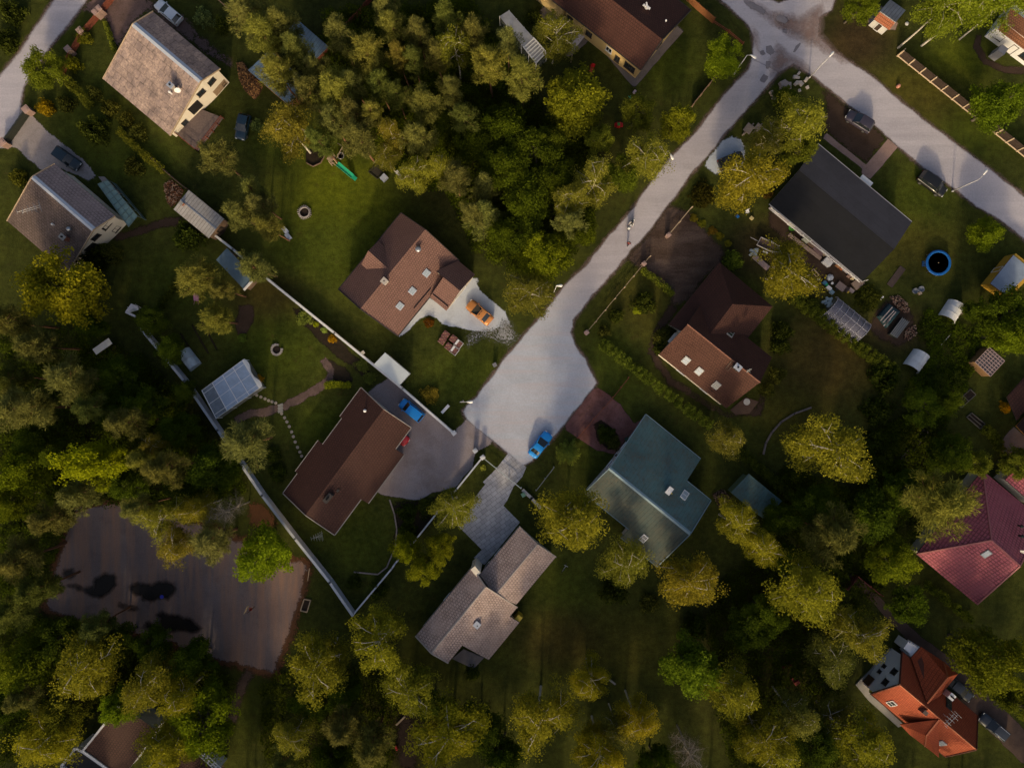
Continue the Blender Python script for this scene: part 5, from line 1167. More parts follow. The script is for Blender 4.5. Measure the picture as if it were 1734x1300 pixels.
    for s in (-1, 1):
        mb = MB(); mb.obox((f * .955, s * hw * .62, .63 * sh), (.09, s * -.03, 0), (-.02, .15, 0), (0, 0, .07)); build(mb, 'headlight', HEADL, o, local=True)
        mb = MB(); mb.obox((-f * .975, s * hw * .72, .72 * sh), (.04, 0, 0), (0, .11, 0), (0, 0, .1)); build(mb, 'tail_light', TAILL, o, local=True)
        mb = MB(); mb.ball((wb * f - .12, s * (hw + .07), zb + .06), .1, .075, 8); build(mb, 'wing_mirror', paint, o, True, local=True)
    mb = MB(); mb.box(f - .03, 0, .36, .05, .5, .12); build(mb, 'number_plate', DULLW, o, local=True)
    return o
car('white car parked behind the lichened grey house', (266, 5), (305, 38), (.85, .85, .88), 'hatch')
car('dark teal wagon parked on the pale drive behind the sliding gate', (135, 284), (94, 255), (.008, .025, .04), 'suv', hgt=1.5)
car('dark blue green car parked alone on the grass east of the timber deck', (407, 234), (416, 197), (.006, .03, .06), 'hatch', L=3.9)
car('orange sedan with sunroof on the white gravel drive', (793, 513), (831, 545), (.6, .24, .06), 'sedan', 1.8, True)
car('bright blue van parked along the white garden wall', (679, 680), (715, 709), (.008, .3, .85), 'van', 1.72)
car('bright blue sedan parked at the edge of the turning circle', (930, 733), (900, 772), (.008, .3, .85), 'sedan', 1.76)
car('red car showing its nose from under the carport roof', (690, 750), (657, 722), (.6, .01, .02), 'hatch', 1.7)
car('purplish grey car parked on bare soil below the cross street', (1434, 193), (1475, 219), (.045, .038, .06), 'suv', 1.8)
car('black people carrier parked on grass below the cross street', (1599, 328), (1556, 296), (.008, .008, .009), 'van', 1.8)
car('black car half hidden by a birch on the white gravel patch', (1258, 264), (1217, 281), (.008, .008, .01), 'suv', 1.8)
car('dark car tucked under the eave of the orange red villa', (1644, 1182), (1606, 1150), (.02, .022, .028), 'hatch', 1.75)
car('dark blue grey estate car with roof rails on the brown block drive', (1660, 1211), (1703, 1247), (.018, .025, .04), 'suv', 1.8, False, True, hgt=1.5)

# ---------------------------------------------------------------- people and motorcycle
SKIN = plain('skin', (.42, .24, .17), .6, .08)
def skinned(name, verts, edges, radii, mat, parent, sub=2):
    me = bpy.data.meshes.new(name); me.from_pydata(verts, edges, []); o = bpy.data.objects.new(name, me); col.objects.link(o); o.parent = parent
    sk = o.modifiers.new('skin', 'SKIN'); sk.use_smooth_shade = True
    for i, r in enumerate(radii): me.skin_vertices[0].data[i].radius = (r, r)
    me.skin_vertices[0].data[0].use_root = True
    s = o.modifiers.new('sub', 'SUBSURF'); s.levels = sub; s.render_levels = sub; me.materials.append(mat); return o
def person(label, px, py, rz, jacket, trousers, hair, riding=False):
    o = thing('person', label, 'person', P(px, py, .03), rz); o.location.z = .02
    if not riding:
        J = dict(pel=(0, 0, .95), ab=(.01, 0, 1.12), ch=(.03, 0, 1.34), nk=(.05, 0, 1.5), hd=(.07, 0, 1.62), ht=(.08, 0, 1.72), kl=(.16, .1, .5), al=(.12, .1, .1), tl=(.27, .1, .05), kr=(.02, -.1, .5), ar=(-.24, -.1, .14), trr=(-.1, -.1, .05),
                 sl=(.03, .19, 1.42), el=(-.06, .25, 1.16), hl=(.08, .26, .94), sr=(.03, -.19, 1.42), er=(.03, -.26, 1.16), hr=(.26, -.23, 1.0))
    else:
        J = dict(pel=(-.25, 0, .82), ab=(-.18, 0, 1.0), ch=(-.04, 0, 1.2), nk=(.04, 0, 1.36), hd=(.1, 0, 1.47), ht=(.12, 0, 1.57), kl=(.12, .22, .68), al=(-.12, .2, .3), tl=(.04, .2, .27), kr=(.12, -.22, .68), ar=(-.12, -.2, .3), trr=(.04, -.2, .27),
                 sl=(-.02, .2, 1.28), el=(.2, .34, 1.1), hl=(.46, .3, 1.02), sr=(-.02, -.2, 1.28), er=(.2, -.34, 1.1), hr=(.46, -.3, 1.02))
    names = list(J); ix = {n: i for i, n in enumerate(names)}
    E = [('pel', 'ab'), ('ab', 'ch'), ('ch', 'nk'), ('nk', 'hd'), ('hd', 'ht'), ('pel', 'kl'), ('kl', 'al'), ('al', 'tl'), ('pel', 'kr'), ('kr', 'ar'), ('ar', 'trr'), ('ch', 'sl'), ('sl', 'el'), ('el', 'hl'), ('ch', 'sr'), ('sr', 'er'), ('er', 'hr')]
    rad = dict(pel=.14, ab=.13, ch=.15, nk=.06, hd=.095, ht=.075, kl=.075, al=.05, tl=.045, kr=.075, ar=.05, trr=.045, sl=.075, el=.05, hl=.038, sr=.075, er=.05, hr=.038)
    skinned('body', [J[n] for n in names], [(ix[a], ix[b]) for a, b in E], [rad[n] for n in names], SKIN, o)
    jn = ['ab', 'ch', 'sl', 'el', 'sr', 'er', 'pel']; hl = Vector(J['el']).lerp(Vector(J['hl']), .8); hr = Vector(J['er']).lerp(Vector(J['hr']), .8); nkk = Vector(J['ch']).lerp(Vector(J['nk']), .6)
    V = [J[n] for n in jn] + [tuple(hl), tuple(hr), tuple(nkk)]
    skinned('jacket', V, [(6, 0), (0, 1), (1, 2), (2, 3), (3, 7), (1, 4), (4, 5), (5, 8), (1, 9)], [.17, .185, .1, .075, .1, .075, .17, .055, .055, .09], jacket, o)
    V = [J['pel'], J['kl'], tuple(Vector(J['kl']).lerp(Vector(J['al']), .9)), J['kr'], tuple(Vector(J['kr']).lerp(Vector(J['ar']), .9))]
    skinned('trousers', V, [(0, 1), (1, 2), (0, 3), (3, 4)], [.165, .1, .075, .1, .075], trousers, o)
    mb = MB(); h = Vector(J['hd']); mb.ball(tuple(h + Vector((-.02, 0, .045))), .125 if not riding else .15, .13 if not riding else .155, 12); build(mb, 'hair' if not riding else 'helmet', hair, o, True, local=True)
    for s, hn in ((1, 'hl'), (-1, 'hr')):
        mb = MB(); p = Vector(J[hn])
        for k in range(4): mb.tube(p + Vector((.02, s * (k - 1.5) * .02, -.02)), p + Vector((.07 + .012 * (k in (1, 2)), s * (k - 1.5) * .022, -.075)), .01, .008, 6)
        mb.tube(p + Vector((.01, -s * .035, 0)), p + Vector((.06, -s * .05, -.03)), .011, .009, 6); build(mb, 'fingers', SKIN, o, True, local=True)
    for s, (ak, tk) in ((1, ('al', 'tl')), (-1, ('ar', 'trr'))):
        mb = MB(); mb.tube(Vector(J[ak]) - Vector((.05, 0, .02)), Vector(J[tk]) + Vector((.02, 0, 0)), .06, .045, 8); build(mb, 'shoe', BLACK, o, True, local=True)
    return o
ang = math.atan2(-(391 - 372), -(1073 - 1062)); ang = math.atan2((P(1062, 391) - P(1073, 372)).y, (P(1062, 391) - P(1073, 372)).x)
person('person walking along the main street in a dark red jacket and dark trousers', 1062.5, 414.5, ang + math.pi, plain('dark_red_cloth', (.13, .01, .015), .9, .2), plain('dark_cloth', (.015, .014, .018), .9, .2), plain('dark_hair', (.02, .013, .01), .8, .2))
o = thing('motorcycle', 'white and black motorcycle on the pale main street', 'motorcycle', P(1067.5, 381.5, .02), ang); WP = carpaint('white_bike_paint', (.62, .63, .63))
for x in (.72, -.68):
    mb = MB(); mb.lathe((0, 0, 0), [(.3, -.06), (.31, 0), (.3, .06), (.2, .06), (.2, -.06), (.3, -.06)], 18); w = build(mb, 'wheel', RUB, o, True, local=True); w.location = (x, 0, .31); w.rotation_euler = (R(90), 0, 0)
    mb = MB(); mb.lathe((0, 0, 0), [(.03, -.05), (.19, -.02), (.19, .02), (.03, .05)], 12); build(mb, 'rim', RIMM, w, local=True)
mb = MB(); mb.loft([[(x, -w, z0), (x, -w * .8, z1), (x, w * .8, z1), (x, w, z0)] for x, w, z0, z1 in ((-.1, .12, .6, .8), (.12, .2, .55, .98), (.42, .17, .6, .96), (.5, .1, .65, .86))]); build(mb, 'tank', WP, o, True, local=True)
mb = MB(); mb.loft([[(x, -w, z0), (x, -w * .7, z1), (x, w * .7, z1), (x, w, z0)] for x, w, z0, z1 in ((.5, .22, .55, 1.0), (.72, .24, .6, 1.05), (.92, .12, .7, .9))]); mb.box(.74, 0, .62, .5, .14, .05); build(mb, 'front_fairing', WP, o, True, local=True)
mb = MB(); mb.loft([[(x, -w, z0), (x, -w * .8, z1), (x, w * .8, z1), (x, w, z0)] for x, w, z0, z1 in ((-.05, .13, .7, .8), (-.35, .15, .72, .84), (-.62, .12, .76, .88))]); build(mb, 'seat', BLACK, o, True, local=True)
mb = MB(); mb.loft([[(x, -w, z0), (x, -w * .8, z1), (x, w * .8, z1), (x, w, z0)] for x, w, z0, z1 in ((-.5, .16, .62, .8), (-.8, .19, .66, .93), (-1.0, .09, .78, .93))]); build(mb, 'tail_fairing', WP, o, True, local=True)
mb = MB(); mb.tube((.5, -.38, 1.02), (.5, .38, 1.02), .018); mb.tube((.5, 0, 1.0), (.72, -.07, .31), .03); mb.tube((.5, 0, 1.0), (.72, .07, .31), .03); mb.box(.1, 0, .3, .5, .22, .32); mb.tube((.1, -.16, .32), (-.7, -.18, .42), .05, .06); build(mb, 'frame_and_engine', plain('engine_grey', (.06, .06, .065), .4, .2), o, True, local=True)
person('person riding the white motorcycle in a white jacket and black helmet', 1068.2, 380.5, ang, plain('white_cloth', (.55, .55, .56), .9, .1), MC['dark_cloth'], carpaint('black_helmet', (.012, .012, .014)), True)

# ---------------------------------------------------------------- street lamps
def lamp(label, base, head, h=6.4, elbow=.55):
    b = P(*base); t = P(*head, h); d = Vector((t.x - b.x, t.y - b.y, 0)); L = d.length
    o = thing('street_lamp', label, 'street lamp', b, 0, 'street lamps')
    mb = MB(); mb.tube(b, b + Vector((0, 0, h - .5)), .085, .055, 10); mb.lathe(tuple(b), [(.14, 0), (.14, .35), (.09, .4)], 10); build(mb, 'pole', LAMPM, o, True)
    mb = MB(); u = d / L; pts = [b + Vector((0, 0, h - .5)), b + u * .25 + Vector((0, 0, h - .18)), b + u * .7 + Vector((0, 0, h - .06)), b + u * (L - .7) + Vector((0, 0, h))]; mb.path(pts, .04, 7); build(mb, 'arm', LAMPM, o, True)
    mb = MB(); c = b + u * (L - .4) + Vector((0, 0, h)); v = Vector((-u.y, u.x, 0)); rings = []
    for x, w, zz in ((-.45, .06, .05), (-.2, .13, .09), (.15, .2, .1), (.4, .19, .08), (.5, .08, .04)): rings.append([c + u * x + v * w * math.cos(a) + Vector((0, 0, zz * math.sin(a))) for a in [6.283 * k / 10 for k in range(10)]])
    mb.loft(rings); build(mb, 'lamp_head', plain('lamp_head_white', (.8, .8, .78), .4, .05), o, True)
lamp('street lamp beside the round green tree near the junction', (1242.5, 125.5), (1279.5, 98))
lamp('street lamp beside the roadside birch midway up the main street', (1115.5, 278), (1139.5, 269.5))
lamp('street lamp by the spreading birch above the orange sedan', (938, 494), (951.5, 483.5))
lamp('street lamp standing at the left rim of the turning circle', (784, 679), (800, 680))
lamp('street lamp reaching over the cross street near the stone piles', (1370, 132), (1411, 88.5))
lamp('street lamp reaching over the cross street beside the black people carrier', (1612, 324), (1671, 288))

# ---------------------------------------------------------------- fences, walls, hedges
def fence(name, label, pts, h, pm, wm, sp=2.4, kind='board', cat='fence', pw=.12, thick=.05, ph=None, base=None):
    o = thing(name, label, cat, P(*pts[0])); ph = ph or h + .08
    for i, (a, b) in enumerate(zip(pts[:-1], pts[1:])):
        A, B = P(*a), P(*b); L = (B - A).length; u = (B - A) / L; n = max(1, round(L / sp)); up = Vector((0, 0, 1)); v = Vector((-u.y, u.x, 0))
        mb = MB()
        if kind == 'board':
            k = 0
            while k < L: w = min(.14, L - k); mb.obox(A + u * (k + w / 2) + up * (h / 2 + .04), u * (w / 2 - .008), v * thick / 2, up * (h / 2 - .02 + .02 * math.sin(k * 7))); k += .15
            for zz in (.35, h - .3): mb.bar(A + v * .06 + up * zz, B + v * .06 + up * zz, .05, .09)
        elif kind == 'solid': mb.bar(A + up * h / 2, B + up * h / 2, thick, h)
        elif kind == 'rail':
            for zz in (h - .06, h * .55): mb.bar(A + up * zz, B + up * zz, thick, .11)
            for q in range(int(L / .3)): p = A + u * (q * .3 + .15); mb.box(p.x, p.y, .1, .03, .03, h - .15)
        if base: mb.bar(A + up * .09, B + up * .09, .16, .18, 1)
        build(mb, 'panel', [wm, base] if base else wm, o)
        for q in range(n + 1):
            if q == 0 and i > 0: continue
            p = A + u * (L * q / n); mb = MB(); mb.box(p.x + v.x * .07, p.y + v.y * .07, 0, pw, pw, ph, math.atan2(u.y, u.x)); build(mb, 'post', pm, o)
    return o
def wall(name, label, pts, h, th, m, cm, cat='wall', ch=.09, over=.05):
    o = thing(name, label, cat, P(*pts[0]))
    mb, mc = MB(), MB()
    for a, b in zip(pts[:-1], pts[1:]):
        A, B = P(*a), P(*b); u = (B - A).normalized(); mb.bar(A + Vector((0, 0, h / 2)), B + Vector((0, 0, h / 2)), th, h); e = u * th * .5; mc.bar(A - e + Vector((0, 0, h + ch / 2 + .002)), B + e * .96 + Vector((0, 0, h + ch / 2 + .002)), th + over * 2, ch)
    build(mb, 'wall_body', m, o); build(mc, 'coping', cm, o); return o
BLUEW = plain('pale_blue_wall', (.5, .52, .6), .8, .14, .5); BLUEC = plain('pale_blue_coping', (.56, .59, .66), .7, .12, .8)
wall('garden_wall', 'thin white garden wall running straight from the corrugated shed to the yard gate', [(364, 397), (400, 425), (452, 470), (570, 565), (684, 658), (770, 733)], 1.25, .22, DULLW, WHITE)
wall('boundary_wall', 'pale blue boundary wall with sloping face along the left wood', [(248, 558), (320, 645), (376, 727), (450, 836), (505, 908), (563, 981), (601, 1036)], 1.5, .28, BLUEW, BLUEC)
wall('low_wall', 'low pale wall along the yard and paved drive', [(601, 1036), (665, 960), (671, 951)], .8, .14, BLUEW, BLUEC); wall('low_wall', 'short pale wall stretch beside the shrub bed', [(671, 951), (703, 914), (739, 869)], .8, .14, DULLW, BLUEC)
wall('low_wall', 'short pale wall stretch running up to the gate pillar', [(739, 869), (773, 828), (816, 775)], .8, .14, DULLW, BLUEC)
wall('low_wall', 'broken concrete wall stub below the light blue gate', [(886, 829), (900, 842), (914, 857)], .7, .35, CONC, plain('pale_concrete', (.42, .41, .42), .9, .2))
def pillar(label, px, py, s=.5, h=1.5, m=DULLW, cm=WHITE, name='gate_pillar', rz=.7):
    p = P(px, py); o = thing(name, label, 'pillar', p, 0, 'gate pillars'); mb = MB(); mb.box(p.x, p.y, 0, s, s, h, rz); build(mb, 'shaft', m, o); mb = MB(); mb.box(p.x, p.y, h + .002, s + .14, s + .14, .1, rz); mb.box(p.x, p.y, h + .1, s * .7, s * .7, .06, rz); build(mb, 'cap', cm, o)
pillar('white gate pillar at the lower end of the long white wall', 770, 732); pillar('white gate pillar across the yard entrance from the long wall', 805.5, 761.5); pillar('white gate pillar at the corner of the paved drive', 818, 772.5)
fence('sliding_gate', 'light blue sliding gate across the grey paved drive', [(820, 775), (882, 825)], 1.3, BLUEC, plain('light_blue_gate', (.4, .46, .5), .5, .1), 2.2, 'rail', 'gate', .08)
fence('panel_fence', 'long dark board fence with cream posts and plinth along the upper road', [(1740, 270), (1520, 95)], 1.7, plain('cream_post', (.6, .46, .32), .8, .2, 3), DARKW, 2.2, 'board', pw=.16, ph=1.75, base=MC['cream_post'])
fence('panel_fence', 'short return end of the cream posted fence near the kiosk', [(1519, 96), (1525, 91)], 1.35, PALEW, PALEW, 2.2, 'board', pw=.14)
fence('street_fence', 'pale topped brown fence between the yellow house lawn and the street', [(1213, 128), (1171, 181)], 1.2, WOOD, WOOD, 2.2, 'solid', thick=.1)
fence('orange_fence', 'rust orange plank fence at the corner of the yellow house', [(1162, 1), (1178, 16), (1206, 40)], 1.6, REDWOOD, plain('rust_boards', (.28, .11, .04), .8, .3, 4), 2.0)
fence('wire_fence', 'thin rusty rail fence between the junction and the yellow house lawn', [(1206, 40), (1232, 57), (1256, 77)], .9, REDWOOD, REDWOOD, 2.4, 'rail')
fence('red_fence', 'red brown board fence with stone posts along the left lane', [(198, -4), (176, 24), (145, 60), (126, 92), (110, 126)], 1.3, REDWOOD, REDWOOD, 3)
for k, (a, b) in enumerate(((176, 24), (171, 29), (145, 60), (125, 91))): pillar(['pink stone pillar at the upper drive opening of the red fence', 'second pink stone pillar beside the upper drive opening', 'pink stone pillar midway along the red fence', 'pink stone pillar near the round bush on the lane'][k], a, b, .75, 1.45, PINKST, plain('pink_cap', (.4, .27, .24), .9, .2), 'fence_pillar', .7)
fence('dark_gate', 'dark sliding gate across the pale left drive', [(52, 192), (11, 250)], 1.3, FASCIA, plain('dark_green_gate', (.03, .034, .026), .7, .2), 3, 'board', 'gate', thick=.3)
pillar('pink stone gate pillar above the dark sliding gate', 54, 191, .9, 1.3, PINKST, MC['pink_cap'], 'gate_pillar', .7); pillar('pink stone gate pillar below the dark sliding gate', 14, 246, .9, 1.3, PINKST, MC['pink_cap'], 'gate_pillar', .7)
fence('red_fence', 'red brown fence hidden among the pines at the top', [(634, -4), (612, 24), (590, 46)], 1.4, REDWOOD, REDWOOD, 2.4)
fence('rail_fence', 'slim pale rail fence in front of the hipped brown house', [(1088, 449), (1040, 506), (992, 564)], 1.1, PALEW, PALEW, 2.4, 'rail'); fence('rail_fence', 'pale entrance rail beside the dark brown drive', [(1169, 353), (1129, 401)], 1.2, PALEW, PALEW, 2.4, 'rail', thick=.1); fence('rail_fence', 'short pale rail leading from the street to the fence pillar', [(1099, 435), (1088, 449)], 1.1, PALEW, PALEW, 1.2, 'rail')
for k, (a, b) in enumerate(((1129, 401), (1088, 449), (992, 564))): pillar(['pinkish brick pillar at the end of the entrance rail', 'pinkish brick pillar at the top of the pale rail fence', 'pinkish brick pillar at the lower end of the pale rail fence'][k], a, b, .5, 1.25, PINKST, MC['pink_cap'], 'fence_pillar', .7)
fence('red_rail_fence', 'thin red rail fence across the red paved forecourt', [(978, 741), (1005, 709), (1038, 672), (1064, 639)], .8, REDWOOD, REDWOOD, 2.2, 'rail')
fence('picket_fence', 'short grey rail fence by the lawn strip below the blue sedan', [(908, 829), (938, 790)], .9, STEEL, STEEL, 2.2, 'rail')
fence('crimson_fence', 'dark crimson board fence at the head of the brown block drive', [(1428, 994), (1446, 972), (1486, 1004)], 1.5, REDWOOD, plain('crimson_boards', (.12, .025, .03), .8, .3, 4), 2.2)
fence('wood_fence', 'old grey board fence beside the corrugated shed', [(262, 272), (292, 300), (320, 323)], 1.1, WOOD, WOOD, 2.2)
fence('wood_fence', 'grey timber fence above the round blue spruce at the top', [(368, 0), (392, 22), (410, 36)], 1.2, WOOD, WOOD, 2.4, 'rail')
wall('stone_edging', 'curved row of pale stones on the right lawn', [(1292, 768), (1296, 750), (1306, 732), (1322, 714), (1344, 700), (1372, 690)], .2, .18, STONE, plain('pale_stone_top', (.2, .17, .16), .95, .5, 8, bump=.6))
wall('lawn_kerb', 'thin curved kerb round the lawn below the long brown house', [(660, 846), (668, 870), (672, 895), (670, 925), (655, 960), (640, 972), (600, 968)], .04, .1, STONE, STONE)
hedge('clipped golden hedge behind the brown drive', [(1086, 458), (1108, 474), (1138, 499)], .9, 1.0, (1.35, 1.45, .9), 16)
hedge('long sawtooth hedge between the hipped brown house and the teal green house', [(1017, 581), (1058, 612), (1100, 645), (1150, 684), (1203, 722)], 1.5, 1.5, (1.0, 1.2, .8), 16, 1.05)
hedge('sawtooth hedge beside the clear polytunnel', [(1334, 498), (1390, 542), (1450, 588), (1508, 630)], 1.9, 1.6, (1.0, 1.1, .7), 16, 1.1)
hedge('dark hedge behind the teal green garage', [(1225, 742), (1275, 785), (1330, 834), (1355, 860)], 1.3, 1.5, (.7, .8, .6), 14)
hedge('row of low clipped bushes east of the big golden birch', [(1545, 720), (1520, 750), (1490, 780), (1462, 806)], 1.8, 1.2, (.8, .85, .55), 14, 1.2)
hedge('golden green hedge sloping down the upper left garden', [(206, 224), (232, 250), (262, 276), (282, 292)], .9, 1.2, (1.5, 1.4, .8), 15)
hedge('shaggy hedge along the red fence in the upper left', [(118, 138), (140, 160), (160, 184)], 1.2, 1.4, (1.1, 1.1, .7), 14)
hedge('narrow dark hedge behind the white swing bench', [(306, 478), (284, 508), (268, 532)], .8, 1.4, (.5, .55, .4), 14)
hedge('lime green clipped hedge at the end of the rockery bed', [(552, 652), (572, 650), (594, 653)], .8, .6, (1.9, 2.0, .7), 22)
hedge('thin green edge hedge along the fence near the grey house', [(180, 40), (188, 62), (196, 88)], .5, .6, (1.3, 1.4, .9), 18)
hedge('dark green hedge at the foot of the crimson house', [(1560, 985), (1600, 1015), (1640, 1048)], 1.2, 1.2, (.7, .85, .5), 12)
hedge('mossy hedge beside the grey beds at the far right', [(1662, 724), (1680, 742), (1690, 762)], 1.4, 1.0, (1.0, 1.05, .6), 14)

# ---------------------------------------------------------------- greenhouses and tunnels
def tunnel(name, label, A, B, wid, hgt, m, hoops=0, hoopm=None, ends=False, cat='greenhouse', straight=.3):
    """barrel vault from axis end A to B"""
    a, b = P(*A), P(*B); u = (b - a).normalized(); v = Vector((-u.y, u.x, 0)); o = thing(name, label, cat, (a + b) / 2)
    def arc(p, r0): return [p + v * math.cos(t) * wid / 2 * r0 + Vector((0, 0, max(0.01, math.sin(t)) ** .8 * hgt * r0)) for t in [math.pi * k / 14 for k in range(15)]]
    mb = MB(); n = 6; rings = [arc(a.lerp(b, k / n), 1 + .012 * math.sin(k * 2.1)) for k in range(n + 1)]; mb.loft(rings, close=False); mb.loft([[q - (q - (a.lerp(b, k / n))).normalized() * .04 for q in rings[k]] for k in range(n + 1)], close=False); build(mb, 'cover', m, o, True)
    if hoops:
        mb = MB()
        for k in range(hoops): mb.path(arc(a.lerp(b, k / (hoops - 1)), 1.015), .035, 5)
        for t in (.0, .25, .5, .75, 1): mb.tube(arc(a, 1.0)[int(14 * t)], arc(b, 1.0)[int(14 * t)], .025, n=5)
        build(mb, 'hoop', hoopm or WHITE, o, True)
    if ends:
        mb = MB()
        for p in ((a, b) if ends == 2 else (b,)): mb.poly(arc(p, .98))
        build(mb, 'end_panel', ends if not isinstance(ends, int) else m, o)
    return o
PLW = plain('white_polythene', (.68, .7, .74), .45, .08, .8)
tunnel('polytunnel', 'upper small white polytunnel in the right hand garden', (1600, 541), (1617, 515), 2.5, 1.55, PLW, 4, PLW, 1)
tunnel('polytunnel', 'lower small white polytunnel in the right hand garden', (1540, 624), (1558, 599), 2.5, 1.55, PLW, 4, PLW, 1)
tunnel('clear_polytunnel', 'long clear polytunnel with pale hoops beside the sawtooth hedge', (1401, 519), (1456, 564), 3.7, 2.2, sheer('clear_film', (.22, .22, .31), .34, .12), 7, plain('pale_hoop', (.42, .42, .5), .5, .1), 2)
tunnel('barrel_cloche', 'small shiny barrel cloche beside the pale blue wall', (312, 595), (333, 622), 2.0, 1.35, plain('shiny_polycarbonate', (.45, .56, .68), .18, .25, 2), 3, STEEL, 2)
o = thing('sheet_greenhouse', 'blue white panelled greenhouse roof with one clear bay beside the pale blue wall', 'greenhouse', P(394, 658))
q = [P(342, 661, 2.2), P(412, 609, 2.2), P(441, 656, 2.2), P(366, 708, 2.2)]
def bil(u, v, z=0): return q[0].lerp(q[1], u).lerp(q[3].lerp(q[2], u), v) + Vector((0, 0, z))
mb = MB(); mb.poly([bil(.25, 0), bil(1, 0), bil(1, 1), bil(.25, 1)]); mb.poly([bil(.25, 0, -.05), bil(1, 0, -.05), bil(1, 1, -.05), bil(.25, 1, -.05)]); build(mb, 'roof_sheet', plain('pale_blue_polycarbonate', (.34, .44, .62), .35, .22, 1.2), o)
mb = MB(); mb.poly([bil(.0, 0), bil(.25, 0), bil(.25, 1), bil(0, 1)]); build(mb, 'clear_bay', sheer('clear_blue_sheet', (.3, .36, .46), .6, .15), o)
mb = MB()
for u in (0, .25, .5, .75, 1): mb.bar(bil(u, -.01, .03), bil(u, 1.01, .03), .1, .07)
for v in (0, .12, .5, .88, 1): mb.bar(bil(0, v, .04), bil(1, v, .04), .06, .05)
for u in (0, .33, .66, 1):
    for v in (0, 1): p = bil(u, v); mb.box(p.x, p.y, 0, .1, .1, 2.15)
build(mb, 'frame', plain('white_frame', (.78, .8, .84), .5, .1), o)
mb = MB(); g3 = Vector((0, 0, -2.1))
for a, b in (((0, 0), (1, 0)), ((1, 0), (1, 1)), ((1, 1), (0, 1)), ((0, 1), (0, 0))): A, B = bil(*a, -.06), bil(*b, -.06); mb.poly([A, B, B + g3, A + g3])
build(mb, 'side_sheet', sheer('cloudy_film', (.4, .42, .45), .5), o)
mb = MB(); mb.loft([[bil(1.0 + .03 * math.sin(v * 9) + .03, v, .02), bil(1.0, v, .1), bil(.97, v, .05)] for v in [k / 10 for k in range(11)]], close=False); build(mb, 'loose_film', PLW, o)
# lattice roofed frame
o = thing('lattice_glasshouse', 'small timber glasshouse with pinkish lattice roof on the right', 'greenhouse', P(1671, 614)); q = [P(1651, 613, 1.9), P(1675, 588, 1.9), P(1701, 611, 1.9), P(1677, 637, 1.9)]
mb = MB()
for k in range(8): mb.bar(bil(k / 7, 0, .03), bil(k / 7, 1, .03), .09, .06)
for k in range(7): mb.bar(bil(0, k / 6, .04), bil(1, k / 6, .04), .09, .05)
build(mb, 'lattice', plain('pinkish_lattice', (.38, .28, .28), .7, .2, 3), o); mb = MB(); mb.poly([bil(0, 0), bil(1, 0), bil(1, 1), bil(0, 1)]); build(mb, 'glazing', sheer('dim_glazing', (.1, .1, .13), .7, .12), o)
mb = MB()
for a, b in (((0, 0), (1, 0)), ((1, 0), (1, 1)), ((1, 1), (0, 1)), ((0, 1), (0, 0))): A, B = bil(*a, -.05), bil(*b, -.05); mb.poly([A, B, B + Vector((0, 0, -1.85)), A + Vector((0, 0, -1.85))])
build(mb, 'wall', plain('tan_boards', (.26, .15, .07), .8, .3, 3), o)

# ---------------------------------------------------------------- gardens: play things, furniture, stacks
def simple(name, label, cat, fn, mats, group=None, smooth=False, z=0):
    mb = MB(); fn(mb); o = build(mb, name, mats, None, smooth); tag(o, label, cat, group)
    return o
o = thing('trampoline', 'round blue edged trampoline on the right hand lawn', 'trampoline', P(1588, 444)); c = P(1589, 445, .8)
mb = MB(); mb.lathe((c.x, c.y, .82), [(.01, 0), (1.6, 0)], 28); build(mb, 'mat', plain('black_mesh', (.03, .027, .027), .8, .2), o)
mb = MB(); mb.lathe((c.x, c.y, .82), [(1.55, .02), (1.6, .06), (1.9, .06), (1.95, 0), (1.9, -.03), (1.6, -.03), (1.55, .02)], 28); build(mb, 'pad', BLUEP, o, True)
mb = MB()
for k in range(8): t = k * .785; p = Vector((c.x + 1.9 * math.cos(t), c.y + 1.9 * math.sin(t), 0)); mb.tube(p, p + Vector((0, 0, .8)), .03, n=6)
mb.path([Vector((c.x + 1.92 * math.cos(k * .3927), c.y + 1.92 * math.sin(k * .3927), .78)) for k in range(17)], .03); build(mb, 'leg', STEEL, o)
mb = MB(); mb.lathe((c.x, c.y, .825), [(.08, .005), (.12, .01), (.01, .02)], 12); build(mb, 'centre_mark', PALEW, o)
o = thing('trampoline_ladder', 'small blue ladder leaning against the trampoline', 'ladder', P(1563, 446)); mb = MB()
for s in (-.2, .2): mb.bar(P(1561, 447 + s * 20, .05), P(1568, 446 + s * 20, .8), .05, .05)
for k in range(4): t = (k + .5) / 4; mb.bar(P(1561 + 7 * t, 443, .05 + .75 * t), P(1561 + 7 * t, 451, .05 + .75 * t), .06, .04)
build(mb, 'rails', BLUEP, o)
# play tower with slide
o = thing('playground_slide', 'green slide with small timber climbing platform on the left lawn', 'slide', P(566, 273)); a, b = P(571, 277, 1.5), P(597, 299, .25); u = (b - a).normalized(); v = u.cross(Vector((0, 0, 1))).normalized(); n = v.cross(u)
mb = MB(); mb.obox((a + b) / 2, u * (b - a).length / 2, v * .3, n * .03)
for s in (-1, 1): mb.obox((a + b) / 2 + v * s * .32 + n * .1, u * (b - a).length / 2, v * .03, n * .12)
mb.obox(b + Vector((.25, -.2, -.03)), Vector((.3, -.25, 0)), v * .3, (0, 0, .03)); build(mb, 'chute', GREENP, o)
mb = MB(); mb.box(P(565, 273).x, P(565, 273).y, 1.4, .9, 1.1, .08, -.7)
for dx, dy in ((-5, -3), (3, -8), (6, 4), (-2, 8)): p = P(565 + dx, 273 + dy); mb.box(p.x, p.y, 0, .09, .09, 2.2)
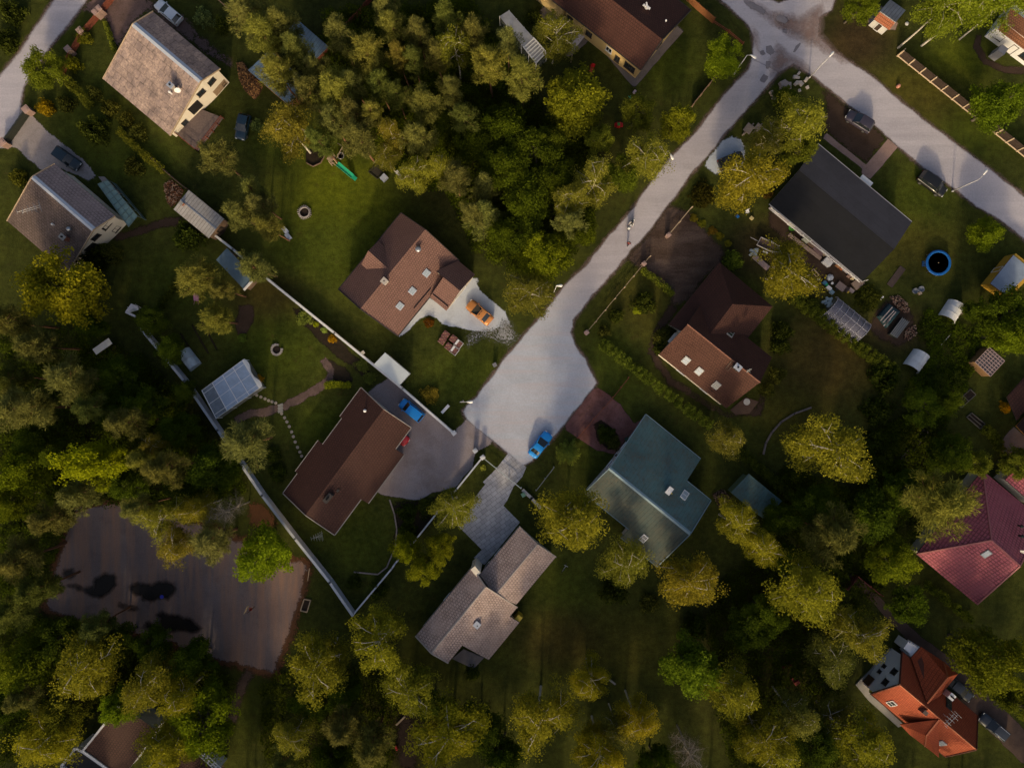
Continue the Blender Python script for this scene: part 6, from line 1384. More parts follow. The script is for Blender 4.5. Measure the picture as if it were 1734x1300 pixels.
mb.bar(P(559, 272, 2.2), P(568, 280, 2.2), .1, .1); mb.bar(P(570, 268, 2.1), P(580, 248, 2.0), .08, .08); mb.bar(P(580, 248, 2.0), P(590, 251, 0), .08, .08); mb.bar(P(580, 248, 2.0), P(572, 243, 0), .08, .08); build(mb, 'climbing_frame', PALEW, o)
mb = MB()
for k in range(5): mb.ball(tuple(P(562 + 2.4 * (k % 3), 269 + 7 * (k // 3), 1.55)), .16, .1, 8)
build(mb, 'foot_pad', PINKST, o)
o = thing('tyre_swing', 'pale ring shaped nest swing beside the green slide', 'swing', P(577, 264)); c = P(577, 264, .5)
mb = MB(); mb.lathe((c.x, c.y, .5), [(.38, 0), (.42, .08), (.52, .08), (.55, 0), (.52, -.06), (.42, -.06), (.38, 0)], 22); build(mb, 'ring', plain('pale_rope', (.5, .47, .38), .8, .15), o, True)
mb = MB(); mb.lathe((c.x, c.y, .47), [(.01, 0), (.4, 0)], 16); build(mb, 'net', plain('dark_net', (.03, .032, .02), .9, .2), o); mb = MB()
for k in range(4): t = k * 1.57 + .4; mb.tube((c.x + .46 * math.cos(t), c.y + .46 * math.sin(t), .55), tuple(P(580, 249, 2.0)), .012, n=4)
build(mb, 'rope', PALEW, o)
def ringbed(label, px, py, r, m, soil, spikes=0, gap=0, r2=None, name='fire_ring'):
    o = thing(name, label, 'fire pit', P(px, py)); c = P(px, py); r2 = r2 or r * .66
    n = spikes or 14; q = []
    mb = MB()
    for k in range(n):
        if gap and k < gap: continue
        t = k * 6.283 / n + .5; d = Vector((math.cos(t), math.sin(t), 0)); e = Vector((-d.y, d.x, 0)); rr = r * (1 + .05 * math.sin(k * 5)); mb.obox(c + d * (r2 + rr) / 2 + Vector((0, 0, .12)), d * (rr - r2) / 2, e * (r * 2.3 / n if not spikes else r * 1.0 / n), (0, 0, .13))
    if spikes: mb.lathe((c.x, c.y, 0), [(r2, 0), (r2 * 1.18, .02), (r2 * 1.18, .3), (r2, .3), (r2, 0)], 24)
    build(mb, 'stone_ring', m, o); mb = MB(); mb.lathe((c.x, c.y, .02), [(.01, .04), (r2 * .6, .05), (r2 * .98, 0)], 16); build(mb, 'ash', soil, o)
ringbed('round fire pit ringed by pale spoke like stones on the left lawn', 516, 360, 1.05, plain('pale_spokes', (.4, .36, .36), .9, .2), SOIL, 22)
ringbed('broken pale stone fire ring in the walled garden', 469, 592, .92, plain('pale_ring', (.36, .33, .32), .9, .2), SOIL, 0, 2)
simple('octagon_edging', 'dark timber edging of the octagonal bed under the big birch', 'edging', lambda m: [m.bar(P(*a, .12), P(*b, .12), .12, .2) for a, b in zip(((534, 246), (548, 252), (551, 262), (543, 276), (530, 282)), ((548, 252), (551, 262), (543, 276), (530, 282), (519, 276)))], WOOD)
def table_box(m): p = P(650, 301, .6); m.box(p.x, p.y, .1, .95, .8, .75, .8)
simple('storage_box', 'pale blue white box on the lawn right of the green slide', 'box', table_box, plain('pale_blue_box', (.42, .45, .54), .5, .12, 1))
simple('sandpit', 'dark square framed sandpit beside the pale box', 'sandpit', lambda m: [m.bar(P(*a, .1), P(*b, .1), .1, .18) for a, b in (((624, 291), (637, 279)), ((637, 279), (652, 292)), ((652, 292), (639, 303)), ((639, 303), (624, 291)))] + [m.prism([tuple(P(*k).to_2d()) for k in ((627, 291), (637, 282), (649, 292), (639, 300))], .005, .05)], plain('dark_sand', (.04, .034, .022), .9, .3))
simple('small_shed_roof', 'pale box roof showing beside the cluster of birches above the brown house', 'box', lambda m: m.box(P(677, 299).x, P(677, 299).y, 0, .5, 1.3, 1.1, .6), DULLW)
o = thing('sun_lounger', 'blue and white cushioned lounger beside a left lawn pine', 'lounger', P(487, 398)); mb = MB(); p = P(489, 401); mb.box(p.x, p.y, .25, 1.1, .65, .1, -.9); build(mb, 'seat', plain('blue_white_cushion', (.42, .47, .6), .8, .3, 5), o); mb = MB(); p = P(484.5, 391); mb.obox((p.x, p.y, .5), (.27, -.34, -.28), (.25, .2, 0), (.02, -.02, .04)); build(mb, 'backrest', plain('blue_white_cushion', (.42, .47, .6)), o)
mb = MB(); 
for k in ((483, 392), (487, 389), (490, 407), (495, 404)): p = P(*k); mb.box(p.x, p.y, 0, .05, .05, .3)
build(mb, 'leg', STEEL, o)
o = thing('garden_swing', 'white canopied garden swing on the dark lawn left of the hedge', 'swing', P(228, 524)); mb = MB(); mb.loft([[P(x, y, z) for x, y, z in r] for r in (((213, 526, 1.8), (222, 514, 1.9), (233, 518, 1.8)), ((217, 530, 1.6), (226, 522, 1.75), (236, 524, 1.6)))], close=False); mb.bar(P(213, 528, 1.6), P(230, 536, 1.5), .3, .25); build(mb, 'canopy', plain('white_canvas', (.6, .6, .68), .8, .15), o); mb = MB()
for a, b in (((213, 527), (219, 533)), ((229, 515), (241, 523)), ((216, 520), (222, 525))): mb.tube(P(*a, 1.7), P(*b, 0), .04)
mb.bar(P(218, 527, .6), P(234, 522, .6), .5, .08); build(mb, 'frame', WHITE, o)
o = thing('roofed_bench', 'white roofed bench among stones in the dark left garden', 'bench', P(174, 590)); mb = MB(); mb.bar(P(160, 596, 2.0), P(187, 577, 2.0), 1.0, .08); mb.bar(P(160, 596, 2.06), P(187, 577, 2.06), .06, .05); build(mb, 'canopy', WHITE, o); mb = MB(); mb.bar(P(172, 603, .45), P(196, 586, .45), .5, .06); mb.bar(P(168, 599, .8), P(191, 582, .8), .06, .4)
for k in ((163, 598), (187, 580)): p = P(*k); mb.box(p.x, p.y, 0, .08, .08, 2.0)
build(mb, 'seat', WOOD, o)
# pallets of bricks
pal = thing('brick_pallet', 'reddish brick pallet at the top left of the six stacked on the lawn', 'pallet', P(755, 567), R(-37), 'brick pallets')
def pallet_mesh(par, m2, wrap=None):
    mb = MB()
    for k in range(5): mb.box(-.4 + k * .2, 0, .1, .14, 1.05, .03)
    for k in (-1, 0, 1): mb.box(0, k * .45, 0, 1.0, .1, .1)
    build(mb, 'pallet_base', PALEW, par, local=True); mb = MB()
    for i in range(4):
        for j in range(5):
            for l in range(2): mb.box(-.36 + i * .24 + .01 * (j % 2), -.4 + j * .2, .135 + l * .28, .225, .185, .265 - .06 * ((i * 3 + j * 2 + l) % 3 == 0), 0, (i + j * 2 + l) % 3)
    build(mb, 'brick_load', m2, par, local=True)
    if wrap: mb = MB(); [mb.box(x, y, .13, sx, sy, .62) for x, y, sx, sy in ((0, -.54, 1.06, .03), (0, .54, 1.06, .03), (-.52, 0, .03, 1.1), (.52, 0, .03, 1.1))]; mb.obox((-.34, .1, .71), (.14, 0, 0), (0, .42, 0), (0, 0, .01)); build(mb, 'torn_wrap', WHITE, par, local=True)
BR3 = [plain('brick_red', (.26, .1, .08), .9, .3, 5), plain('brick_mauve', (.2, .085, .09), .9, .3, 5), plain('brick_tan', (.33, .18, .13), .9, .3, 5)]
pallet_mesh(pal, BR3)
copytree(pal, P(768, 574), 'mauve brick pallet in the middle of the top row of six')
copytree(pal, P(749, 577), 'flat topped tan pallet at the left corner of the six stacks'); copytree(pal, P(760, 587), 'dark red brick pallet in the middle of the bottom row of six')
for lb, px, py in (('half empty white wrapped pallet at the right end of the top row', 777, 583), ('white wrapped loose brick pallet at the lower right of the six stacks', 770, 594)):
    t = thing('brick_pallet', lb, 'pallet', P(px, py), R(-37), 'brick pallets'); pallet_mesh(t, BR3, True)
def bin_(label, px, py, m, lm, s=.55, h=.95, rz=.5):
    p = P(px, py); o = thing('wheelie_bin', label, 'bin', p); mb = MB(); mb.loft([[(p.x + sx * s / 2 * k * math.cos(rz) - sy * s / 2 * k * math.sin(rz), p.y + sx * s / 2 * k * math.sin(rz) + sy * s / 2 * k * math.cos(rz), z) for sx, sy in ((-1, -1), (1, -1), (1, 1), (-1, 1))] for k, z in ((.8, .05), (1, h))]); build(mb, 'bin_body', m, o); mb = MB(); mb.box(p.x, p.y, h + .003, s * 1.08, s * 1.1, .07, rz); build(mb, 'lid', lm, o)
bin_('black bin with pale lid at the road edge below the brick pallets', 838, 618, BLACK, plain('grey_lid', (.2, .2, .22), .5, .1))
bin_('dark green bin against the wall of the teal green house', 1060, 743, plain('dark_green', (.02, .06, .04), .6, .2), MC['dark_green'])
bin_('mint green bin beside the broken concrete wall', 886, 836, plain('mint_green', (.14, .28, .2), .6, .2), MC['mint_green'])
o = thing('white_bench', 'white bench on the small lawn beside the turning circle', 'bench', P(754, 692)); a, b = P(748, 699, .45), P(760, 686, .45); mb = MB(); mb.bar(a, b, .42, .06); build(mb, 'seat', WHITE, o); mb = MB()
for t in (.12, .88): p = a.lerp(b, t); mb.box(p.x, p.y, 0, .1, .36, .42, .8)
build(mb, 'leg', WHITE, o)
o = thing('letter_box', 'cream letter box post beside the garden wall bed', 'letter box', P(617, 598)); p = P(617, 598); mb = MB(); mb.box(p.x, p.y, 0, .1, .1, .9); build(mb, 'post', WOOD, o); mb = MB(); mb.box(p.x, p.y, .9, .55, .4, .35, .6); mb.box(p.x, p.y, 1.25, .65, .5, .06, .6); build(mb, 'box', plain('cream_box', (.55, .5, .42), .6, .1), o)
simple('stone_block', 'white stone block beside the flower patch on the gravel drive', 'block', lambda m: m.bar(P(723, 544, .15), P(728, 550, .15), .2, .3), DULLW)
o = thing('planter_box', 'pale rectangular frame with dark inside at the right edge of the court', 'planter', P(517, 1025)); mb = MB()
q = [P(*k, .15) for k in ((515, 1014), (526, 1016), (520, 1036), (509, 1033))]
for k in range(4): mb.bar(q[k], q[(k + 1) % 4], .12, .25)
build(mb, 'frame_board', PALEW, o); mb = MB(); mb.prism([(p.x, p.y) for p in q], .01, .06); build(mb, 'inside', SOIL, o)
simple('timber_post', 'leaning pale timber post at the corner of the court', 'post', lambda m: m.tube(P(521, 983, 0), P(524, 962, 1.6), .06), PALEW)
o = thing('basketball_hoop', 'rusty basketball hoop stand on the old court', 'basketball hoop', P(416, 1032)); mb = MB(); mb.tube(P(431, 1027), P(431, 1027) + Vector((0, 0, 2.9)), .06); mb.bar(P(431, 1027, 2.9), P(421, 1032, 3.0), .08, .08); build(mb, 'pole', plain('rusty_iron', (.09, .05, .03), .8, .3), o); mb = MB(); mb.bar(P(414, 1038, 2.9), P(420, 1025, 2.9), .05, .7); build(mb, 'backboard', plain('pale_board', (.34, .26, .16), .8, .2), o); mb = MB(); c = P(424, 1031, 2.75); mb.lathe((c.x, c.y, 2.75), [(.22, 0), (.25, .02), (.25, -.02), (.22, 0)], 14); build(mb, 'hoop', REDP, o)
simple('blue_jacket', 'small bright blue cloth lying in a court puddle', 'cloth', lambda m: m.lathe((P(274, 1010).x, P(274, 1010).y, 0), [(.32, .02), (.24, .12), (.1, .2), (.01, .16)], 7), plain('ultramarine', (.05, .06, .55), .8, .2))
simple('purple_ball', 'purple ball at the left edge of the court', 'ball', lambda m: m.ball((P(184, 1049).x, P(184, 1049).y, .25), .3, .25, 12), plain('purple', (.3, .12, .5), .4, .1), smooth=True)
def bench_log(label, a, b, m=CONC): simple('timber_beam', label, 'beam', lambda k: k.bar(P(*a, .2), P(*b, .2), .25, .25), m)
bench_log('pale striped barrier pole lying by the trees below the court', (331, 1151), (361, 1124)); bench_log('brown timber lying under the trees in the lower wood', (637, 1220), (652, 1204), WOOD); bench_log('pale plank lying on the brown soil of the lower wood', (671, 1227), (686, 1212), PALEW)
# stepping stones
stp = thing('stepping_stone', 'pale stepping stone in the curved row beside the long brown house', 'stepping stone', P(477, 700), 0, 'stepping stones'); mb = MB(); mb.lathe((0, 0, .02), [(.24, 0), (.26, .04), (.2, .05), (.01, .055)], 7); build(mb, 'slab', plain('pale_step', (.33, .29, .25), .9, .25, 4), stp, local=True)
for k, q in enumerate([(482, 707), (486, 714), (490, 722), (494, 731), (497, 739), (500, 748), (504, 757), (508, 765), (511, 772)]): copytree(stp, P(*q), 'pale stepping stone in the curved row beside the long brown house', k * .7)
for k, q in enumerate([(435, 669), (442, 672), (449, 675), (455, 678), (461, 680), (467, 682)]): copytree(stp, P(*q), 'pale stepping stone between the sheet greenhouse and the garden path', k * .9, 'greenhouse stepping stones')
simple('path_slab', 'grey slab crossing where the garden paths meet', 'slab', lambda m: [m.box(P(475, 686 + k * 5).x, P(475, 686 + k * 5).y, .01, .8, .4, .05, .3) for k in range(3)], CONC)
# stone heaps and pallets by the junction
def stones(label, px, py, n, sp, s0, m, name='stone_pile', cat='stones', flat=.6):
    r = random.Random(int(px * 7 + py)); mb = MB()
    for k in range(n):
        x, y = r.gauss(0, sp), r.gauss(0, sp); p = P(px + x / SC, py + y / SC); s = s0 * r.uniform(.5, 1.3); mb.obox((p.x, p.y, s * flat * .5), (s * math.cos(k), s * math.sin(k), .03), (-s * .7 * math.sin(k), s * .7 * math.cos(k), 0), (.05, .03, s * flat))
    tag(build(mb, name, m), label, cat)
PSTONE = plain('pale_block', (.42, .38, .36), .9, .25, 3)
stones('heap of pale paving blocks at the upper road corner', 1347, 133, 5, .25, .3, PSTONE); stones('row of pale rubble blocks beside the cross street', 1358, 145, 6, .35, .28, PSTONE); stones('square pale slab stack nearest the junction corner', 1327, 148, 3, .15, .55, plain('pinkish_slab', (.34, .28, .26), .9, .2, 3)); stones('pinkish slab heap under the roadside shrubs', 1310, 164, 6, .3, .35, MC['pinkish_slab'])
for lb, px, py, s in (('larger timber crate stack beside the upper street', 1265, 221, 1.0), ('smaller timber crate stack beside the upper street birch', 1281, 219.5, .8)):
    def f(m, px=px, py=py, s=s):
        p = P(px, py)
        for l in range(3):
            for k in range(5): m.box(p.x + (k - 2) * .24 * s * .8, p.y + (k - 2) * .24 * s * .6, .05 + l * .25, .18 * s, 1.3 * s, .18, -.65)
        m.box(p.x, p.y, .75, 1.2 * s, 1.4 * s, .05, -.65)
    simple('crate_stack', lb, 'crates', f, plain('grey_crate', (.24, .2, .18), .85, .3, 3))
# firewood heap by the grey house
def heap(label, pts, hgt, n, m, name, s=(.5, .09), cat='wood pile', z0=0):
    r = random.Random(len(label)); poly = [P(*p) for p in pts]; c = sum(poly, Vector()) / len(poly); mb = MB(); A, B = poly[0], poly[len(poly) // 2]; ax = (B - A)
    for k in range(n):
        kk = r.randrange(len(poly)); e = poly[kk].lerp(poly[(kk + 1) % len(poly)], r.random()); q = c.lerp(e, r.random() ** .5); f = 1 - (q - c).length / max((x - c).length for x in poly); h = hgt * (.2 + f) * r.uniform(.5, 1)
        d = Vector((r.gauss(0, 1), r.gauss(0, 1), r.gauss(0, .35))).normalized() * s[0] * r.uniform(.5, 1); mb.bar(q + Vector((0, 0, h)) - d / 2, q + Vector((0, 0, h)) + d / 2, s[1] * r.uniform(.6, 1.4), s[1], k % len(m))
    for k in range(len(poly)): mb.poly([poly[k], poly[(k + 1) % len(poly)], c + Vector((0, 0, hgt * .6))], len(m) - 1)
    tag(build(mb, name, m), label, cat)
FIRE = [plain('split_wood', (.36, .19, .07), .9, .3, 6), plain('split_wood_dark', (.2, .1, .04), .9, .3, 6), plain('heap_core', (.08, .04, .02), 1, .3, 6)]
heap('long heap of split orange brown firewood beside the blue roofed shed', [(402, 108), (412, 106), (425, 124), (446, 148), (440, 160), (432, 169), (420, 160), (408, 138)], 1.2, 800, FIRE, 'firewood_heap', (.34, .1))
heap('heap of rusty brushwood beside the corrugated shed', [(277, 312), (290, 304), (312, 322), (306, 338), (290, 352), (283, 340)], .6, 420, [plain('rust_brush', (.26, .1, .04), .9, .3, 6), plain('pale_brush', (.4, .28, .2), .9, .3, 6), MC['heap_core']], 'brushwood_heap', (.3, .07))
heap('heap of pale timber scraps above the dark tarpaulin', [(1506, 502), (1520, 500), (1536, 514), (1540, 530), (1526, 528), (1512, 514)], .4, 320, [plain('scrap_pale', (.36, .25, .18), .9, .3, 6), plain('scrap_brown', (.2, .1, .07), .9, .3, 6), SOIL], 'scrap_heap', (.26, .07))
heap('heap of pale rubble right of the glass covered pile', [(1534, 556), (1550, 550), (1552, 566), (1540, 578), (1530, 572)], .35, 120, [MC['scrap_pale'], MC['scrap_brown'], SOIL], 'rubble_heap', (.25, .12))
heap('bundle of dry russet brushwood between the teal house and its garage', [(1206, 836), (1222, 828), (1238, 840), (1234, 856), (1216, 858)], 1.1, 150, [plain('dry_twig', (.3, .2, .15), .9, .3, 6), plain('dry_twig_dark', (.18, .1, .07), .9, .3, 6), SOIL], 'brushwood_bundle', (.6, .04))
# tarpaulin heap and glazed pile
o = thing('tarpaulin_pile', 'dark teal tarpaulin pile weighed down with long planks', 'pile', P(1500, 538)); q = [P(*k) for k in ((1484, 536), (1503, 514), (1522, 528), (1499, 556))]; c = sum(q, Vector()) / 4; mb = MB(); top = [p.lerp(c, .3) + Vector((0, 0, .8)) for p in q]; mb.loft([q, [p.lerp(c, .06) + Vector((0, 0, .55)) for p in q], top]); build(mb, 'tarpaulin', TEALM, o); mb = MB()
for a, b in (((1491, 543), (1511, 520)), ((1495, 546), (1514, 526)), ((1499, 549), (1517, 528)), ((1496, 552), (1508, 540))): mb.bar(P(*a, .95), P(*b, .95), .14, .06)
build(mb, 'plank', plain('pale_plank', (.4, .34, .34), .8, .25, 3), o)
o = thing('glazed_pile', 'pile covered with shiny old glass panels beside the dark tarpaulin', 'pile', P(1518, 554)); q = [P(*k) for k in ((1502, 566), (1523, 538), (1534, 546), (1513, 573))]; c = sum(q, Vector()) / 4; mb = MB(); mb.loft([q, [p.lerp(c, .05) + Vector((0, 0, .8)) for p in q]]); build(mb, 'stack', plain('green_black', (.02, .025, .022), .6, .3), o); mb = MB()
for k in range(4): a = q[0].lerp(q[3], k / 4 + .03); b = q[0].lerp(q[3], k / 4 + .22); d = q[1] - q[0]; z = Vector((0, 0, .86 + .03 * (k % 2))); mb.poly([a + z, b + z, b + d * .96 + z, a + d * .96 + z])
build(mb, 'glass_sheet', glass('old_glass', (.12, .13, .14), .2), o); mb = MB()
for k in range(5): a = q[0].lerp(q[3], k / 4) + Vector((0, 0, .92)); mb.bar(a, a + (q[1] - q[0]), .06, .05)
build(mb, 'frame_bar', plain('grey_bar', (.2, .2, .2), .7, .2), o)
simple('white_plank', 'short white board on a dark slab above the tarpaulin', 'board', lambda m: m.bar(P(1491, 507, .3), P(1496, 502, .3), .2, .06), WHITE)
simple('dark_plank', 'long dark plank walkway on the lawn beside the black roofed house', 'walkway', lambda m: m.bar(P(1506, 484, .04), P(1529, 453, .04), 1.0, .07), plain('dark_boards', (.06, .042, .04), .9, .25, 3))
simple('white_rail', 'thin pale pole lying in the right hand vegetable beds', 'pole', lambda m: m.bar(P(1592, 586, .1), P(1613, 562, .1), .1, .08), DULLW)
for lb, x, y, r in (('left grey round tub on the right hand lawn', 1548, 493, .42), ('right grey round tub on the right hand lawn', 1558, 490, .46)): simple('round_tub', lb, 'tub', lambda m: m.lathe((P(x, y).x, P(x, y).y, 0), [(r * .9, 0), (r, .4), (r * .93, .4), (r * .85, .12), (.01, .1)], 16), plain('grey_tub', (.2, .22, .26), .5, .2), 'round tubs', True)
simple('small_crate', 'little pale crate in front of the grey tubs', 'crate', lambda m: m.box(P(1556.5, 497).x, P(1556.5, 497).y, 0, .45, .4, .35, .4), PALEW)
# trailer
o = thing('flat_trailer', 'brown decked flat trailer with pale rails beside the golden birch', 'trailer', P(1302, 417)); q = [P(*k, .65) for k in ((1288, 402), (1322, 418), (1315, 431), (1281, 415))]; mb = MB(); mb.prism([(p.x, p.y) for p in q], .55, .63); build(mb, 'deck', plain('trailer_deck', (.07, .045, .042), .8, .2, 3), o); mb = MB()
for k in range(4): mb.bar(q[k] + Vector((0, 0, .15)), q[(k + 1) % 4] + Vector((0, 0, .15)), .08, .22)
mb.bar((q[0] + q[3]) / 2, P(1271, 402, .5), .08, .08); build(mb, 'rail', plain('pale_rail', (.3, .29, .32), .5, .15), o)
for k in ((1303, 409), (1297, 426)): mb = MB(); p = P(*k, .3); v = (q[0] - q[3]).normalized() * .1; mb.tube(p - v, p + v, .3, n=14); build(mb, 'wheel', RUB, o)
mb = MB()
for k in ((1305, 408.5), (1296, 427)): p = P(*k, .6); mb.obox(p, (q[1] - q[0]).normalized() * .38, (q[0] - q[3]).normalized() * .13, (0, 0, .03))
build(mb, 'mudguard', plain('pale_guard', (.4, .42, .48), .4, .1), o)
simple('board_stack', 'long stack of pinkish boards below the flat trailer', 'boards', lambda m: [m.bar(P(1275 + k * 2, 434 - k * 2, .1 + .08 * k), P(1300 + k * 2, 456 - k * 2, .1 + .08 * k), .55, .08) for k in range(2)], plain('mauve_boards', (.34, .25, .25), .8, .25, 3))
stones('scatter of pale blue rubble sacks at the head of the board stack', 1275, 427, 7, .3, .25, plain('pale_sack', (.34, .4, .45), .8, .25, 3)); stones('jumble of pale blocks under the golden birch', 1314, 447, 8, .45, .3, PSTONE)
# clutter behind the black roofed house
def bx(label, name, px, py, sx, sy, h, m, rz=-.7, cat='box'):
    p = P(px, py); mb = MB(); mb.box(p.x, p.y, .0, sx, sy, h, rz); mb.box(p.x, p.y, h + .003, sx * 1.05, sy * 1.05, .04, rz); tag(build(mb, name, m), label, cat)
bx('large white chest freezer by the cluttered terrace', 'chest_freezer', 1398, 445, 1.25, .85, .9, WHITE, cat='freezer'); bx('greenish white cabinet on the cluttered terrace', 'cabinet', 1364, 405, 1.0, 1.0, 1.0, plain('greenish_white', (.42, .44, .38), .7, .15))
bx('brown crate next to the greenish white cabinet', 'storage_crate', 1372, 414, 1.1, .7, .7, WOOD); bx('long brown chest on the cluttered terrace', 'storage_chest', 1383, 426, 1.7, .6, .6, plain('mauve_chest', (.2, .13, .14), .8, .3), cat='chest'); bx('pale box beside the chest freezer', 'storage_box', 1394, 431, .6, .5, .7, PALEW)
bx('orange tan box among the terrace clutter', 'cardboard_box', 1418, 450, .7, .5, .5, plain('cardboard', (.42, .2, .09), .9, .2)); bx('small orange crate at the foot of the terrace clutter', 'plastic_crate', 1424, 455, .4, .4, .35, plain('orange_plastic', (.55, .16, .04), .5, .1)); bx('blue grey appliance among the terrace clutter', 'appliance', 1427, 455, .55, .5, .8, plain('blue_grey', (.3, .33, .42), .5, .1))
bx('dark machine between boxes on the terrace', 'machine', 1411, 443, .6, .6, .7, plain('dark_machine', (.05, .05, .055), .6, .2)); bx('cream bucket box near the terrace landing', 'cream_box', 1442, 472, .45, .4, .4, plain('cream_box2', (.55, .45, .28), .7, .1)); bx('pinkish pot box beside the landing', 'pot_box', 1436, 468, .5, .4, .4, PINKST)
simple('green_tub', 'bright green tub against the black roofed house wall', 'tub', lambda m: m.lathe((P(1340, 387).x, P(1340, 387).y, 0), [(.3, 0), (.42, .35), (.38, .35), (.28, .06), (.01, .05)], 14, sx=1.3), plain('lime_plastic', (.12, .5, .05), .4, .1))
o = thing('timber_hurdle', 'pale empty rectangular frame leaning by the golden birch', 'frame', P(1381, 462)); mb = MB(); q = [P(*k, .2) for k in ((1374, 459), (1378, 455.5), (1387, 465.5), (1383, 469))]
for k in range(4): mb.bar(q[k], q[(k + 1) % 4], .1, .1)
build(mb, 'frame_bar', PALEW, o)
simple('white_bucket', 'round white bucket below the pale empty frame', 'bucket', lambda m: m.lathe((P(1385, 473).x, P(1385, 473).y, 0), [(.16, 0), (.2, .35), (.17, .35), (.14, .05), (.01, .05)], 12), WHITE)
simple('white_tarp_heap', 'crumpled white sheet bundle on the soil below the terrace', 'bundle', lambda m: m.lathe((P(1405, 470).x, P(1405, 470).y, 0), [(.55, 0), (.5, .3), (.3, .5), (.01, .52)], 7), plain('bluish_sheet', (.48, .52, .6), .7, .2, 4))
simple('small_white_pot', 'small white pot between the white bundle and the grey chairs', 'pot', lambda m: m.lathe((P(1408, 480).x, P(1408, 480).y, 0), [(.15, 0), (.2, .3), (.01, .28)], 10), WHITE)
bx('blue plastic box left of the white cooler', 'blue_box', 1395, 479, .55, .45, .4, plain('blue_box_plastic', (.05, .16, .28), .4, .15)); bx('emerald green plastic crate beside the blue box', 'green_crate', 1398, 482, .35, .35, .35, plain('emerald', (.02, .36, .14), .4, .1)); bx('white cooler box above the clear polytunnel', 'cooler_box', 1402, 488, .75, .45, .45, WHITE); bx('pale blue crate next to the white cooler', 'pale_blue_crate', 1407, 495, .6, .5, .4, plain('pale_blue_crate', (.2, .3, .38), .5, .15))
o = thing('garden_cart', 'grey brown garden cart with tipped tray below the terrace', 'cart', P(1424, 486)); mb = MB(); p = P(1424, 485, .5); mb.obox(p, (.55, -.42, 0), (.3, .4, .05), (0, 0, .06)); mb.obox(P(1433, 490, .6), (.2, -.16, .2), (.28, .36, 0), (.05, -.04, .05)); build(mb, 'tray', plain('mauve_tray', (.2, .15, .15), .7, .25, 3), o); mb = MB(); mb.tube(P(1418, 492, .2), P(1414, 480, .2), .2, n=12); mb.tube(P(1416, 478, .6), P(1406, 474, .8), .03); build(mb, 'wheel', RUB, o)
bx('rounded pale cushion box beside the garden cart', 'cushion_box', 1440, 492, .8, .45, .4, plain('mauve_box', (.26, .21, .22), .7, .15)); simple('yellow_bucket', 'tiny yellow bucket beside the garden cart', 'bucket', lambda m: m.lathe((P(1435, 495).x, P(1435, 495).y, 0), [(.12, 0), (.15, .25), (.01, .22)], 10), YELP)
stones('pile of pale blue stones at the mouth of the clear polytunnel', 1401, 510, 26, .36, .17, plain('pale_blue_stone', (.32, .42, .5), .8, .25, 3))
simple('white_garden_chair', 'white garden chair on the grass below the black roofed house', 'chair', lambda m: [m.box(P(1264, 359).x, P(1264, 359).y, .4, .5, .5, .06, .3), m.obox(P(1266, 355, .75), (.24, .1, 0), (.02, .03, 0), (0, 0, .35))] + [m.box(P(1264 + a, 359 + b).x, P(1264 + a, 359 + b).y, 0, .05, .05, .4) for a in (-2, 2) for b in (-2, 2)], WHITE)
bx('yellow crate beside the white garden chair', 'yellow_crate', 1272, 370, .55, .4, .3, plain('pale_yellow', (.5, .42, .2), .6, .1)); bx('blue watering can crate left of the garden chair', 'blue_crate', 1248, 367, .5, .25, .35, BLUEP)
# red toys etc
o = thing('red_toy_car', 'small red toy car on the lawn below the yellow house', 'toy car', P(1047, 213)); p = P(1047, 213); mb = MB(); mb.loft([[(p.x + x, p.y - w, .12), (p.x + x, p.y - w * .85, h), (p.x + x, p.y + w * .85, h), (p.x + x, p.y + w, .12)] for x, w, h in ((-.6, .3, .35), (-.3, .38, .6), (.2, .38, .62), (.65, .28, .36))]); build(mb, 'shell', REDP, o); mb = MB()
for x in (-.4, .4):
    for y in (-.38, .38): mb.tube((p.x + x, p.y + y - .05, .14), (p.x + x, p.y + y + .05, .14), .14, n=10)
build(mb, 'wheel', RUB, o); mb = MB(); mb.box(p.x - .02, p.y, .6, .4, .5, .05); build(mb, 'seat', plain('toy_green', (.05, .25, .05), .5, .1), o)
simple('red_deck_chair', 'red deck chair on the grass left of the yellow house corner', 'chair', lambda m: [m.obox(P(1002, 117, .4), (.15, .45, .1), (.25, -.1, 0), (0, 0, .03)), m.obox(P(1004, 112, .7), (.08, .2, .3), (.25, -.1, 0), (0, .03, 0))] + [m.tube(P(999 + a, 121 - b, 0), P(1000 + a, 117 - b, .5), .03) for a in (0, 6) for b in (0, 8)], REDP)
bx('tiny pink white box on the lawn below the yellow house corner', 'toy_box', 1074, 157, .35, .5, .35, plain('pinkish_white', (.55, .42, .45), .6, .1)); simple('green_toy', 'tiny green toy frame on the lawn below the yellow house corner', 'toy', lambda m: [m.bar(P(1064, 163, .1), P(1069, 167, .1), .08, .1), m.bar(P(1068, 162, .12), P(1065, 168, .12), .08, .1)], plain('toy_mint', (.1, .4, .2), .5, .1))
simple('orange_buoy', 'small salmon coloured marker on the grass verge by the fence', 'marker', lambda m: m.lathe((P(1520, 147).x, P(1520, 147).y, 0), [(.28, 0), (.3, .3), (.2, .5), (.01, .55)], 10), plain('salmon', (.5, .22, .16), .6, .15))
simple('white_stone', 'small white stone at the edge of the kiosk lawn', 'stone', lambda m: m.ball((P(1535, 41).x, P(1535, 41).y, .1), .3, .15, 8), DULLW)
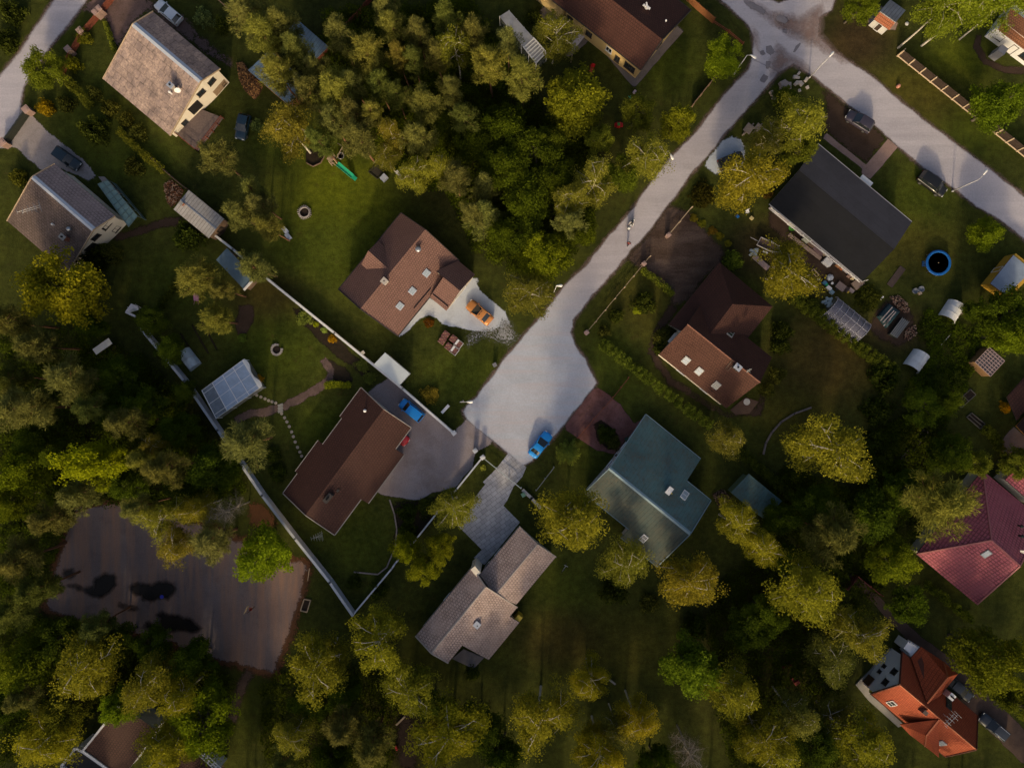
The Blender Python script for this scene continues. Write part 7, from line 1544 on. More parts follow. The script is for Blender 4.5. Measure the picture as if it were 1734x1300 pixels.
simple('pink_barrow', 'pink tipped wheelbarrow under a garden pine', 'wheelbarrow', lambda m: [m.loft([[P(330, 500, .3), P(335, 501, .3), P(334, 508, .3), P(330, 507, .3)], [P(327, 497, .65), P(337, 499, .65), P(336, 510, .65), P(328, 509, .65)]]), m.tube(P(331, 496, .2), P(334, 496, .2), .18, n=10), m.tube(P(330, 508, .5), P(328, 516, .55), .02), m.tube(P(335, 508, .5), P(336, 516, .55), .02)], plain('pink_plastic', (.5, .2, .3), .5, .15))
def frame_bed(label, pts, cross=2, m=None):
    q_ = [P(*k, .12) for k in pts]; o = thing('raised_bed', label, 'raised bed', q_[0]); mb = MB()
    for k in range(4): mb.bar(q_[k], q_[(k + 1) % 4], .1, .22)
    for k in range(1, cross): mb.bar(q_[0].lerp(q_[1], k / cross), q_[3].lerp(q_[2], k / cross), .1, .2)
    build(mb, 'edging', m or plain('grey_edging', (.13, .12, .1), .9, .3), o); mb = MB(); mb.prism([(p.x, p.y) for p in q_], .01, .12); build(mb, 'soil', SOIL, o)
frame_bed('long narrow three part raised bed east of the clipped bushes', [(1526, 776), (1563, 728), (1572, 731), (1534, 781)], 3); frame_bed('raised bed with small square pane frame at the right', [(1618, 681), (1643, 659), (1652, 668), (1628, 690)], 2); frame_bed('lower raised bed with planted rows at the right', [(1637, 706), (1645, 699), (1668, 718), (1660, 726)], 2)
def playset(m): m.bar(P(1340, 1148, .25), P(1352, 1156, .25), .45, .5); m.box(P(1346, 1152).x, P(1346, 1152).y, .5, .8, .5, .4, .5)
simple('red_beam', 'faded red beam lying left of the red play blocks', 'beam', lambda m: m.bar(P(1322, 1130, .2), P(1340, 1126, .2), .3, .4), plain('faded_red', (.2, .03, .025), .7, .2))
simple('red_play_blocks', 'faded red timber play pieces in the dark lower right wood', 'play set', playset, plain('faded_red', (.2, .03, .025), .7, .2))
simple('red_canister', 'small red canister on the brown soil of the lower wood', 'canister', lambda m: m.bar(P(670, 1262, .2), P(672, 1269, .2), .3, .4), REDP)
bench_log('dark leaning timber stump by the bathing lawn', (1032, 1150), (1042, 1158), CONC)
o = thing('park_bike', 'grey bicycle leaning on the lawn beside the taupe wing', 'bicycle', P(955, 962)); mb = MB()
for k in ((952, 967), (958, 956)): p = P(*k, .33); mb.path([p + Vector((.16 * math.cos(t), .28 * math.cos(t), .33 * math.sin(t))) for t in [6.283 * j / 14 for j in range(15)]], .025, 5)
build(mb, 'wheel', RUB, o); mb = MB(); a, b = P(952, 967, .33), P(958, 956, .33); m_ = (a + b) / 2; mb.path([a, m_ + Vector((0, 0, .45)), b + Vector((0, 0, .5)), b], .022); mb.path([a, m_, b + Vector((0, 0, .5))], .022); mb.path([m_, m_ + Vector((0, 0, .5))], .022); mb.bar(b + Vector((-.3, .15, .6)), b + Vector((.3, -.15, .6)), .05, .05); build(mb, 'frame', STEEL, o); mb = MB(); mb.obox(m_ + Vector((-.03, -.08, .58)), (.05, .13, 0), (.07, -.02, 0), (0, 0, .03)); build(mb, 'saddle', BLACK, o)
# ---------------------------------------------------------------- trees
GOLD = (1.15, 1.1, .8); OLV = (.95, .95, .95); LIME = (1.15, 1.35, .6); DK = (.62, .72, .6); DKG = (.5, .65, .5); RUST = (1.15, .92, .75); DULL = (.85, .8, .75); VIV = (1.5, 1.4, .5)
T = tree
# upper left gardens
T('D', 75, 118, 33, 'round bright olive tree beside the left lane', 5.5, (1.0, 1.05, .8)); T('P', 418, 22, 34, 'bushy pine at the top edge right of the blue spruce', 13)
T('P', 368, 268, 32, 'pine between the timber deck and the white birch', 12, DULL); T('P', 424, 318, 24, 'smaller pine right of the corrugated shed', 11); T('P', 402, 362, 26, 'pine just beside the corrugated shed gable', 12); T('P', 440, 345, 22, 'pine at the left edge of the bright lawn', 12); T('P', 455, 385, 24, 'pine leaning over the sun lounger', 12, GOLD)
T('P', 332, 468, 37, 'broad pine over the pink wheelbarrow', 13, GOLD); T('P', 428, 450, 30, 'pine over the dark blue roofed garden building', 13); T('P', 366, 540, 28, 'lone pine in the vegetable garden', 10, GOLD); T('P', 378, 490, 22, 'thin pine left of the blue roofed building end board', 11, DULL)
T('D', 108, 490, 66, 'big golden broadleaf below the dark weathered house', 11, (1.5, 1.2, .6)); T('P', 15, 545, 34, 'pine at the left picture edge level with the golden broadleaf', 14, DULL); T('P', 62, 585, 34, 'pine below the big golden broadleaf', 14, DULL); T('P', 112, 644, 42, 'large pine left of the dark roofed bench', 14, OLV); T('P', 38, 692, 46, 'large pine at the left edge of the wood', 15); T('P', 10, 640, 28, 'dark pine cut by the left picture edge', 14, DK)
T('D', 150, 555, 26, 'dark tree behind the roofed bench', 7, DKG); T('D', 205, 640, 38, 'dark broadleaf right of the roofed bench', 8, DKG); T('D', 285, 590, 26, 'dark low tree at the upper end of the blue wall', 6, DKG); T('D', 260, 545, 26, 'dark bushy tree below the garden swing', 5, DK); T('D', 312, 660, 20, 'small dark tree left of the sheet greenhouse', 5, DK)
# upper middle pine wood
G1 = 'pines in the upper middle wood'
for a in [(445, 62, 34, 'pine touching the blue shed roof at its upper end', GOLD), (478, 42, 30, 'pine left of the grey blue barn at the top', OLV), (500, 80, 28, 'pine between the blue shed and the grey blue barn', OLV), (470, 122, 32, 'pine spreading right over the blue shed roof', GOLD), (536, 116, 26, 'pine below the grey blue barn', OLV), (572, 58, 26, 'pine over the hidden red fence', OLV), (616, 96, 36, 'large pine in the middle of the upper wood', GOLD), (652, 16, 26, 'pine at the top edge right of the red fence', OLV), (668, 44, 28, 'pine just below the top edge in the upper wood', GOLD), (708, 56, 26, 'pine up in the wood right of the rusty topped pine', OLV), (566, 152, 36, 'wide pine above the birch with the octagonal bed', GOLD), (602, 142, 24, 'pine between two wide pines in the wood', OLV), (520, 158, 26, 'pine in front of the orange shed end', DULL), (560, 202, 30, 'pine right of the white limbed birch', OLV), (598, 190, 26, 'pine above the play lawn wood edge', DULL), (608, 232, 34, 'pine leaning over the nest swing', OLV), (630, 188, 20, 'small pale pine in the wood centre', GOLD), (708, 232, 28, 'pine above the pair of golden birches', OLV), (716, 178, 30, 'dark pine in the wood centre', DULL), (762, 152, 24, 'pine beside the dark understorey', DULL), (830, 106, 34, 'big pale pine left of the long glasshouse', GOLD), (860, 70, 24, 'pine overlapping the long glasshouse roof', OLV), (888, 134, 34, 'pine below the long glasshouse end', GOLD), (800, 55, 24, 'pine left of the glasshouse top', DULL), (740, 95, 24, 'pine left of the golden birch high in the wood', DULL), (700, 105, 22, 'dull pine among the upper wood', DK), (755, 30, 26, 'dark pine at the top edge of the wood', DK), (640, 140, 26, 'dark pine behind the large middle pine', DK), (672, 160, 24, 'dark pine left of the wood centre', DK), (790, 200, 26, 'dark pine left of the dense understorey', DK), (545, 240, 24, 'dark pine behind the octagonal bed', DK), (770, 300, 28, 'grey green pine beside the pale star spruce', DULL), (800, 360, 24, 'pine at the lower left corner of the wood', DULL)]:
    T('P', a[0], a[1], a[2], a[3], None, a[4], G1)
T('P', 674, 94, 18, 'rusty topped pine in the upper wood', 14, RUST, G1)
T('B', 490, 218, 44, 'large white limbed birch above the octagonal bed', 14, (1.1, .95, .75)); T('B', 664, 226, 22, 'thin birch with bare white trunk at the wood edge', 13, RUST); T('B', 771, 80, 30, 'golden birch high in the upper wood', 14, GOLD); T('B', 702, 294, 29, 'left golden birch of the pair above the brown house', 12, GOLD); T('B', 748, 284, 26, 'right golden birch of the pair above the brown house', 12, GOLD); T('B', 655, 265, 20, 'small dull birch beside the pale box', 10, DULL)
T('S', 820, 315, 34, 'pale star shaped spruce at the wood corner', 12, (1.5, 1.4, 1.2)); T('S', 818, 362, 40, 'broad spruce above the brown house gable', 12, (1.25, 1.3, 1.0))
T('B', 941, 64, 36, 'birch overlapping the corner of the yellow walled house', 11, (.95, .95, .8)); T('D', 975, 170, 56, 'large golden rounded tree below the yellow walled house', 12, (1.2, 1.15, .75)); T('D', 1080, 192, 28, 'green tree right of the red toy car', 8, OLV); T('D', 1149, 207, 32, 'olive tree overhanging the upper street', 9, (1.1, 1.05, .7)); T('B', 1093, 258, 38, 'roadside birch with pale trunk beside the upper street', 13, GOLD); T('D', 1014, 235, 24, 'small green tree below the large golden rounded tree', 8, OLV); T('D', 1055, 295, 30, 'green tree behind the roadside birch', 8, DK); T('B', 1008, 312, 34, 'upper birch of the cluster beside the main street', 12, GOLD); T('B', 965, 335, 28, 'left birch of the cluster beside the main street', 12, GOLD); T('P', 968, 374, 28, 'pale pine below the birch cluster beside the street', 11, OLV); T('D', 918, 432, 46, 'vivid yellow green tree beside the main street', 9, (1.12, 1.12, .5)); T('B', 897, 500, 40, 'spreading birch above the orange sedan', 9, (1.05, .95, .85)); T('D', 1223, 97, 31, 'round green tree at the fence near the junction', 6.5, (1.1, 1.35, .6))
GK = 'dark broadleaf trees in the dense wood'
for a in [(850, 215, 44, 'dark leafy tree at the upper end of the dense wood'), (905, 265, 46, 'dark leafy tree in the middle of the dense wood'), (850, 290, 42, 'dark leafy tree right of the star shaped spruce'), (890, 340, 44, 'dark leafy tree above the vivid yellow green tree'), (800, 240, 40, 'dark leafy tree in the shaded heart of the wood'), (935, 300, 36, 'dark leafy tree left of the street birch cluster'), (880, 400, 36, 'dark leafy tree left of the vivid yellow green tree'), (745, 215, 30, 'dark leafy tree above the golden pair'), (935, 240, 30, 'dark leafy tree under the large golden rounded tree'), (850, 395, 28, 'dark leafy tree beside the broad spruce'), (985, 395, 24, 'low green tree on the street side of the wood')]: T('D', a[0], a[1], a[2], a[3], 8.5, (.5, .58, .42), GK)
# upper right
T('D', 1455, 12, 30, 'bushy green tree at the top beside the kiosk', 7, (1.0, 1.1, .7)); T('B', 1605, 8, 40, 'tall birch at the top edge above the kiosk lawn', 17, LIME); T('B', 1650, 4, 44, 'tall birch with leaning twin trunk at the top right', 17, LIME); T('B', 1722, -8, 34, 'tall birch over the white house roof', 17, LIME); T('D', 1692, 178, 46, 'dark green tree behind the cream posted fence', 9, (.75, 1.0, .55)); T('B', 1352, 206, 44, 'birch with bright pale trunk beside the soil parking', 13, (1.15, 1.1, .65)); T('B', 1300, 235, 26, 'low birch beside the timber crate stacks', 9, DULL); T('B', 1268, 305, 50, 'large golden birch at the corner of the black roofed house', 14, (1.3, 1.15, .6)); T('D', 1350, 255, 30, 'green tree touching the black roof corner', 8, OLV); T('D', 1330, 165, 22, 'dark shrubby tree among the stone heaps', 4, DK)
T('D', 1671, 396, 28, 'light green young tree beside the right end of the cross street', 6, LIME); T('B', 1336, 456, 46, 'golden birch beside the flat trailer', 12, (1.25, 1.15, .6)); T('D', 1702, 532, 42, 'dark tree below the yellow shed', 9, DKG); T('D', 1652, 528, 20, 'low dark tree left of the dark tree by the yellow shed', 5, DKG); T('D', 1708, 566, 34, 'light green tree above the lattice glasshouse', 9, (.95, 1.15, .6)); T('D', 1560, 690, 30, 'dark tree above the long raised bed', 7, DKG); T('D', 1600, 680, 24, 'dark tree left of the raised beds', 6, DK)
# left wood
GL = 'trees in the left wood'
for k, x, y, r, lb, h, t in [('D', 160, 787, 44, 'brilliant yellow green tree in the left wood', 16.5, (1.75, 1.7, .5)), ('D', 200, 690, 42, 'dark tree right of the large left edge pine', 9, DKG), ('P', 210, 715, 30, 'pine above the brilliant yellow green tree', 14, DULL), ('P', 243, 778, 24, 'small pale pine right of the brilliant yellow green tree', 14, GOLD), ('B', 264, 750, 17, 'small rusty birch in the left wood', 13, RUST), ('P', 285, 795, 34, 'pine in the middle of the left wood', 14, DULL), ('B', 282, 875, 36, 'golden birch at the top edge of the court', 14, GOLD), ('P', 230, 862, 28, 'pine overlapping the top of the court', 14, OLV), ('B', 332, 862, 28, 'golden birch beside the dead grey tree', 13, (1.15, 1.05, .65)), ('P', 353, 920, 38, 'dense pine overlapping the court', 13, OLV), ('B', 296, 925, 32, 'rusty gold birch overlapping the court', 13, RUST), ('D', 356, 795, 42, 'dark tree left of the blue wall', 10, DKG), ('D', 444, 938, 50, 'bright green tree at the upper right corner of the court', 8, (1.15, 1.4, .6)), ('P', 418, 748, 46, 'large pine leaning over the blue wall below the sheet greenhouse', 13, OLV), ('D', 38, 795, 46, 'green tree at the left edge beside the brilliant one', 12, (.9, 1.0, .5)), ('D', 12, 845, 32, 'dark tree at the left edge above the court', 11, (.8, .9, .5)), ('P', 132, 835, 32, 'pine below the brilliant yellow green tree', 14, OLV), ('P', 86, 878, 30, 'pine left of the court corner', 14, DULL), ('P', 28, 948, 40, 'pine at the left edge beside the court', 14, DULL), ('D', 108, 765, 24, 'dark narrow tree left of the brilliant yellow green tree', 11, DK), ('P', 150, 690, 28, 'dark pine in the upper left wood', 14, DK), ('D', 250, 690, 34, 'dark leafy tree in the shaded left wood', 8, DKG), ('D', 300, 730, 36, 'dark leafy tree beside the upper blue wall', 8, DKG), ('D', 60, 740, 30, 'dark leafy tree below the large left edge pine', 9, DKG), ('D', 320, 830, 30, 'dark leafy tree behind the rusty gold birch', 9, DKG), ('D', 215, 820, 30, 'dark leafy tree under the pines above the court', 9, DKG), ('P', 60, 1000, 34, 'dark pine left of the court puddles', 13, DK), ('P', 20, 1040, 32, 'dark pine at the left edge level with the puddles', 13, DK), ('D', 385, 800, 26, 'low dark tree right against the blue wall', 7, DKG)]: T(k, x, y, r, lb, h, t, GL)
T('D', 1722, 786, 30, 'olive tree covering part of the crimson garage at the right edge', 6, OLV); T('X', 384, 866, 24, 'dead grey leafless tree left of the blue wall', 11)
# lower left
for k, x, y, r, lb, h, t in [('D', 46, 1122, 48, 'green tree at the lower left edge', 12, (.95, 1.0, .6)), ('B', 141, 1130, 54, 'golden birch with forked pale branches below the court', 14, (1.2, 1.12, .6)), ('D', 100, 1078, 38, 'dark tree above the forked golden birch', 10, DK), ('B', 252, 1155, 44, 'golden birch below the court edge', 13, (1.1, 1.05, .6)), ('B', 296, 1190, 34, 'amber birch overhanging the white edged house', 13, (1.35, 1.2, .5)), ('D', 350, 1220, 54, 'yellow green tree beside the court path', 11, (1.0, 1.15, .5)), ('D', 214, 1188, 34, 'bright leafy tree touching the white edged roof', 11, (1.0, 1.2, .5)), ('B', 78, 1250, 50, 'amber birch in the lower left corner', 13, (1.35, 1.2, .5)), ('D', 120, 1195, 34, 'olive tree above the lower left amber birch', 11, DULL), ('B', 284, 1268, 48, 'golden birch between the two corner house roofs', 12, (1.25, 1.18, .5)), ('D', 195, 1085, 34, 'dark tree overlapping the lower court edge', 9, DK), ('D', 330, 1120, 36, 'dark tree beside the lower court edge', 8, DKG), ('D', 15, 1190, 36, 'dark tree at the lower left picture edge', 11, DKG), ('D', 260, 1090, 30, 'dark tree below the long puddle', 8, DKG), ('P', 160, 1062, 28, 'dark pine beside the purple ball', 12, DK), ('P', 40, 1180, 30, 'pine between the dark lower left trees', 13, DULL)]: T(k, x, y, r, lb, h, t, 'trees below the court')
# bottom middle
for k, x, y, r, lb, h, t in [('B', 541, 1125, 50, 'birch with golden lower side left of the taupe house', 14, (1.1, 1.05, .55)), ('B', 648, 1080, 46, 'golden birch below the point of the blue wall', 13, (1.25, 1.2, .5)), ('B', 692, 1168, 48, 'golden birch beside the planks in the lower wood', 10, (1.15, 1.08, .55)), ('B', 762, 1242, 60, 'large vivid golden birch at the bottom centre', 10, (1.4, 1.35, .45)), ('D', 815, 1228, 42, 'dark green tree right of the vivid golden birch', 7.5, DK), ('B', 500, 1240, 30, 'small golden birch with thin trunk at the bottom', 13, GOLD), ('P', 579, 1230, 36, 'dull pine in the lower wood', 13, DULL), ('P', 628, 1266, 36, 'dull pine beside the brown soil at the bottom', 13, DULL), ('D', 525, 1190, 30, 'dark tree behind the small golden birch', 9, DKG), ('D', 585, 1180, 30, 'dark tree between two golden birches', 9, DKG), ('P', 480, 1290, 28, 'dark pine at the bottom edge beside the path', 12, DK), ('D', 560, 1285, 34, 'dark tree at the bottom edge of the lower wood', 9, DKG), ('D', 855, 1275, 34, 'dark tree at the bottom edge under the vivid birch', 9, DKG), ('D', 730, 1195, 26, 'dark tree behind the large vivid golden birch', 9, DK),
    ('B', 921, 1215, 50, 'golden birch alone on the lower lawn', 14, (1.2, 1.12, .55)), ('B', 1004, 1155, 33, 'small vivid golden birch above the dull one', 12, (1.4, 1.2, .45)), ('B', 1016, 1270, 38, 'vivid birch at the bottom edge of the lower lawn', 14, (1.45, 1.25, .4)), ('B', 1077, 1218, 34, 'bright tipped birch right of the small vivid one', 13, (1.35, 1.15, .45)), ('B', 1045, 1238, 24, 'dull birch between the vivid lower birches', 12, DULL), ('D', 1174, 1122, 50, 'dark green tree beside the lower lawn', 10, (.75, 1.0, .6)), ('B', 1244, 1168, 50, 'golden birch right of the dark green tree', 13, (1.2, 1.12, .6)), ('B', 1286, 1240, 44, 'golden birch at the lower right bottom', 13, (1.15, 1.05, .5)), ('D', 1270, 1062, 38, 'dark tree in the lower right wood', 9, DKG), ('D', 1110, 1290, 30, 'dark shrubby tree at the bottom edge', 7, DKG)]: T(k, x, y, r, lb, h, t, 'trees of the lower gardens')
T('X', 1168, 1272, 30, 'grey purple leafless tree at the bottom edge', 10)
# centre right
for k, x, y, r, lb, h, t in [('B', 767, 855, 35, 'birch over the low wall beside the paved drive', 10, (1.0, 1.0, .7)), ('D', 686, 930, 25, 'left round golden tree in the row by the low wall', 9.5, (1.3, 1.25, .55)), ('D', 744, 928, 27, 'right round golden tree in the row by the low wall', 9.5, (1.25, 1.2, .6)), ('D', 718, 964, 24, 'lowest round golden tree beside the low wall', 9.5, (1.25, 1.2, .6)), ('B', 968, 886, 57, 'big golden birch between the taupe and teal houses', 13, (1.2, 1.1, .6)), ('S', 962, 768, 23, 'small conifer on the lawn strip by the blue sedan', 5, (1.5, 1.7, .9)), ('B', 1234, 742, 32, 'dull olive tree above the teal garage', 10, DULL), ('B', 1246, 888, 35, 'golden birch below the teal garage', 11, (1.35, 1.2, .5)), ('B', 1288, 932, 32, 'lower golden birch below the teal garage', 11, (1.35, 1.2, .5)), ('B', 1060, 960, 38, 'birch at the lower corner of the teal house', 11, (1.0, 1.0, .65)), ('B', 1170, 988, 46, 'golden birch below the teal house', 12, (1.25, 1.0, .55)), ('B', 1402, 762, 60, 'very large golden birch on the right lawn', 14, (1.2, 1.08, .6)), ('P', 1590, 856, 56, 'large olive pine overhanging the crimson roof', 14, GOLD), ('D', 1610, 770, 40, 'dark green tree above the crimson roof corner', 8, DKG), ('D', 1650, 785, 22, 'lighter tree touching the crimson roof corner', 7, OLV), ('P', 1414, 908, 48, 'grey green pine in the right wood', 14, DULL), ('D', 1510, 950, 44, 'green tree left of the crimson house', 9, (1.0, 1.1, .6)), ('B', 1370, 998, 62, 'large golden birch in the right wood', 14, (1.15, 1.08, .55)), ('B', 1455, 1072, 40, 'white limbed birch beside the orange red villa', 13, GOLD), ('B', 1409, 1112, 40, 'olive birch left of the orange red villa', 9, OLV), ('D', 1542, 1025, 34, 'dark tree beside the block drive', 7, DKG), ('D', 1682, 1118, 58, 'large olive tree right of the orange red villa', 15, (.95, .95, .6)), ('D', 1724, 1195, 30, 'olive tree cut by the right edge below the large one', 13, OLV), ('B', 1350, 1210, 40, 'olive birch in the lower right wood', 13, OLV), ('B', 1306, 1262, 36, 'amber birch at the bottom right', 13, (1.25, 1.15, .55)), ('D', 1375, 1255, 40, 'dark tree at the bottom of the lower right wood', 10, DK), ('B', 1466, 1258, 54, 'golden tree below the orange red villa gable', 12, (1.15, 1.1, .5)), ('B', 1410, 1215, 38, 'olive tree left of the villa porch', 8, DULL), ('D', 1320, 880, 30, 'dark tree below the teal garage hedge', 8, DKG), ('D', 1470, 870, 46, 'dark tree in the shaded right wood', 9, DKG), ('D', 1380, 850, 36, 'dark tree below the very large golden birch', 8, DKG), ('D', 1535, 830, 36, 'dark tree left of the large olive pine', 8, DKG), ('D', 1300, 1040, 36, 'dark tree left of the large right wood birch', 9, DKG), ('D', 1330, 950, 30, 'dark tree beside the lower golden birch', 8, DKG), ('D', 1560, 1165, 1, '', 1, OLV)]:
    if lb: T(k, x, y, r, lb, h, t, 'trees of the right hand gardens')
# unseen trees added beyond the lower edge to throw shade into view
rr = random.Random(8)
for k in range(46):
    x = -60 + k * 42 + rr.uniform(-15, 15); y = 1370 + rr.uniform(-10, 150)
    T('BPD'[k % 3], x, y, rr.uniform(30, 48), 'unseen tree added beyond the lower picture edge for its shade', None, OLV, 'added shade trees beyond the lower edge')
# shrubs
for x, y, r, lb, t, hh in [(345, 30, 17, 'round blue grey spruce bush at the top beside the white car', (1.6, 2.0, 3.6), None), (376, 42, 16, 'dark green bush right of the blue grey spruce bush', DK, None), (76, 181, 16, 'bright yellow shrub above the dark gate', (3.0, 1.9, .5), None), (142, 62, 14, 'yellowish shrub against the red fence', (1.6, 1.5, .7), None), (124, 108, 14, 'golden shrub beside the round olive tree', (1.8, 1.7, .6), None), (112, 176, 15, 'green shrub in a row on the upper left lawn', OLV, None), (160, 158, 13, 'small upright green shrub on the upper left lawn', OLV, None), (186, 182, 17, 'rounded shrub below the grey house eave', DULL, None), (160, 222, 26, 'wide dark bush on the upper left lawn', DK, None), (212, 202, 15, 'shrub beside the golden green hedge', DULL, None), (234, 224, 16, 'shrub at the corner of the grey house', OLV, None), (226, 282, 18, 'loose olive shrub above the brushwood heap', OLV, None), (434, 212, 12, 'blue grey shrub right of the dark blue green car', (1.5, 1.9, 3.0), None), (20, 22, 22, 'dark shrub in the very top left corner', DK, None), (10, 70, 22, 'dark shrub at the left edge beside the lane', DK, None), (30, 300, 16, 'golden shrub at the left edge above the dark house', GOLD, None), (168, 424, 17, 'green climber bush against the dark house gable', (1.2, 1.3, .6), 2.5), (190, 430, 18, 'flowering bush on the terrace of the dark house', OLV, None), (318, 400, 28, 'dark bush below the corrugated shed', DKG, None), (160, 440, 26, 'dark round bush below the dark house gable', (.3, .35, .3), None), (515, 538, 15, 'silver blue shrub in the wall bed', (2.4, 2.7, 2.6), .9), (535, 549, 6, 'lime yellow plant in the wall bed', (3, 3.2, .8), .6), (549, 558, 7, 'pale blue plant in the wall bed', (3, 3.6, 4), .6), (562, 574, 8, 'orange flowering plant in the wall bed', (5, 2.6, .6), .7), (612, 618, 12, 'grey green low plants in the wall bed', (1.4, 1.6, 1.6), .6), (626, 640, 12, 'pale grey green shrub at the white roofed shed', (1.5, 1.7, 1.7), .7), (438, 642, 9, 'orange and yellow flower clump beside the sheet greenhouse', (6, 3, .8), .7), (410, 572, 9, 'grey green plant below the curved bed', (1.6, 2.2, 1.8), .6), (728, 668, 17, 'flower bush with pink heads near the white bench', (2.2, 1.6, 1.2), 1.0), (726, 546, 10, 'dark red leaved plant beside the gravel drive', (1.8, .7, .6), .7),
    (1242, 440, 19, 'pale green round shrub below the flat trailer', (1.5, 1.9, 1.2), None), (1090, 513, 20, 'dark round bush on the lawn of the hipped house', DK, None), (1080, 525, 8, 'lime leaved plants beside the dark round bush', (4, 4.2, 1.2), .4), (1044, 535, 14, 'low dark bush beside the pale rail fence', DK, None), (1024, 560, 12, 'pale small bush at the end of the pale rail fence', OLV, None), (1125, 570, 18, 'green bush at the hipped house corner', OLV, None), (1120, 590, 14, 'dark bush under the hipped house eave', DK, None), (1325, 560, 20, 'dark bush right of the rust brown roof', DK, None), (1322, 585, 18, 'lower dark bush right of the rust brown roof', DK, None), (1316, 635, 16, 'green bush at the lower corner of the rust brown roof', OLV, None), (1300, 660, 14, 'small bush below the rust brown roof corner', OLV, None), (1470, 503, 26, 'dark spreading bush above the clear polytunnel end', (.55, .6, .5), 1.0), (1498, 642, 28, 'upper clipped dark round bush left of the raised beds', DKG, 2.2), (1489, 697, 27, 'middle clipped dark round bush left of the raised beds', DKG, 2.2), (1480, 750, 24, 'lower clipped dark round bush left of the raised beds', DKG, 2.0), (1370, 515, 16, 'dark low bush under the golden birch', DK, None), (1704, 692, 9, 'bright orange flower clump beside the lean to roof', (8, 4, .6), .9), (1700, 686, 8, 'rusty flower clump beside the orange walled house', (4, 2.2, .6), .8), (1026, 735, 17, 'dark shrub inside the red forecourt bed', DKG, 1.0), (1040, 752, 13, 'olive shrub inside the red forecourt bed', OLV, .9), (1256, 796, 1, '', OLV, None), (690, 868, 20, 'dark shrub in the yard bed', DKG, 1.2), (722, 860, 18, 'second dark shrub in the yard bed', DK, 1.2), (690, 900, 18, 'dark shrub against the low wall', DKG, 1.2), (818, 792, 6, 'pale flowering plant by the gate pillar', (4, 4, 3.4), .5), (1040, 1000, 26, 'dark low bush on the lower lawn edge', DK, None), (1100, 1022, 18, 'pale tipped bush below the teal house birch', OLV, None), (1178, 1060, 24, 'dark bush right of the lower lawn', DKG, None), (1260, 30, 1, '', OLV, None), (905, 28, 16, 'dark green bush beside the long glasshouse', DK, None), (1300, 325, 12, 'purplish bush beside the gravel patch', (1.2, .7, .9), None), (1190, 330, 24, 'dark twiggy bush below the gravel patch', (.5, .42, .4), 1.0), (1175, 369, 8, 'pale low plant in the row beside the entrance rail', (2.2, 1.7, 1.0), .4), (1189, 378, 8, 'second pale low plant in the row beside the drive', (2, 1.9, .9), .4), (1206, 391, 8, 'middle rusty plant in the row beside the drive', (2.4, 1.4, 1.0), .4), (1219, 400, 8, 'pale plant near the end of the row beside the drive', (2.2, 1.8, .9), .4), (1233, 412, 7, 'last pale plant in the row below the white chair', (2, 1.8, .9), .4), (1380, 655, 1, '', OLV, None), (60, 600, 1, '', OLV, None), (270, 672, 22, 'dark shrub in the gap beside the blue wall', DKG, None), (640, 1000, 18, 'dark shrub inside the corner of the pale walls', DKG, 1.0), (600, 985, 14, 'dark shrub along the inner blue wall', DKG, 1.0), (470, 800, 18, 'dark shrub between blue wall and long brown house', DKG, 1.0), (462, 770, 16, 'dark green shrub above the wall shrub', DKG, 1.2), (800, 1140, 14, 'dark bush with white flowers below the rear terrace', DKG, .8), (1625, 640, 20, 'dark shrub left of the lattice glasshouse', DKG, 1.2), (1585, 640, 22, 'dark shrub right of the lower polytunnel', DKG, 1.0), (1570, 560, 20, 'green vegetable clump between the polytunnels', DK, .7)]:
    if lb: shrub(x, y, r, lb, hh, t)
# undergrowth of the woods
leafpatch('undergrowth', 'dense dark green undergrowth filling the upper middle wood', [(560, 20), (800, 10), (870, 110), (930, 200), (990, 230), (1030, 300), (1000, 380), (950, 460), (880, 470), (800, 420), (760, 330), (690, 310), (620, 250), (560, 190), (520, 150)], 4200, 2.6, (.46, .54, .38), .15, spread=.42)
leafpatch('undergrowth', 'dark undergrowth of the left wood above the court', [(0, 560), (120, 560), (240, 600), (300, 660), (360, 740), (420, 820), (400, 850), (300, 860), (130, 850), (70, 1020), (0, 1060)], 2600, 2.0, (.42, .52, .38), .15, spread=.42)
leafpatch('undergrowth', 'dark undergrowth of the lower left wood', [(0, 1060), (80, 1040), (240, 1085), (370, 1125), (400, 1150), (350, 1240), (280, 1220), (190, 1180), (100, 1260), (0, 1290)], 1500, 1.8, (.42, .5, .36), .15, spread=.42)
leafpatch('undergrowth', 'dark undergrowth of the right wood', [(1200, 1010), (1300, 890), (1440, 850), (1560, 800), (1600, 830), (1520, 930), (1480, 1010), (1440, 1090), (1420, 1200), (1500, 1290), (1240, 1300), (1200, 1150)], 2000, 1.8, (.36, .44, .33), .15, spread=.42)
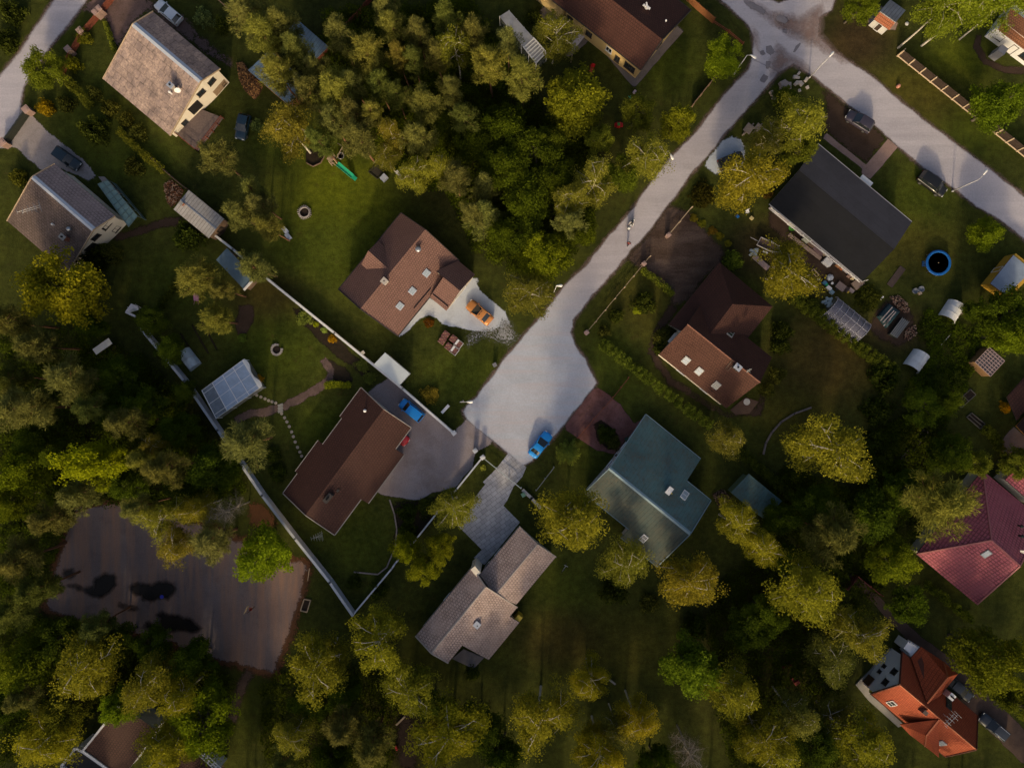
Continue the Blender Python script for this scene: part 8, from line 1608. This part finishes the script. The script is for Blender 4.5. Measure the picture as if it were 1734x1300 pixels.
leafpatch('undergrowth', 'dark low planting below the very large golden birch', [(1330, 790), (1440, 830), (1475, 730), (1560, 690), (1610, 740), (1590, 800), (1540, 830), (1440, 880), (1320, 880), (1300, 830)], 900, 1.5, (.36, .44, .33), .14, spread=.4)
leafpatch('undergrowth', 'dark undergrowth of the lower wood', [(440, 1160), (520, 1110), (640, 1130), (680, 1200), (660, 1300), (450, 1300)], 700, 1.4, (.4, .46, .34), .15, spread=.42)
leafpatch('vegetable_patch', 'mixed green vegetable beds in the right hand garden', [(1560, 520), (1600, 540), (1660, 560), (1640, 640), (1600, 720), (1560, 690), (1530, 660), (1570, 610)], 500, .7, (.5, .65, .4), .12, spread=.3, cat='vegetables')

# ---------------------------------------------------------------- daylight and camera
EL = 20.0; AZ = math.atan2(.07, 1)
ld = Vector((math.sin(AZ) * math.cos(R(EL)), math.cos(AZ) * math.cos(R(EL)), -math.sin(R(EL))))
su = bpy.data.lights.new('low_sun', 'SUN'); su.energy = 2.75; su.angle = R(4); su.color = (1, .77, .45)
so = bpy.data.objects.new('low_sun', su); col.objects.link(so); so.rotation_euler = ld.to_track_quat('-Z', 'Y').to_euler()
w = bpy.data.worlds.new('World'); scene.world = w; w.use_nodes = True; nt = w.node_tree; bg = nt.nodes['Background']
sk = nt.nodes.new('ShaderNodeTexSky'); sk.sky_type = 'NISHITA'; sk.sun_disc = False; sk.sun_elevation = R(EL); sk.sun_rotation = math.pi + AZ
sk.air_density = 1.0; sk.dust_density = 10.0; sk.ozone_density = 1.3; nt.links.new(sk.outputs[0], bg.inputs['Color']); bg.inputs['Strength'].default_value = .15
cam = bpy.data.cameras.new('drone_camera'); co = bpy.data.objects.new('drone_camera', cam); col.objects.link(co); co.location = (0, 0, H)
cam.sensor_fit = 'HORIZONTAL'; cam.sensor_width = 36; cam.lens = 36 / 2 / (1734 * SC / 2 / H); cam.clip_end = 6000; cam.clip_start = 1
scene.camera = co; scene.render.resolution_x = 1024; scene.render.resolution_y = 767
scene.view_settings.view_transform = 'Standard'; scene.view_settings.look = 'None'; scene.view_settings.exposure = 0; scene.view_settings.gamma = 1
scene.cycles.max_bounces = 6; scene.cycles.transparent_max_bounces = 24; scene.cycles.use_denoising = True
